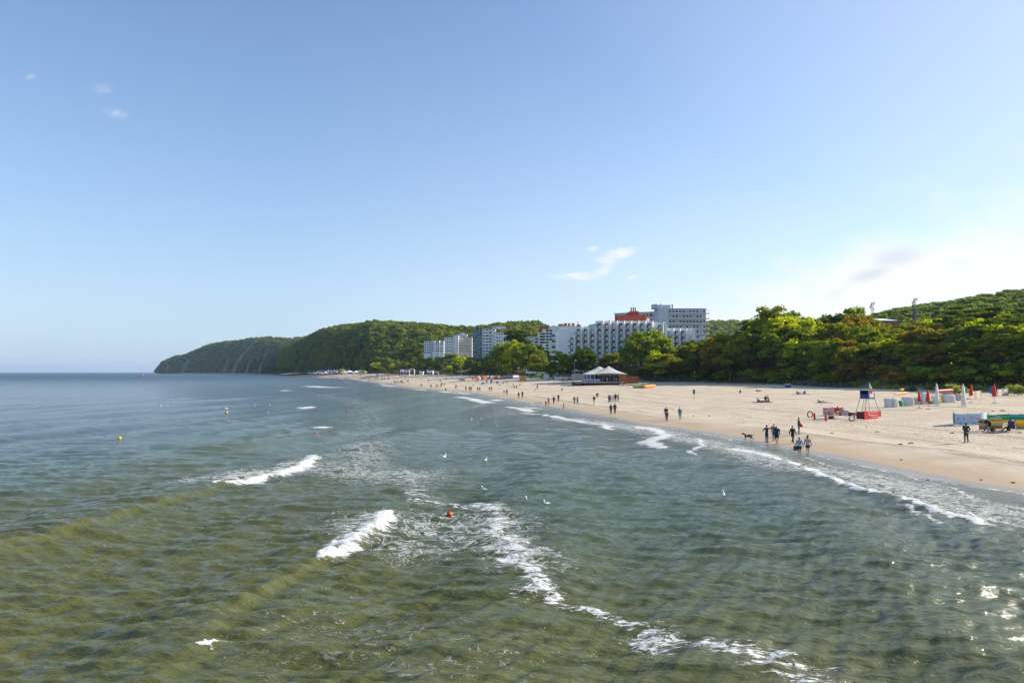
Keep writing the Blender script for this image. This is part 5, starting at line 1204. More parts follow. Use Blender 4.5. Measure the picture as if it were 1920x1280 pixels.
# promenade at the far end: tents, parasols, terraces
for (u_, v_, w_, h_, lb) in ((655.5, 700.6, 5.5, 5.2, "large white peaked tent on the sand before the far promenade"), (668, 700.8, 3.2, 3.8, "smaller white peaked tent right of the large one")):
    p = Vector((px2x(u_, 720), 720, vz(v_, 720))); e = empty("party_tent", p, 0, lb, "tent")
    n = 4 if w_ > 5 else 2
    MB().lathe([(w_ * 1.0, 1.9), (w_ * .55, 2.4), (w_ * .15, 3.3), (.05, 3.8)], 10).build("canopy", WHITE, e)
    for a in range(6): MB().tube((math.cos(a) * w_ * .85, math.sin(a) * w_ * .85, -.6), (math.cos(a) * w_ * .85, math.sin(a) * w_ * .85, 2.0), .07, n=5).build("post", STEEL, e)
pr = random.Random(5)
tc_ = ['navy', 'maroon', 'ltgrey', 'white', 'denim', 'dkgrey', 'pink', 'beige', 'white', 'ltblue']
for i in range(60):
    u_ = 577 + i * 1.8; Yp = 1035 - (u_ - 577) * 2.9; base = vz(702 - pr.uniform(0, 4.5) * min(1, (u_ - 570) / 40), Yp); c_ = pr.choice(tc_)
    e = empty("parasol", (px2x(u_, Yp), Yp, base - 1.2), 0, "tiny %s parasol on the crowded far promenade terrace" % CN.get(c_, c_), "parasol", "parasols on the far promenade terrace")
    MB().lathe([(2.3, 2.3), (1.3, 2.9), (.1, 3.4)], 8).build("canopy", cloth(c_), e); MB().tube((0, 0, 0), (0, 0, 3.3), .06, n=4).build("pole", STEEL, e)
for i, (u0, u1, v0, v1, m_) in enumerate([(581, 594, 700.5, 697, WOODB), (596, 612, 699.5, 693.5, CREAM), (614, 630, 699, 692.6, GREYR), (632, 645, 698.5, 692.8, WHITE), (674, 684, 699, 694, CREAM)]):
    Yp = [1080, 1020, 970, 900, 800][i]
    names = ["brown shed at the left tip of the far promenade", "cream terrace cafe on the far promenade left of the grey one", "grey flat terrace cafe in the middle of the far promenade", "white terrace cafe beside the little green tree on the promenade", "cream hut on the promenade right of the white tents"]
    kiosk(names[i], u0, u1, v0, v1 + 1.5, Yp, vz(v0, Yp), m_, wall=(WOODB, WOODG, RAIL, WOODG, WOODG)[i])
for i in range(14):
    u_ = 584 + i * 5.4; Yp = 1080 - (u_ - 577) * 2.9
    e = empty("flagpole", (px2x(u_, Yp), Yp, vz(700, Yp)), 0, "thin pale pole rising from the far promenade", "pole", "poles on the far promenade")
    MB().tube((0, 0, 0), (0, 0, pr.uniform(5, 9)), .10, .07, 5).build("pole", WHITE, e); MB().box(0, .7, -.02, .02, 4.2, 4.9).build("flag", cloth(pr.choice(('white', 'ltgrey', 'red'))), e)
# lamp posts near the pavilion
def lamp(u, v0, v1, Y, label, heads=1, tilt=0):
    z0, z1 = vz(v0, Y), vz(v1, Y); e = empty("street_lamp", (px2x(u, Y), Y, z0), 0, label, "street lamp"); H = z1 - z0
    MB().tube((0, 0, -.5), (tilt, 0, H), .10, .06, 7).build("pole", STEEL, e)
    for k in range(heads): MB().tube((tilt, 0, H - .3), (tilt + .45, 0, H - .05), .04, n=5).lathe([(.12, 0), (.22, .12), (.16, .34), (.04, .42)], 8, 0, Matrix.Translation((tilt + .5, 0, H - .3))).build("lamp_head", WHITE, e)
lamp(1077.3, 708, 675, 290, "tall grey lamp post standing left of the pavilion roof"); lamp(1117, 701, 677, 300, "left of two slim poles rising behind the pavilion roof", 1); lamp(1120.5, 701, 677.5, 300, "right of two slim poles rising behind the pavilion roof", 1)
lamp(1050.5, 701, 688.5, 330, "short lamp post with white head before the dark round tree"); lamp(1078.2, 706, 693, 285, "short white lamp post close behind the tall grey one")
Y = 385; e = empty("sail_mast", (px2x(1028, Y), Y, vz(697, Y)), 0, "leaning white mast with a small triangular sail canopy by the beach bar", "mast")
MB().tube((0, 0, 0), (-1.0, 0, 8.6), .16, .09, 7).build("mast", WHITE, e); MB().add([(-1.1, 0, 4.6), (3.0, 0, 5.2), (2.0, -1.5, 6.0), (-1.1, 0, 4.55), (3.0, 0, 5.15), (2.0, -1.5, 5.95)], [(0, 1, 2), (5, 4, 3), (0, 3, 4, 1), (1, 4, 5, 2), (2, 5, 3, 0)]).build("sail", WHITE, e); MB().tube((3, 0, 0), (2.9, 0, 5.2), .05).build("stay", STEEL, e)
# promenade wall with people above it, left of the pavilion
Y = 305; e = empty("retaining_wall", (px2x(1072, Y), Y, 2.6), 0, "pale concrete landing wall behind the lamp posts left of the pavilion", "wall")
MB().box(0, px2x(1108, Y) - px2x(1072, Y), 0, .5, 0, vz(700.5, Y) - 2.6).build("wall", CONC, e); 
for i in range(8): MB().box(0, .05, 0, .05, 0, 1.0).build("post", STEEL, e, (i * 1.2, .1, vz(700.5, Y) - 2.6))
MB().box(0, 8.6, .1, .15, vz(700.5, Y) - 1.65, vz(700.5, Y) - 1.6).build("handrail", STEEL, e)
for i, uu in enumerate((1084, 1087, 1090.5, 1094, 1103, 1105)):
    far_person(0, 0, 'stand', 90, random.choice(('white', 'ltgrey', 'beige', 'pink')), 'grey', "person on the landing behind the pavilion looking down at the beach", "people on the landing behind the pavilion", pos=(px2x(uu, 306), 306, vz(700.5, Y)))
# stairs down the dune
for (u_, v_, lb) in ((897, 706, "wooden stairway running down the dune left of the beach bar"),):
    Yp = 500; e = empty("dune_stairs", (px2x(u_, Yp), Yp, vz(v_, Yp)), 0, lb, "stairs")
    for k in range(12): MB().box(-.1, 1.5, -1.4, 1.4, 0, .12).build("step", WOODG, e, (k * .38, k * .1, k * .30))
    for s_ in (-1.4, 1.4): MB().tube((0, s_, 1), (4.6, s_ + 1, 4.6), .06).build("handrail", WOODG, e)
# ------------------------------------------------------------------ things on the beach
REDP = mat("red_plastic", (.60, .035, .03), .5, .1, 4); BLUP = mat("blue_paint", (.025, .06, .22), .5, .1, 4); YELP = mat("yellow_plastic", (.70, .48, .03), .5, .1, 4); GRNP = mat("green_plastic", (.02, .22, .09), .5, .1, 4); ORGP = mat("orange_plastic", (.80, .22, .02), .5, .1, 4); BLKP = mat("black_rubber", (.015, .015, .016), .6, .2, 4)
COVER = mat("basket_cover", (.60, .585, .57), .75, .07, 2.5, bump=.4); COVB = mat("cover_beige", (.50, .45, .37), .8, .08, 2.5, bump=.3)
FONT = None
def text(s, size, m_, parent, loc, rot, name="lettering", ext=.004):
    cu = bpy.data.curves.new(name, 'FONT'); cu.body = s; cu.size = size; cu.extrude = ext; cu.align_x = 'CENTER'; cu.align_y = 'CENTER'
    o = bpy.data.objects.new(name, cu); COL.objects.link(o); dg = bpy.context.evaluated_depsgraph_get(); me = bpy.data.meshes.new_from_object(o.evaluated_get(dg))
    bpy.data.objects.remove(o); me.materials.clear(); me.materials.append(m_); o2 = mobj(name, me, parent, loc); o2.rotation_euler = rot; return o2
def tower():
    p = gat(1627, 781.5); e = empty("lifeguard_tower", p, R(27), "raised lifeguard cabin on thin legs with ladder and white flag", "lifeguard tower")
    k = p.y / F; h1, h2 = 34 * k, 49.5 * k; r = .62
    for sx_ in (-1, 1):
        for sy_ in (-1, 1): MB().tube((sx_ * 1.15, sy_ * 1.15, -.1), (sx_ * r, sy_ * r, h1), .045, .04, 6).build("leg", STEEL, e)
    MB().box(-r - .05, r + .05, -r - .05, r + .05, h1, h1 + .07).build("floor", BLUP, e)
    MB().box(-r, r, r - .04, r, h1 + .07, h2).build("back_wall", BLUP, e); MB().box(r - .04, r, -r, r - .05, h1 + .07, h2).build("side_wall", BLUP, e)
    MB().box(-r, -r + .04, -r + .03, r - .05, h1 + .07, h1 + .6).build("side_wall", BLUP, e)
    MB().box(-r + .05, r - .05, -r, -r + .04, h1 + .07, h2).build("front_wall", WHITE, e)
    q = MB(); q.box(-r + .04, r - .03, -r - .03, -r - .005, h1 + .07, h1 + .17).box(-r + .04, r - .03, -r - .03, -r - .005, h2 - .08, h2).box(-r + .04, -r + .14, -r - .03, -r - .005, h1 + .1, h2).box(r - .13, r - .03, -r - .03, -r - .005, h1 + .1, h2); q.build("frame", BLUP, e)
    MB().box(-r + .18, r - .16, -r - .022, -r - .004, h2 - .42, h2 - .10).build("red_panel", REDP, e)
    MB().box(-r + .20, r - .18, -r - .03, -r - .004, h1 + .24, h2 - .48).build("notice_board", mat("notice_grey", (.62, .64, .68), .6, .25, 8), e)
    MB().box(.12, .5, -r - .035, -r - .023, h2 - .34, h2 - .18).build("emblem", WHITE, e)
    MB().box(-r - .08, r + .08, -r - .1, r + .08, h2 + .0, h2 + .05).build("roof", mat("roof_grey", (.4, .42, .45), .7), e)
    l = MB(); 
    for s_ in (-.22, .22): l.tube((-r - .75, s_ - .2, 0), (-r - .03, s_ - .2, h1 + .1), .025, n=5)
    for i in range(8): f = (i + .7) / 8.5; l.tube((-r - .75 + .72 * f, -.42, h1 * f), (-r - .75 + .72 * f, .02, h1 * f), .02, n=5)
    l.build("ladder", STEEL, e)
    MB().tube((-r + .1, -r - .06, h1), (-r + .1, -r - .06, h2 + 1.15), .025, n=6).build("flagpole", STEEL, e)
    f = MB(); n = 6; V = []
    for i in range(n + 1):
        t = i / n; V += [(-r + .12 + t * .55, -r - .06 + .05 * math.sin(t * 7), h2 + 1.12 - t * .85), (-r + .12 + t * .55 * .85, -r - .06 + .05 * math.sin(t * 7), h2 + .35 - t * .12)]
    f.add(V, [(2 * i, 2 * i + 1, 2 * i + 3, 2 * i + 2) for i in range(n)]); o = f.build("flag", cloth('white'), e); md = o.modifiers.new("t", 'SOLIDIFY'); md.thickness = .01
tower()
def banner():
    a, b_ = gat(1621, 786.5), gat(1652, 783.5); d = b_ - a; L = d.length; rz = math.atan2(d.y, d.x)
    e = empty("banner", a, rz, "red advertising banner with white script in front of the lifeguard tower", "banner")
    H = 1.0
    MB().box(0, L, -.015, .015, .06, H + .06).build("cloth", REDP, e)
    for x in (0, L / 2, L): MB().tube((x, 0.05, -.2), (x, 0.05, H + .15), .025, n=6).build("post", STEEL, e)
    MB().add([(0, 0, .06), (-.45, .8, .06), (-.45, .8, H), (0, 0, H), (-.0, .03, .06), (-.42, .83, .06), (-.42, .83, H), (0, .03, H)], [(0, 1, 2, 3), (7, 6, 5, 4), (0, 4, 5, 1), (3, 2, 6, 7)]).build("side_cloth", cloth('maroon'), e)
    # white handwriting, too small in the photograph to read letter by letter: a tall looped initial and a running line of strokes
    q = MB(); x = L * .26; pts = [(x + .02, .72), (x - .06, .66), (x, .60), (x + .16, .66), (x + .08, .70), (x + .06, .50), (x + .10, .44)]
    for i in range(34): t_ = i / 33; pts.append((L * .34 + t_ * L * .46, .52 + .055 * math.sin(i * 2.1) + (.10 if i in (9, 20) else 0)))
    for (xa, za), (xb, zb_) in zip(pts[:-1], pts[1:]): q.tube((xa, -.03, za * H), (xb, -.03, zb_ * H), .022, n=4)
    q.build("lettering", WHITE, e)
    q = MB()
    for i in range(15): q.box(L * .2 + i * L * .042, L * .2 + i * L * .042 + L * .03, -.03, -.016, H * .86, H * (.90 + .02 * (i % 3)))
    for i in range(8): q.box(L * .42 + i * L * .045, L * .42 + i * L * .045 + L * .03, -.03, -.016, H * .27, H * (.31 + .02 * (i % 2)))
    q.build("small_lettering", WHITE, e)
    MB().box(L * .9, L * .97, -.03, -.016, .14, .28).box(L * .82, L * .88, -.03, -.016, .14, .30).build("emblem", WHITE, e)
banner()
def windscreen(pts, h, name_, label, mats, cat="windbreak", stripes=None, pics=None, group=None):
    """cloth screen on stakes through given pixels; stripes: list of (z0,z1,mat)"""
    W = [gat(*p) for p in pts]; base = W[0]; e = empty(name_, base, 0, label, cat, group)
    for i in range(len(W) - 1):
        a, b_ = W[i] - base, W[i + 1] - base; L = math.hypot(b_.x - a.x, b_.y - a.y); rz = math.atan2(b_.y - a.y, b_.x - a.x); npn = max(1, round(L / 1.3))
        M = Matrix.Translation(a) @ Matrix.Rotation(rz, 4, 'Z')
        dz = (b_.z - a.z)
        for k in range(npn):
            x0, x1 = L * k / npn, L * (k + 1) / npn; z_ = dz * (k + .5) / npn
            for si, (s0, s1, m_) in enumerate(stripes or [(0, 1, mats)]):
                q = MB(); n = 4
                V = []
                for j in range(n + 1):
                    t = j / n; x = x0 + (x1 - x0) * t; y = .07 * math.sin(t * math.pi) * (1 if k % 2 else -1); sag = -.035 * math.sin(t * math.pi)
                    V += [(x, y, z_ + .05 + h * s0 + (sag if s0 > 0 else 0)), (x, y, z_ + .05 + h * s1 + (sag if s1 > .5 else 0))]
                q.add(V, [(2 * j, 2 * j + 2, 2 * j + 3, 2 * j + 1) for j in range(n)], 0, M); o = q.build("cloth_panel", m_, e); md = o.modifiers.new("t", 'SOLIDIFY'); md.thickness = .012; md.offset = 0
            if pics: 
                for (fx, fz, sz, m_) in pics: MB().lathe([(sz, -.02), (sz, .02)], 10, 0, M @ Matrix.Translation((x0 + (x1 - x0) * fx, -.09, z_ + h * fz)) @ Matrix.Rotation(R(90), 4, 'X')).build("printed_motif", m_, e)
        for k in range(npn + 1): MB().tube(M @ Vector((L * k / npn, 0, dz * k / npn - .2)), M @ Vector((L * k / npn, 0, dz * k / npn + h + .18)), .018, n=5).build("stake", WOODG, e)
    return e
LB = mat("cloth_paleblue", (.42, .60, .74), .85, .08, 5); PK = mat("cloth_pinkprint", (.68, .25, .40), .85); TQ = mat("cloth_turqprint", (.10, .50, .48), .85)
windscreen([(1790, 797.5), (1840, 796.5)], 1.25, "windbreak", "pale blue windbreak printed with pink and turquoise motifs", LB, pics=[(.3, .62, .14, PK), (.7, .62, .14, PK), (.45, .2, .12, TQ)])
windscreen([(1790, 797.5), (1787.5, 794.5)], 1.25, "windbreak", "short blue end panel closing the pale blue windbreak", cloth('denim'))
windscreen([(1842, 793), (1853, 790.5)], 1.1, "windbreak", "bright pale windbreak end behind the bending people", LB)
Yw = lambda: [(0, .14, cloth('orange')), (.14, .30, cloth('green')), (.30, .40, cloth('pink')), (.40, .62, cloth('yellow')), (.62, .70, cloth('white')), (.70, .84, cloth('orange')), (.84, 1, cloth('yellow'))]
windscreen([(1836, 806.5), (1880, 804.5)], 1.15, "windbreak", "yellow and orange striped windbreak behind the bending people", None, stripes=Yw())
windscreen([(1905, 806.5), (1935, 804.5)], 1.0, "windbreak", "orange and green striped windbreak at the frame edge", None, stripes=[(0, .3, cloth('green')), (.3, .6, cloth('orange')), (.6, 1, cloth('yellow'))])
windscreen([(1851, 795.5), (1892, 793)], 1.0, "windbreak", "green and turquoise windbreak standing behind the yellow striped one", None, stripes=[(0, .35, cloth('yellow')), (.35, .6, GRNP), (.6, .8, cloth('turq')), (.8, 1, GRNP)])
windscreen([(1892, 794.5), (1935, 794.5)], 1.05, "windbreak", "dark green windbreak running out of the frame", None, stripes=[(0, .3, cloth('yellow')), (.3, .7, GRNP), (.7, 1, cloth('turq'))])
windscreen([(1543.5, 778.3), (1560, 777.2), (1581, 777.0)], .95, "windbreak", "pink and white lifeguards' windscreen with a red top hem", None, stripes=[(0, .82, mat("cloth_pinkwhite", (.58, .42, .46), .85, .15, 9)), (.82, 1, cloth('red'))])
windscreen([(1817.5, 748.5), (1840, 746)], 1.35, "windbreak", "beige cloth screen right of the third closed parasol", COVB)
windscreen([(1870, 743), (1891, 741)], 1.3, "windbreak", "beige cloth screen right of the blue pinwheel", COVB)
windscreen([(1472, 726.3), (1483, 726.3)], 1.1, "windbreak", "small yellow green and navy windbreak in the tree shadow", None, stripes=[(0, .35, cloth('navy')), (.35, .7, cloth('blue')), (.7, 1, cloth('yellow'))])
windscreen([(974, 714.3), (986, 713.6)], 1.7, "windbreak", "orange and yellow patterned windbreak left of the beach bar", None, stripes=[(0, .3, cloth('orange')), (.3, .6, cloth('yellow')), (.6, 1, cloth('orange'))])
windscreen([(1345.5, 718.6), (1348, 718.6)], .7, "beach_bag", "pair of black bags on the sand at the shaded dune foot", cloth('black'), "bag")
# wicker chairs under covers
def basket(u0, u1, v1, v0, m_, label, group=None, name="covered_beach_chair", cat="beach chair"):
    p = gat((u0 + u1) / 2, v1); k = p.y / F; W = (u1 - u0) * k * .98; H = (v1 - v0) * k; D = .95
    e = empty(name, p, R(random.uniform(-14, 14)), label, cat, group)
    bm = bmesh.new(); bmesh.ops.create_grid(bm, x_segments=1, y_segments=1, size=1); bm.free()
    n, m2 = 18, 9; V = []
    for j in range(m2 + 1):
        t = j / m2
        for i in range(n):
            a = 2 * math.pi * i / n; c, s_ = math.cos(a), math.sin(a); q = .38
            x = math.copysign(abs(c) ** q, c) * W / 2; y = math.copysign(abs(s_) ** q, s_) * D / 2
            sh = 1 - .05 * math.sin(t * 3.1) + (0 if t < .8 else -.6 * (t - .8) ** 1.3 * 2); z = H * (t ** .9)
            x *= sh * (1 + .025 * math.sin(a * 7 + j)); y *= sh; y += .22 * t; z += .05 * H * math.sin(x * 2.2 + u0) * t
            V.append((x, y, z))
    fs = [(j * n + i, j * n + (i + 1) % n, (j + 1) * n + (i + 1) % n, (j + 1) * n + i) for j in range(m2) for i in range(n)] + [tuple(m2 * n + i for i in range(n))]
    MB().add(V, fs).build("cover", m_, e, smooth=True)
    q = MB(); q.box(-W / 2 + .08, W / 2 - .08, -D / 2 + .02, D / 2, -.06, .05); q.build("base", WOODG, e)
    MB().tube((-W / 2 * .92, -D / 2 - .02, H * .35), (W / 2 * .92, -D / 2 - .02, H * .33), .015, n=5).build("strap", COVB, e)
    return e
basket(1660, 1672, 763.2, 747.5, COVER, "covered wicker beach chair, first from the lifeguard tower")
basket(1671, 1684, 762.8, 746.5, COVER, "covered wicker beach chair, second from the lifeguard tower, beside green bin")
basket(1685, 1692.5, 761.5, 751.5, GRNP, "green covered box between white covered beach chairs", name="covered_box", cat="box")
basket(1692.5, 1713, 760.5, 745, COVER, "wide covered beach chair right of the green box")
basket(1713, 1723.5, 758, 745.5, COVB, "beige covered beach chair before the left red parasol")
basket(1727, 1739, 757.5, 736, COVER, "tall narrow covered beach chair between two red parasols")
basket(1740, 1747, 757.3, 752, GRNP, "low green covered box under the second red parasol", name="covered_box", cat="box")
basket(1748, 1763, 756.5, 743, COVER, "covered beach chair behind the left white parasol")
basket(1764, 1770.5, 754.5, 741, YELP, "yellow covered box beside the wide white covered chairs", name="covered_box", cat="box")
basket(1770, 1791, 754.5, 739.5, COVER, "wide covered beach chair right of the yellow box")
basket(1791.5, 1803, 751, 739.5, COVB, "beige covered beach chair at the right end of the row")
basket(1583, 1592.5, 777.8, 768.5, COVER, "white cloth bundle between the windscreen and the red bag", name="cloth_bundle", cat="bundle")
basket(1592.5, 1605, 779.2, 773.5, cloth('maroon'), "dark red holdall lying near the lifeguard tower", name="holdall", cat="bag")
basket(1018.3, 1030.8, 711.2, 702, COVER, "light grey dome tent beside the beach bar", name="dome_tent", cat="tent")
# long things lying on the sand
def longthing(u0, v0, u1, v1, r, m_, name, label, cat, z=.3, n=8, tip=.4):
    a, b_ = gat(u0, v0), gat(u1, v1); d = b_ - a; L = d.length; e = empty(name, a, math.atan2(d.y, d.x), label, cat)
    prof = [(r * .1, 0), (r * tip * 1.5, L * .06), (r, L * .25), (r * 1.05, L * .5), (r, L * .75), (r * tip * 1.5, L * .94), (r * .1, L)]
    M = Matrix.Translation((0, 0, z)) @ Matrix.Rotation(R(90), 4, 'Y')
    sl = math.atan2(d.z, math.hypot(d.x, d.y)); M = Matrix.Rotation(-sl, 4, 'Y') @ M
    o = MB().lathe(prof, n, 0, M).build("hull", m_, e, smooth=True)
    q = MB(); q.box(L * .35, L * .65, -r * .45, r * .45, z + r * .75, z + r * 1.06, 0, Matrix.Rotation(-sl, 4, 'Y')).build("cockpit", BLKP, e); return e
longthing(1686.5, 733.8, 1696, 733.4, .42, YELP, "kayak", "yellow kayak end of the row lying near the dune foot", "kayak")
longthing(1695, 733.6, 1707, 733.3, .42, BLUP, "kayak", "blue kayak lying between a yellow and a black one", "kayak"); longthing(1704, 733.5, 1719.5, 733.2, .40, BLKP, "kayak", "black kayak at the right end of the row near the dune foot", "kayak")
longthing(1752, 741.5, 1789, 739.0, .32, REDP, "kayak", "long red kayak lying behind the covered beach chairs", "kayak", z=.9)
longthing(1676, 750.5, 1705, 747.5, .22, ORGP, "surfboard", "orange board leaning over the covered beach chairs", "board", z=1.15)
longthing(1205.5, 727.8, 1229, 726.2, .62, ORGP, "rescue_boat", "orange inflatable boat lying on the sand right of the pavilion", "boat", z=.55, tip=.5)
longthing(1552.5, 784.8, 1564, 783.8, .16, cloth('maroon'), "rescue_board", "dark red rescue float lying between the two red posts' shadows", "float", z=.16)
longthing(861, 713.2, 873, 713.0, .5, mat("pink_hull", (.62, .42, .48), .6), "dinghy", "pale pink dinghy lying left of the volleyball net", "dinghy", z=.4)
longthing(940, 710.5, 973, 708.0, .85, mat("lilac_tarp", (.36, .33, .50), .6), "inflatable_slide", "long lilac inflatable lying left of the patterned windbreak", "inflatable", z=.75, tip=.6)
longthing(924, 712.2, 941, 710.5, .55, mat("grey_lilac_tarp", (.26, .27, .36), .6), "inflatable_slide", "greyish flat end piece left of the long lilac inflatable", "inflatable", z=.45, tip=.6)
e = empty("covered_pedalo", gat(1196, 727.5), R(8), "pale green covered pedal boat lying left of the orange boat", "pedal boat")
for i in range(5): MB().lathe([(.5, 0), (.62, .1), (.62, .62), (.45, .72)], 12, 0, Matrix.Translation((-1.6 + i * .72, 0, .55)) @ Matrix.Rotation(R(90), 4, 'Y')).build("float", mat("olive_cover", (.36, .42, .16), .7), e)
MB().box(1.55, 1.8, -.2, .2, .3, 1.5).build("fin", cloth('dkgrey'), e)
# closed parasols
def parasol(u, v0, v1, vf, m_, label, w=.23, foot=True):
    p = gat(u, v0); k = p.y / F; H = (v0 - v1) * k; zf = (v0 - vf) * k; e = empty("closed_parasol", p, random.uniform(0, 3), label, "parasol")
    e.rotation_euler = (random.uniform(-.03, .03), random.uniform(-.03, .03), 0)
    MB().tube((0, 0, -.1), (0, 0, H), .03, n=6).build("pole", STEEL, e)
    MB().lathe([(w * .25, zf), (w * 1.15, zf + .04), (w * 1.0, zf + (H - zf) * .25), (w * .72, zf + (H - zf) * .55), (w * .62, zf + (H - zf) * .75), (w * .4, zf + (H - zf) * .9), (.03, H)], 12, 0, None, .14).build("canopy", m_, e, smooth=True)
    MB().lathe([(.45, -.04), (.42, .05), (.05, .08)], 12).build("base", WOODG, e)
parasol(1724.5, 765.5, 730, 753, cloth('red'), "closed red parasol, left one beside the covered chairs", .21); parasol(1740.5, 766.5, 730, 754, cloth('red'), "closed red parasol with flared hem right of the first red one", .27)
parasol(1757.5, 760, 718.5, 756.5, cloth('white'), "tall closed white parasol standing in front of covered chairs", .27); parasol(1807.5, 762, 719, 759, cloth('white'), "tall closed white parasol standing alone on open sand", .27)
parasol(1821, 754.6, 719.5, 741.5, cloth('red'), "closed red parasol beside the left beige screen", .25); parasol(1865, 756, 719.5, 742.8, cloth('red'), "closed red parasol in front of the blue pinwheel", .27)
p = gat(1862, 748); e = empty("pinwheel", p, 0, "big blue pinwheel behind the farthest red parasol", "pinwheel"); kz = p.y / F
MB().tube((0, 0, 0), (0, 0, 17 * kz), .03).build("pole", STEEL, e)
for i in range(8): a = i * math.pi / 4; MB().add([(0, 0, 0), (math.cos(a) * .75, .1, math.sin(a) * .75), (math.cos(a + .6) * .6, 0, math.sin(a + .6) * .6), (0, .03, 0), (math.cos(a) * .75, .13, math.sin(a) * .75), (math.cos(a + .6) * .6, .03, math.sin(a + .6) * .6)], [(0, 1, 2), (5, 4, 3), (0, 3, 4, 1), (1, 4, 5, 2), (2, 5, 3, 0)]).build("blade", cloth('blue'), e, (0, 0, 16 * kz))
# rescue posts and rings
for (u_, v_, lb) in ((1527.3, 786, "upright red rescue buoy stuck in the sand next to the left ring"), (1548.5, 789, "upright red rescue buoy stuck in the sand right of the other one")):
    p = gat(u_, v_); e = empty("rescue_buoy", p, 0, lb, "rescue buoy"); MB().lathe([(.06, -.05), (.13, .05), (.14, .7), (.09, .82), (.03, .86)], 10).build("float", REDP, e, smooth=True); MB().lathe([(.09, 0), (.13, .04), (.1, .1)], 8).build("base", BLKP, e)
for (u_, v_, rr, lb, m_) in ((1519, 782.3, .40, "red life ring propped upright left of the windscreen", 'red'), (1597.3, 789.8, .38, "weathered tan life ring propped upright before the lifeguard tower", 'beige')):
    p = gat(u_, v_); e = empty("life_ring", p, R(12), lb, "life ring")
    for q in range(8):
        a0, a1 = q * math.pi / 4, (q + 1) * math.pi / 4; mb = MB()
        for s_ in range(3):
            b0, b1 = a0 + (a1 - a0) * s_ / 3, a0 + (a1 - a0) * (s_ + 1) / 3; mb.tube((math.cos(b0) * rr, 0, math.sin(b0) * rr + rr), (math.cos(b1) * rr, 0, math.sin(b1) * rr + rr), .075, n=7)
        mb.build("ring_segment", cloth(m_) if q % 2 else (cloth('maroon') if m_ == 'red' else cloth('brown')), e)
# lifeguard's deckchair, blue chair
def folding_chair(u, v, rz, m_, label):
    e = empty("folding_chair", gat(u, v), rz, label, "chair")
    MB().add([(-.28, -.2, .42), (.28, -.2, .42), (.28, .25, .36), (-.28, .25, .36), (-.28, -.2, .39), (.28, -.2, .39), (.28, .25, .33), (-.28, .25, .33)], [(0, 1, 2, 3), (7, 6, 5, 4), (0, 4, 5, 1), (2, 6, 7, 3)]).build("seat", m_, e)
    MB().add([(-.28, .22, .36), (.28, .22, .36), (.28, .45, 1.1), (-.28, .45, 1.1), (-.28, .25, .36), (.28, .25, .36), (.28, .48, 1.1), (-.28, .48, 1.1)], [(0, 1, 2, 3), (7, 6, 5, 4), (1, 5, 6, 2), (3, 7, 4, 0), (2, 6, 7, 3)]).build("backrest", m_, e)
    for s_ in (-.3, .3): MB().tube((s_, -.25, 0), (s_, .3, .62), .015).tube((s_, .35, 0), (s_, -.22, .62), .015).build("leg", STEEL, e); MB().box(s_ - .03, s_ + .03, -.25, .35, .62, .65).build("armrest", BLKP, e)
folding_chair(1888.5, 807, R(200), cloth('blue'), "blue folding chair seen from behind next to the yellow striped windbreak")
folding_chair(1566.5, 778.4, R(120), cloth('red'), "red deckchair under the lifeguard in yellow shorts"); folding_chair(1560.5, 778.8, R(150), cloth('pink'), "empty pink deckchair left of the lifeguard"); folding_chair(1900.3, 809.3, R(120), cloth('purple'), "dark chair under the person in the patterned top")
def towel(u, v, w_, d_, m_, label, rz=0): 
    p = gat(u, v); e = empty("beach_towel", p, rz, label, "towel"); n = 7; V = []
    for i in range(n):
        for j in range(n):
            x, y = (i / (n - 1) - .5) * w_, (j / (n - 1) - .5) * d_; c, s_ = math.cos(rz), math.sin(rz)
            V.append((x, y, g(p.x + x * c - y * s_, p.y + x * s_ + y * c) - p.z + .05 + .02 * random.random()))
    q = MB(); q.add(V, [(i * n + j, i * n + j + 1, (i + 1) * n + j + 1, (i + 1) * n + j) for i in range(n - 1) for j in range(n - 1)]); o = q.build("cloth", m_, e); md = o.modifiers.new("t", 'SOLIDIFY'); md.thickness = .03
towel(1501, 739.2, 3.6, 1.8, cloth('lilac'), "lilac blanket under the three people near the shaded sand"); towel(1545, 755.2, 3.0, 1.0, cloth('beige'), "beige towel under the person lying on open sand"); towel(1430, 754, 3.4, 1.6, cloth('brown'), "brown blanket under the group of four on the sand")
towel(1865, 810.8, 2.2, 1.0, cloth('purple'), "dark blanket in front of the yellow striped windbreak", .1); towel(1878, 810.8, 1.4, .9, cloth('beige'), "pale towel beside the blue folding chair"); towel(963, 725.5, 3.4, 2, cloth('red'), "red beach towel with several people on it")
towel(1012, 713.5, 2, 1.2, cloth('ltgrey'), "pale towel in front of the grey dome tent")
def bundle(u, v, s_, m_, label, name="beach_bag", cat="bag"):
    p = gat(u, v); e = empty(name, p, random.random() * 3, label, cat); MB().lathe([(s_ * .8, 0), (s_, s_ * .3), (s_ * .85, s_ * .8), (s_ * .3, s_ * 1.05)], 9, 0, None, .1).build("body", m_, e, smooth=True); MB().tube((-s_ * .4, 0, s_), (s_ * .4, 0, s_ * 1.1), s_ * .06).build("strap", m_, e)
bundle(1862, 806.3, .22, cloth('black'), "small black bag by the foot of the striped windbreak"); bundle(1861, 809.5, .2, cloth('maroon'), "small maroon bag on the dark blanket"); bundle(1868, 809.8, .16, cloth('beige'), "small beige bag on the dark blanket"); bundle(1875, 810, .17, cloth('ltblue'), "small pale blue bag beside the pale towel"); bundle(1576, 778.6, .2, cloth('black'), "small black bag at the lifeguard's feet")
bundle(1795, 781.5 + 14, .12, cloth('black'), "dark head sized bag top behind the pale blue windbreak")  # bundle shape stands in for a person's head, not a bag
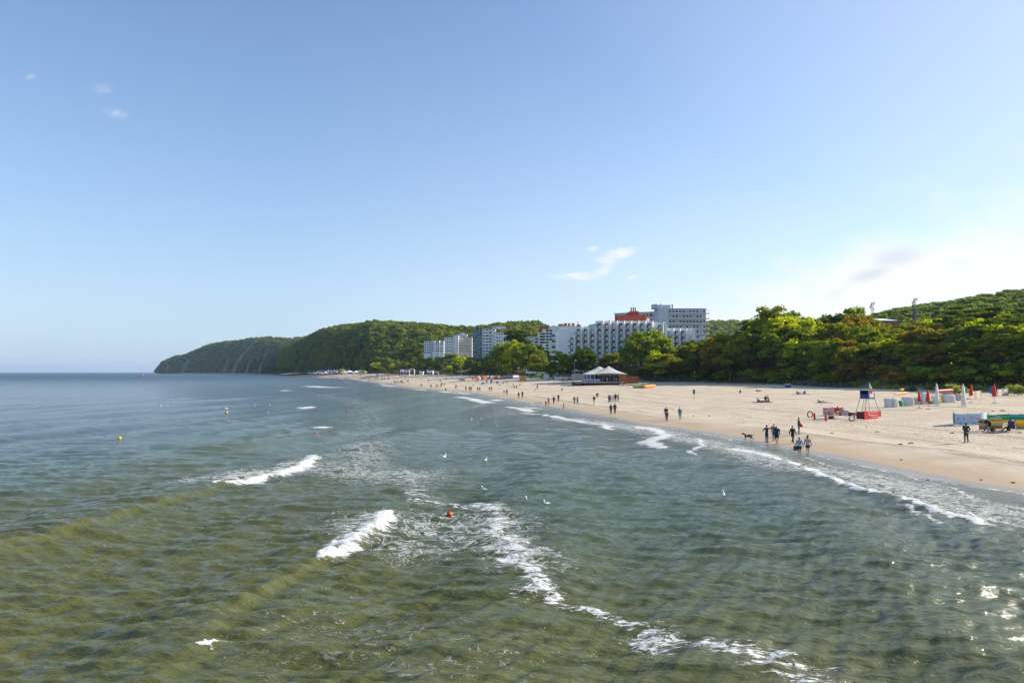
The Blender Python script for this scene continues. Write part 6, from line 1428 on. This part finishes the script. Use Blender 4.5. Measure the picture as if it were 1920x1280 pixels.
p5 = gat(1498, 814); e = empty("shoulder_bag", (p5.x + .22, p5.y - .12, p5.z + .78), 0, "bright red shoulder bag carried by the person in black jacket and jeans", "bag"); MB().lathe([(.12, 0), (.17, .05), (.16, .22), (.08, .28)], 9).build("body", cloth('red'), e, smooth=True); MB().tube((0, 0, .27), (-.15, .05, .65), .015).build("strap", cloth('red'), e)
p6 = gat(1499.5, 858); e = empty("tote_bag", (p6.x - .33, p6.y - .02, p6.z + .62), 0, "dark tote bag hanging at the side of the person in light blue", "bag"); MB().box(-.15, .15, -.08, .08, 0, .36).build("body", cloth('dkgrey'), e); MB().tube((-.1, 0, .36), (.1, 0, .75), .015).build("strap", cloth('dkgrey'), e)
for (uu, vv, hh, cc, lb) in ((1457, 832, .98, 'teal', "dark teal rucksack worn by the person in the white cap"), (1083, 758, 1.0, 'brown', "brown rucksack worn by the person in beige")):
    pp = gat(uu, vv); e = empty("rucksack", (pp.x, pp.y + .20, pp.z + hh), 0, lb, "rucksack"); MB().lathe([(.13, 0), (.17, .06), (.16, .36), (.08, .45)], 9).build("body", cloth('teal' if cc == 'x' else cc), e, smooth=True); MB().tube((-.1, -.1, .4), (-.1, -.14, .1), .02).tube((.1, -.1, .4), (.1, -.14, .1), .02).build("strap", cloth('black'), e)
# dog at the waterline
def dog():
    p = gat(1403.5, 826); L = [((-.25, 0, .42), (.25, 0, .46), .12, .135, .8, 8), ((.2, 0, .47), (.4, 0, .60), .10, .07, 1, 7), ((.40, 0, .62), (.50, 0, .62), .075, .07, 1, 7), ((.48, 0, .60), (.62, 0, .57), .045, .03, 1, 6),
        ((-.28, 0, .46), (-.52, 0, .60), .035, .015, 1, 5), ((.38, .05, .68), (.36, .08, .60), .03, .02, 1, 5), ((.38, -.05, .68), (.36, -.08, .60), .03, .02, 1, 5)]
    for s_, a, b_ in ((.07, .12, -.08), (-.07, -.06, .12)):
        L += [((.22, s_, .42), (.24 + a * .4, s_, .22), .06, .035, 1, 6), ((.24 + a * .4, s_, .22), (.22 + a * 1.3, s_, .03), .033, .025, 1, 6), ((.22 + a * 1.3, s_, .03), (.27 + a * 1.3, s_, .02), .03, .022, 1, 5)]
        L += [((-.25, s_, .42), (-.18 + b_ * .5, s_, .30), .085, .055, 1, 6), ((-.18 + b_ * .5, s_, .30), (-.34 + b_, s_, .18), .045, .03, 1, 6), ((-.34 + b_, s_, .18), (-.31 + b_ * 1.2, s_, .03), .027, .022, 1, 6), ((-.31 + b_ * 1.2, s_, .03), (-.25 + b_ * 1.2, s_, .02), .028, .02, 1, 5)]
    FUR = bpy.data.materials.new("dog_fur"); FUR.use_nodes = True; b = NB(FUR.node_tree); pr_ = FUR.node_tree.nodes["Principled BSDF"]; nz = b.noise(b.n("ShaderNodeTexCoord").outputs["Object"], 5, 2)
    b.put(pr_.inputs[0], b.mix(b.mapr(nz, .47, .53), (.03, .022, .018), (.42, .36, .30))); pr_.inputs["Roughness"].default_value = .9
    e = empty("dog", p, R(168), "brown and white dog walking at the waterline ahead of the walkers", "dog"); me = remesh("body", L, .016); me.materials.append(FUR); mobj("body", me, e); e.scale = (1.15,) * 3
dog()
# birds
def bird_mesh(fly):
    mb = MB(); 
    if fly:
        mb.lathe([(.01, -.25), (.05, -.1), (.07, .05), (.05, .18), (.01, .26)], 8, 0, Matrix.Rotation(R(90), 4, 'X'))
        for s_ in (-1, 1): mb.add([(s_ * .04, .1, .02), (s_ * .04, -.08, .02), (s_ * .32, -.05, .16), (s_ * .30, .08, .17), (s_ * .62, -.10, .08), (s_ * .04, .1, .0), (s_ * .04, -.08, .0), (s_ * .32, -.05, .14), (s_ * .30, .08, .15), (s_ * .62, -.10, .06)], [(0, 1, 2, 3), (3, 2, 4), (8, 7, 6, 5), (9, 7, 8), (0, 3, 8, 5), (1, 6, 7, 2), (3, 4, 9, 8), (2, 7, 9, 4)])
    else:
        mb.lathe([(.01, -.22), (.07, -.1), (.10, .02), (.07, .14), (.03, .18)], 9, 0, Matrix.Translation((0, 0, .05)) @ Matrix.Rotation(R(90), 4, 'X')); mb.tube((0, -.13, .08), (0, -.17, .20), .045, .035, 7); mb.lathe([(.01, -.05), (.045, -.02), (.045, .03), (.01, .06)], 7, 0, Matrix.Translation((0, -.18, .22)))
    return mb
BW = mat("feather_white", (.78, .78, .77), .8); BG_ = mat("feather_grey", (.42, .44, .47), .8); BEAK = mat("beak", (.5, .22, .03), .5)
_fm, _sm = bird_mesh(True).mesh("body", BW, True), bird_mesh(False).mesh("body", BW, True); _bk = MB().tube((0, -.22, .22), (0, -.29, .21), .012, .004, 5).mesh("beak", BEAK); _wg = MB().add([(.09, -.1, .10), (.10, .12, .09), (.03, .24, .08), (.03, -.1, .15), (-.09, -.1, .10), (-.10, .12, .09), (-.03, .24, .08), (-.03, -.1, .15)], [(0, 1, 2, 3), (7, 6, 5, 4), (3, 2, 6, 7)]).mesh("wings", BG_)
def gull(u, v, fly, label, hgt=0, s_=1.0, group=None, onsand=False):
    if onsand: p = gat(u, v)
    else: x, y = sea(u, v); p = Vector((x, y, .03))
    if fly: d = ray(u, v); p = Vector((0, 0, CAMZ)) + d * (hgt / d.y)
    e = empty("gull", p, random.uniform(0, 6.28), label, "gull", group); e.scale = (s_,) * 3
    mobj("body", _fm if fly else _sm, e)
    if not fly: mobj("beak", _bk, e); mobj("wings", _wg, e)
gull(993.5, 942, False, "white gull floating right of the orange buoy, nearer one of two", s_=1.25); gull(1026.5, 948, False, "white gull floating just right of the other gull", s_=1.15)
gull(907.5, 920, False, "small white gull floating beyond the foam line above the orange buoy"); gull(832, 858, False, "white gull floating in open water left of centre", s_=1.2); gull(910, 864, False, "small gull floating in open water right of the foam", s_=1.0); gull(1355.5, 928.5, False, "grey gull floating near the breaking shore waves", s_=1.2)
for (u_, v_) in ((884, 787), (901, 786), (895, 793), (931, 799), (930, 791)): gull(u_, v_, False, "small white gull floating in the scattered group off the beach", s_=.75, group="gulls floating off the beach")
for (u_, v_) in ((301, 761), (315, 762), (478, 760), (506, 760), (502, 774)): gull(u_, v_, False, "tiny white gull resting far out on the blue water", s_=.9, group="gulls far out on the blue water")
gull(1437, 767.5, True, "gull flying low over the sand right of the walkers", hgt=90); gull(424, 766, True, "gull flying just above the far yellow buoy", hgt=120, s_=1.2); gull(1912, 811.5, False, "gull standing on the sand in front of the striped windbreak", onsand=True, s_=1.1)
# buoys
def buoy(u, v, dpx, m_, label, Y=None):
    x, y = sea(u, v); r = dpx * y / F / 2; e = empty("buoy", (x, y, r * .45), 0, label, "buoy")
    MB().lathe([(r * .1, -r), (r * .6, -r * .8), (r * .95, -r * .3), (r, 0), (r * .95, r * .35), (r * .7, r * .75), (r * .3, r * .97), (r * .05, r * 1.0)], 16).build("float", m_, e, smooth=True)
    MB().lathe([(r * .08, r * .9), (r * .16, r * 1.1), (r * .05, r * 1.2)], 8).build("ring", BLKP, e); MB().lathe([(r * 1.0, -.12 * r), (r * 1.03, 0), (r * 1.0, .12 * r)], 16).build("band", mat("buoy_band", (.3, .06, .03), .6) if dpx > 8 else m_, e)
buoy(842.5, 966, 10.8, mat("buoy_orange", (.62, .09, .025), .45, .25, 9), "orange round buoy floating among foam near the breaking wave"); buoy(224, 823, 7, YELP, "yellow buoy on blue water, nearer of the yellow ones"); buoy(424.5, 774.5, 5, YELP, "yellow buoy farther out with a gull above it")
buoy(592, 815, 5.5, REDP, "red buoy under a small breaking crest"); buoy(650, 771, 3.5, REDP, "small red buoy among distant wave crests"); buoy(267.5, 704.5, 3.5, ORGP, "orange buoy near the horizon left of the headland")
# sign post, yellow sign, fence
p = gat(1301.3, 751.7); k = p.y / F; e = empty("sign_post", p, R(12), "grey sign board on a thin pole standing alone on the beach", "sign"); MB().tube((0, 0, -.1), (0, 0, 14 * k), .035, n=6).build("pole", STEEL, e); MB().box(-.26, .26, -.03, .03, 13 * k, 21.5 * k).build("board", mat("sign_back", (.13, .15, .15), .6), e)
p = gat(1302.5, 716); k = p.y / F; e = empty("sign_post", p, 0, "small yellow marker on a pole at the dune foot", "sign"); MB().tube((0, 0, -.1), (0, 0, 17 * k), .04, n=6).build("pole", STEEL, e); MB().lathe([(.05, -.3), (.32, -.1), (.32, .2), (.05, .4)], 8, 0, Matrix.Translation((0, 0, 18 * k))).build("marker", YELP, e)
def fence(pts, h, label, sp=2.9):
    Wp = [gat(*q) for q in pts]; e = empty("beach_fence", Wp[0], 0, label, "fence"); b0 = Wp[0]
    pm = MB().tube((0, 0, -.3), (0, 0, h + .12), .075, .065, 7).mesh("post", mat("fence_post", (.24, .21, .17), .85, .2, 3)); NET = bpy.data.materials.new("green_netting"); NET.use_nodes = True; t = NET.node_tree; b = NB(t); pr_ = t.nodes["Principled BSDF"]; pr_.inputs[0].default_value = (.035, .10, .065, 1); pr_.inputs["Roughness"].default_value = .9; pr_.inputs["Alpha"].default_value = .6
    nz = b.noise(b.n("ShaderNodeTexCoord").outputs["Object"], 1.5, 3); b.put(pr_.inputs[0], b.mix(nz, (.015, .035, .025), (.035, .075, .05)))
    for a, c in zip(Wp[:-1], Wp[1:]):
        d = c - a; L = math.hypot(d.x, d.y); n = max(1, round(L / sp)); 
        for i in range(n):
            q0, q1 = a + d * (i / n), a + d * ((i + 1) / n); q0.z = g(q0.x, q0.y); q1.z = g(q1.x, q1.y); mobj("post", pm, e, q0 - b0)
            s0, s1 = q0 - b0, q1 - b0; m = (s0 + s1) / 2; V = []
            for j in range(5): f = s0.lerp(s1, j / 4); V += [(f.x, f.y, f.z + .05), (f.x, f.y, f.z + h * (1 - .10 * math.sin(j / 4 * math.pi)))]
            o = MB().add(V, [(2 * j, 2 * j + 2, 2 * j + 3, 2 * j + 1) for j in range(4)]).build("net_panel", NET, e); md = o.modifiers.new("t", 'SOLIDIFY'); md.thickness = .02
fence([(1205, 712.5), (1245, 715.2), (1270, 715.7), (1307, 715.6)], 1.5, "post and green net fence along the dune foot right of the plank wall")
fence([(1350, 716.4), (1395, 717), (1440, 719), (1470, 720.5), (1530, 725), (1600, 727.5)], 1.5, "post and green net fence along the shaded dune foot before the wood")
# feather flags, yellow pole
for (u_, v0, v1, c_, lb) in ((726.7, 708, 694.5, 'red', "tallest red feather flag, left of three by the kiosk"), (740.2, 706, 697, 'red', "middle red feather flag of three by the kiosk"), (748, 706.5, 698.5, 'maroon', "darkest red feather flag, nearest the white kiosk"), (706, 714.5, 700.5, 'beige', "tall pale yellow pole banner standing among the walkers")):
    p = gat(u_, v0); k = p.y / F; H = (v0 - v1) * k; e = empty("feather_flag", p, 0, lb, "flag"); MB().tube((0, 0, 0), (0, 0, H), .05).build("pole", STEEL, e)
    o = MB().prism([(0, H * .3), (.9, H * .25), (1.05, H * .8), (.7, H * .98), (0, H)], -.03, .03).build("cloth", cloth(c_), e)
# volleyball / net, deck chairs row, shelters
dchair = empty("deckchair", (0, 0, 0), 0); MB().add([(-.35, -.6, .25), (.35, -.6, .25), (.35, .5, .9), (-.35, .5, .9), (-.35, -.6, .2), (.35, -.6, .2), (.35, .5, .85), (-.35, .5, .85)], [(0, 1, 2, 3), (7, 6, 5, 4), (0, 4, 5, 1), (2, 6, 7, 3), (1, 5, 6, 2), (3, 7, 4, 0)]).build("canvas", ORGP, dchair); MB().tube((-.35, -.6, 0), (-.35, .5, .95), .03).tube((.35, -.6, 0), (.35, .5, .95), .03).tube((-.35, .5, 0), (-.35, -.1, .6), .03).tube((.35, .5, 0), (.35, -.1, .6), .03).build("frame", WOODG, dchair)
cols_ = ['orange', 'orange', 'red', 'orange', 'white', 'orange']; first = True
for i in range(44):
    u_ = 886 + (i % 22) * 2.45; v_ = 711.2 if i < 22 else 708.6
    if first: o = dchair; first = False
    else:
        o = dchair.copy(); COL.objects.link(o)
        for ch in dchair.children: c = ch.copy(); COL.objects.link(c); c.parent = o
    p = gat(u_ + random.uniform(-.6, .6), v_ + random.uniform(-.5, .5)); o.location = p; o.rotation_euler = (0, 0, R(random.uniform(-30, 30))); o.scale = (1.35,) * 3
    tag(o, "orange or white canvas deckchair in the rows below the dune stairs", "deckchair", "rows of deckchairs below the dune stairs")
    for ch in o.children:
        if ch.name.startswith("canvas"): ch.material_slots[0].link = 'OBJECT'; ch.material_slots[0].material = cloth(random.choice(cols_))
def shelter(u, v, wpx, hpx, c_, label):
    p = gat(u, v); k = p.y / F; W = wpx * k; H = hpx * k; e = empty("beach_shelter", p, R(random.uniform(-15, 15)), label, "beach shelter")
    V = []; n = 8; m2 = 5
    for j in range(m2):
        for i in range(n): a = math.pi * i / (n - 1); t = j / (m2 - 1); V.append((-math.cos(a) * W / 2 * (1 - .3 * t), -.6 + 1.3 * t, math.sin(a) ** .7 * H * (1 - .45 * t)))
    o = MB().add(V, [(j * n + i, j * n + i + 1, (j + 1) * n + i + 1, (j + 1) * n + i) for j in range(m2 - 1) for i in range(n - 1)]).build("canopy", cloth(c_), e, smooth=True); md = o.modifiers.new("t", 'SOLIDIFY'); md.thickness = .03
    MB().box(-W / 2 + .05, W / 2 - .05, -.6, .6, .0, .04).build("ground_sheet", cloth(c_), e)
CL['azure'] = (.02, .42, .72); CL['midblue'] = (.04, .12, .42)
shelter(906, 721, 7, 5.2, 'azure', "bright azure pop up beach shelter in the middle of the beach"); shelter(912, 718.8, 4, 6, 'midblue', "dark blue shelter behind the azure one"); shelter(922, 718.8, 5.2, 6.5, 'midblue', "squarish blue shelter right of the dark blue one"); shelter(934.5, 719, 4, 5, 'ltblue', "pale blue shelter at the right end of the shelters")
shelter(836, 711.5, 3.4, 3, 'azure', "small azure beach tent alone below the dune"); shelter(916, 704.5, 5, 4, 'azure', "blue tent top behind the rows of deckchairs"); shelter(690.5, 700.8, 3.4, 1.6, 'midblue', "tiny blue shelter near the promenade tents"); shelter(694.5, 700.8, 3, 1.4, 'orange', "tiny orange shelter near the promenade tents"); shelter(684, 700.5, 8, 3.6, 'navy', "dark shelter near the promenade tents")
shelter(729, 710.8, 4, 2.6, 'black', "low black shelter right of the yellow pole")
# weed clumps and driftwood lying on the sand
for i, (u_, v_, s_) in enumerate([(1706, 831.5, 1.2), (1690, 833, .5), (1645, 809.5, .5), (1625, 800, .3), (1480, 862, .8), (1690, 862, .3), (1740, 900, .25), (1330, 780, .6), (1013, 755.5, 1.3), (1005, 755, .7), (1262, 769, .4), (1300, 780, .4), (1785, 812, .6), (1850, 776, .9), (1862, 771, .7), (1880, 770, .9), (1560, 812, .5), (1840, 900, .3), (1900, 905, .3)]):
    p = gat(u_, v_); e = empty("seaweed_clump", p, random.random() * 3, "clump of dark dried weed on the sand below %s" % lm(u_), "seaweed", "weed clumps on the beach"); mb = MB()
    for k in range(14): a = random.random() * 6.28; r = random.random() ** .7 * s_ * .5; mb.tube((math.cos(a) * r, math.sin(a) * r * .4, 0), (math.cos(a) * r * .5 + random.uniform(-.2, .2) * s_, math.sin(a) * r * .3, .05 + .10 * s_ * random.random()), .035 * s_ + .012, .01, 5)
    mb.build("weed", mat("dry_weed", (.06, .042, .028), .95, .4, 8), e)
# low timber barrier of dark shed row between kiosks and beach bar
for (u0, u1, v0, v1, m_, lb) in ((953, 985, 706.5, 700.5, WOODB, "low reddish brown hut row at the dune foot left of the beach bar"), (1040, 1072, 708.5, 701.5, WOODG, "low grey timber store at the dune foot left of the lamp posts")):
    Yp = 410 if u0 < 1000 else 318; kiosk(lb, u0, u1, v0, v1, Yp, vz(v0, Yp), m_)
# dinghies and picnic table left of the pavilion
for (u_, v_, lb) in ((1043, 710.5, "pale picnic table left of the pavilion, nearer the beach bar"), (1062, 712.6, "pale picnic table beside the seated people left of the deck")):
    e = empty("picnic_table", gat(u_, v_), R(10), lb, "table"); MB().box(-1.4, 1.4, -.4, .4, .72, .78).build("table_top", COVB, e); MB().box(-1.4, 1.4, -.9, -.65, .42, .47).build("bench", COVB, e); MB().box(-1.4, 1.4, .65, .9, .42, .47).build("bench", COVB, e)
    for s_ in (-1.1, 1.1): MB().box(s_ - .05, s_ + .05, -.8, .8, 0, .42).box(s_ - .05, s_ + .05, -.3, .3, .42, .72).build("leg", WOODG, e)
# ------------------------------------------------------------------ trees and shrubs as single plants
SKU = [660, 680, 700, 725, 745, 760, 790, 820, 850, 868, 880, 905, 925, 940, 960, 985, 1005, 1020, 1035, 1048, 1062, 1075, 1095, 1118, 1130, 1150, 1168, 1180, 1200, 1215, 1245, 1265, 1280, 1310, 1340, 1380, 1402, 1412, 1425, 1470, 1500, 1530, 1560, 1580, 1605, 1625, 1645, 1700, 1740, 1780, 1800, 1850, 1900, 1930, 2050]
SKV = [690, 672, 668, 664, 671, 676, 664, 666, 658, 662, 664, 668, 655, 640, 637, 638, 648, 655, 662, 658, 666, 660, 651, 662, 664, 659, 664, 640, 620, 615, 622, 640, 634, 630, 628, 622, 614, 596, 580, 574, 580, 592, 590, 582, 574, 584, 602, 597, 590, 592, 577, 573, 570, 568, 560]
def skyv(u): return float(np.interp(u, SKU, SKV))
def htop(u, v, Y, x, y): return CAMZ + (HOR - v) / F * y - g(x, y)
# named trees
def key(u, vtop, vbase_unused, Y, kind, leaf, label, wide=1.0, cat="tree", name="tree", var=None, z=None):
    x = px2x(u, Y); zz = g(x, Y) if z is None else z; h = vz(vtop, Y) - zz
    return tree(x, Y, h * 1.03, kind, leaf, label, None, name, wide, cat, var, z)
key(1212, 615, 0, 298, 'broad', 'green', "big round green tree in front of the sawtooth hotel", 1.16, var=0)
key(1188, 634, 0, 292, 'broad', 'green', "left shoulder of round trees in front of the sawtooth hotel", .85, var=1)
key(1243, 632, 0, 292, 'broad', 'green', "tree right of the big round one before the hotel", .9, var=2)
key(1229, 655, 0, 286, 'oval', 'lime', "bright yellow green young tree below the big round one", 1.3)
key(1256, 661, 0, 285, 'broad', 'olive', "low olive tree at the right foot of the big round one", 1.1)
key(1048, 657, 0, 322, 'oval', 'dark', "compact dark round tree behind the short lamp post", 1.5, var=0)
key(1096, 651, 0, 318, 'broad', 'dark', "wide dark tree behind the pavilion's left lamp posts", 1.25, var=1)
key(1080, 668, 0, 316, 'broad', 'dark', "lower dark tree left of the wide dark one", 1.2, var=2)
key(1148, 659, 0, 312, 'broad', 'olive', "golden olive tree rising behind the pavilion roof peaks", 1.2, var=3)
key(1128, 672, 0, 314, 'broad', 'dark', "dark tree directly behind the left pavilion peak", 1.0, var=0)
key(962, 636, 0, 440, 'broad', 'lime', "big bright green tree left of the stepped white wing", 1.05, var=3)
key(940, 645, 0, 445, 'broad', 'green', "left part of the bright green tree group", 1.0, var=2)
key(988, 643, 0, 430, 'broad', 'green', "right part of the bright green tree group", 1.0, var=1)
key(1012, 660, 0, 425, 'oval', 'green', "slender green tree before the stepped white wing", 1.1)
key(1007, 640, 0, 440, 'oval', 'dark', "dark conical tree against the white stepped wing", 1.05, var=1)
key(966, 618, 0, 520, 'column', 'dark', "left of two dark poplars behind the bright tree", 1.7); key(980, 619, 0, 520, 'column', 'dark', "right of two dark poplars behind the bright tree", 1.8); key(957, 622, 0, 525, 'column', 'dark', "small dark poplar beside the tower block", 1.5)
key(1034, 676, 0, 402, 'shrub', 'lime', "small bright bush beside the beach bar", 1.6, "shrub", "shrub")
key(1446, 572, 0, 268, 'broad', 'olive', "tallest airy tree with open top above the bright lime crown", .95, var=1)
key(1470, 590, 0, 258, 'broad', 'lime', "bright lime tree forming the tallest mass of the wood", 1.15, var=0)
key(1437, 604, 0, 262, 'broad', 'lime', "lime tree at the left front of the bright crown", 1.0, var=2)
key(1508, 592, 0, 262, 'broad', 'lime', "lime tree on the right shoulder of the bright crown", .9, var=3)
key(1606, 571, 0, 285, 'broad', 'green', "rounded fresh green tree top left of the phone mast", .75, var=0)
key(1560, 588, 0, 285, 'broad', 'dark', "dark green tree between the lime crown and the rounded green top", .9, var=1)
key(1368, 622, 0, 262, 'broad', 'olive', "olive tree standing left of the lime crown by the dark hill", 1.1, var=2)
key(1345, 630, 0, 270, 'broad', 'rust', "rust tinged tree beside the grey hotel block", .9, var=3)
key(641, 690, 0, 860, 'oval', 'lime', "small bright green tree among the promenade terraces", 1.5); key(677, 690, 0, 800, 'shrub', 'lime', "rounded yellow green bush right of the white tents", 1.5, "shrub", "shrub")
for i, (u_, lf) in enumerate(((1795, 'pine'), (1822, 'pine'), (1846, 'pine'), (1868, 'pine'), (1893, 'pine'), (1915, 'pine'), (1770, 'pine'), (1938, 'pine'), (1833, 'pine'), (1880, 'pine'))):
    key(u_, 572 + (i * 7) % 19 + (14 if u_ < 1790 else 0), 0, 196 + (i * 13) % 30, 'pine', lf, "pine with bare reddish trunk, %s of the line at the wood's right end" % ("first", "third", "fifth", "seventh", "ninth", "tenth", "outlying leftmost", "eleventh", "fourth", "eighth")[i], .95, "pine tree", "pine_tree")
# the wood: rows of trees up the dune
TR = random.Random(12)
def leaf_at(u):
    if u > 1780: c = ['pine', 'dark', 'green', 'olive', 'lime', 'green']
    elif u > 1640: c = ['rust', 'olive', 'green', 'lime', 'olive', 'lime', 'rust']
    elif u > 1520: c = ['rust', 'olive', 'dark', 'green', 'rust', 'green', 'olive']
    elif u > 1400: c = ['green', 'lime', 'green', 'dark', 'green']
    elif u > 1260: c = ['olive', 'dark', 'rust', 'green', 'dark', 'olive']
    elif u > 1000: c = ['dark', 'olive', 'green']
    else: c = ['green', 'olive', 'green', 'lime', 'dark', 'green']
    return TR.choice(c)
LN = {'green': 'mid green', 'lime': 'bright yellow green', 'dark': 'dark green', 'olive': 'olive green', 'rust': 'rust brown', 'pine': 'blue green'}
def reg(u): return "at the wood's right end" if u > 1780 else "in the wood behind the covered beach chairs" if u > 1640 else "in the wood behind the lifeguard tower" if u > 1520 else "in the wood around the bright lime crown" if u > 1400 else "in the wood right of the sawtooth hotel" if u > 1240 else "behind the beach pavilion" if u > 1030 else "in the tree belt below the tower blocks" if u > 860 else "in the tree belt behind the kiosks"
ntree = 0
def fill(u0, u1, du, d0, d1, frac0, frac1, hmin, kinds=('broad', 'oval'), lower=None):
    """row of trees at distance d inland from the back of the beach; frac 1 = reaches the photographed skyline"""
    global ntree
    u = u0
    while u < u1:
        uu = u + TR.uniform(-.4, .4) * du; 
        # back line distance at this azimuth
        ysb = np.linspace(140, 1300, 500); k = np.argmin(np.abs(960 + F * (backX(ysb) + TR.uniform(d0, d1)) / ysb - uu)); Yb = ysb[k]
        x = px2x(uu, Yb); gz = g(x, Yb); top = vz(skyv(uu), Yb); h = (top - gz) * TR.uniform(frac0, frac1)
        if h > hmin:
            lf = leaf_at(uu)
            kd = TR.choice(kinds) if not (uu > 1760 and TR.random() < .3 and h > 9) else 'pine'
            if kd == 'pine': lf = 'pine'
            wd = TR.uniform(.9, 1.25) * (1.0 if h > 9 else 1.35) if kd != 'pine' else .9
            sh = kd == 'shrub'; lab = "%s %s %s above %s" % (LN[lf], "bush" if sh else "pine" if kd == 'pine' else "tree", "at the dune's foot" if d1 < 10 else "low on the dune" if d1 < 25 else "halfway up the wood" if d1 < 40 else "in the upper wood" if d1 < 60 else "on the wood's skyline", lm(uu))
            tree(x, Yb, h, kd, lf, lab, ("bushes " if sh else "pines " if kd == 'pine' else "trees ") + reg(uu) + " of " + LN[lf] + " leaf", "shrub" if sh else "pine_tree" if kd == 'pine' else "tree", wd, "shrub" if sh else "tree"); ntree += 1
        u += du * TR.uniform(.8, 1.2)
# right-hand wood
fill(1250, 2010, 29, 62, 80, .93, 1.0, 5, ('broad',)); fill(1262, 2000, 26, 42, 56, .80, .95, 5, ('broad', 'broad', 'oval')); fill(1255, 1990, 23, 26, 36, .66, .84, 4, ('broad', 'broad', 'oval'))
fill(1258, 1640, 20, 13, 20, .62, .82, 3, ('broad', 'oval')); fill(1630, 1990, 17, 12, 17, .46, .62, 2, ('broad', 'oval')); fill(1625, 1990, 17, 19, 25, .58, .74, 2, ('broad',)); fill(1240, 1600, 18, 4, 8, .48, .68, 1.5, ('broad',)); fill(1250, 1600, 17, 1, 4, .16, .34, 1., ('shrub', 'broad')); fill(1600, 1970, 15, 5, 9, .22, .36, 1.5, ('broad', 'shrub'))
def front(u):
    """depth of the back of the beach on this bearing"""
    ysb = np.linspace(140, 1500, 900); return float(ysb[np.argmin(np.abs(960 + F * (backX(ysb) + 1) / ysb - u))])
def belt(u0, u1, du, rows, hmin=2.0):
    u = u0
    while u < u1:
        Ya = front(u); Yl = 348 if 1044 < u < 1250 else 455 if u > 1000 else 585 if u > 884 else 700 if u > 832 else 740 if u > 792 else Ya + 130
        for t, f0, f1, kinds in rows:
            uu = u + TR.uniform(-.45, .45) * du; Yb = Ya + 2 + (Yl - 8 - Ya) * (t + TR.uniform(-.06, .06)); x = px2x(uu, Yb); base = vz(HOR + 4, Yb); gz = g(x, Yb)
            h = (vz(skyv(uu), Yb) - gz) * TR.uniform(f0, f1)
            if h < hmin: continue
            lf = leaf_at(uu); kd = TR.choice(kinds); sh = kd == 'shrub'
            tree(x, Yb, h, kd, lf, "%s %s %s behind %s" % (LN[lf], "bush" if sh else "tree", "at the front foot" if t < .12 else "in the low front row" if t < .35 else "in the middle row" if t < .65 else "in the upper row" if t < .85 else "in the tallest rear row", lm(uu)), ("bushes " if sh else "trees ") + reg(uu) + " of " + LN[lf] + " leaf", "shrub" if sh else "tree", TR.uniform(1.0, 1.35) * (1.4 if h < 8 else 1.1), "shrub" if sh else "tree")
        u += du * TR.uniform(.85, 1.15)
BO = ('broad', 'oval')
belt(1034, 1250, 17, ((.9, .80, .98, BO), (.6, .6, .8, BO), (.3, .38, .55, ('broad',)), (.08, .2, .32, ('shrub', 'broad'))))
belt(684, 1030, 12.5, ((.95, .88, 1.0, BO), (.7, .7, .9, BO), (.42, .5, .72, BO), (.18, .28, .45, ('broad',)), (.03, .14, .24, ('shrub',))), 1.5)
for (u_, v_, s_) in ((1709, 727, 1.6), (1792, 734, 3.0), (1800, 735, 2.6), (1788, 728, 3), (1760, 729, 2), (1740, 727, 1.8), (1900, 735, 3), (1912, 738, 2.6), (1890, 734, 2), (1836, 731, 2), (1602, 722, 2), (1640, 724, 1.8), (1665, 726, 1.6), (1680, 727, 1.5)):
    p = gat(u_, v_ + 3); tree(p.x, p.y, s_, 'shrub', 'silver' if v_ > 726 else 'lime', "pale silvery bush on the sandy dune foot behind %s" % lm(u_), "silvery bushes on the dune foot", "shrub", 1.2, "shrub")
# dune grass tufts along the foot of the dune
def dune_grass():
    rg = np.random.default_rng(8); V = []; n = 9000; ys = 140 + 300 * rg.random(n) ** 1.3; d = rg.normal(3.5, 3.5, n); xs = backX(ys) + np.abs(d) * 1.5 - 1.0
    keep = fbm(xs / 5, ys / 5, 71) > .45; xs, ys = xs[keep], ys[keep]; zs = ground(xs, ys); n = len(xs)
    a = rg.random(n) * 6.28; h = .25 + .45 * rg.random(n); wd = .10 + .12 * rg.random(n); ca, sa = np.cos(a) * wd, np.sin(a) * wd; lean = rg.normal(0, .12, (n, 2))
    q = np.stack([np.stack([xs - ca, ys - sa, zs - .03], -1), np.stack([xs + ca, ys + sa, zs - .03], -1), np.stack([xs + ca * 1.6 + lean[:, 0], ys + sa * 1.6 + lean[:, 1], zs + h], -1), np.stack([xs - ca * 1.6 + lean[:, 0], ys - sa * 1.6 + lean[:, 1], zs + h * .8], -1)], 1).reshape(-1, 3)
    me = np_mesh("dune_grass", q, np.arange(len(q)).reshape(-1, 4)); me.materials.append(LEAF['silver']); tag(mobj("dune_grass", me), "pale marram grass tufts along the foot of the dunes", "grass", kind='stuff')
dune_grass()
print("TREES", sum(o.name.startswith("tree") for o in bpy.data.objects), "OBJ", len(bpy.data.objects))
# ------------------------------------------------------------------ sea air
def haze():
    hm = bpy.data.materials.new("haze"); hm.use_nodes = True; t = hm.node_tree; t.nodes.clear(); b = NB(t)
    v = b.n("ShaderNodeVolumePrincipled"); v.inputs["Color"].default_value = (.62, .80, 1.0, 1); v.inputs["Density"].default_value = HAZE_DENSITY; v.inputs["Anisotropy"].default_value = .2
    o = b.n("ShaderNodeOutputMaterial"); t.links.new(v.outputs[0], o.inputs["Volume"])
    tag(MB().box(-23000, 23000, -4500, 27000, -6.5, 175).build("haze", hm), kind='stuff')
HAZE_DENSITY = .000045
haze()
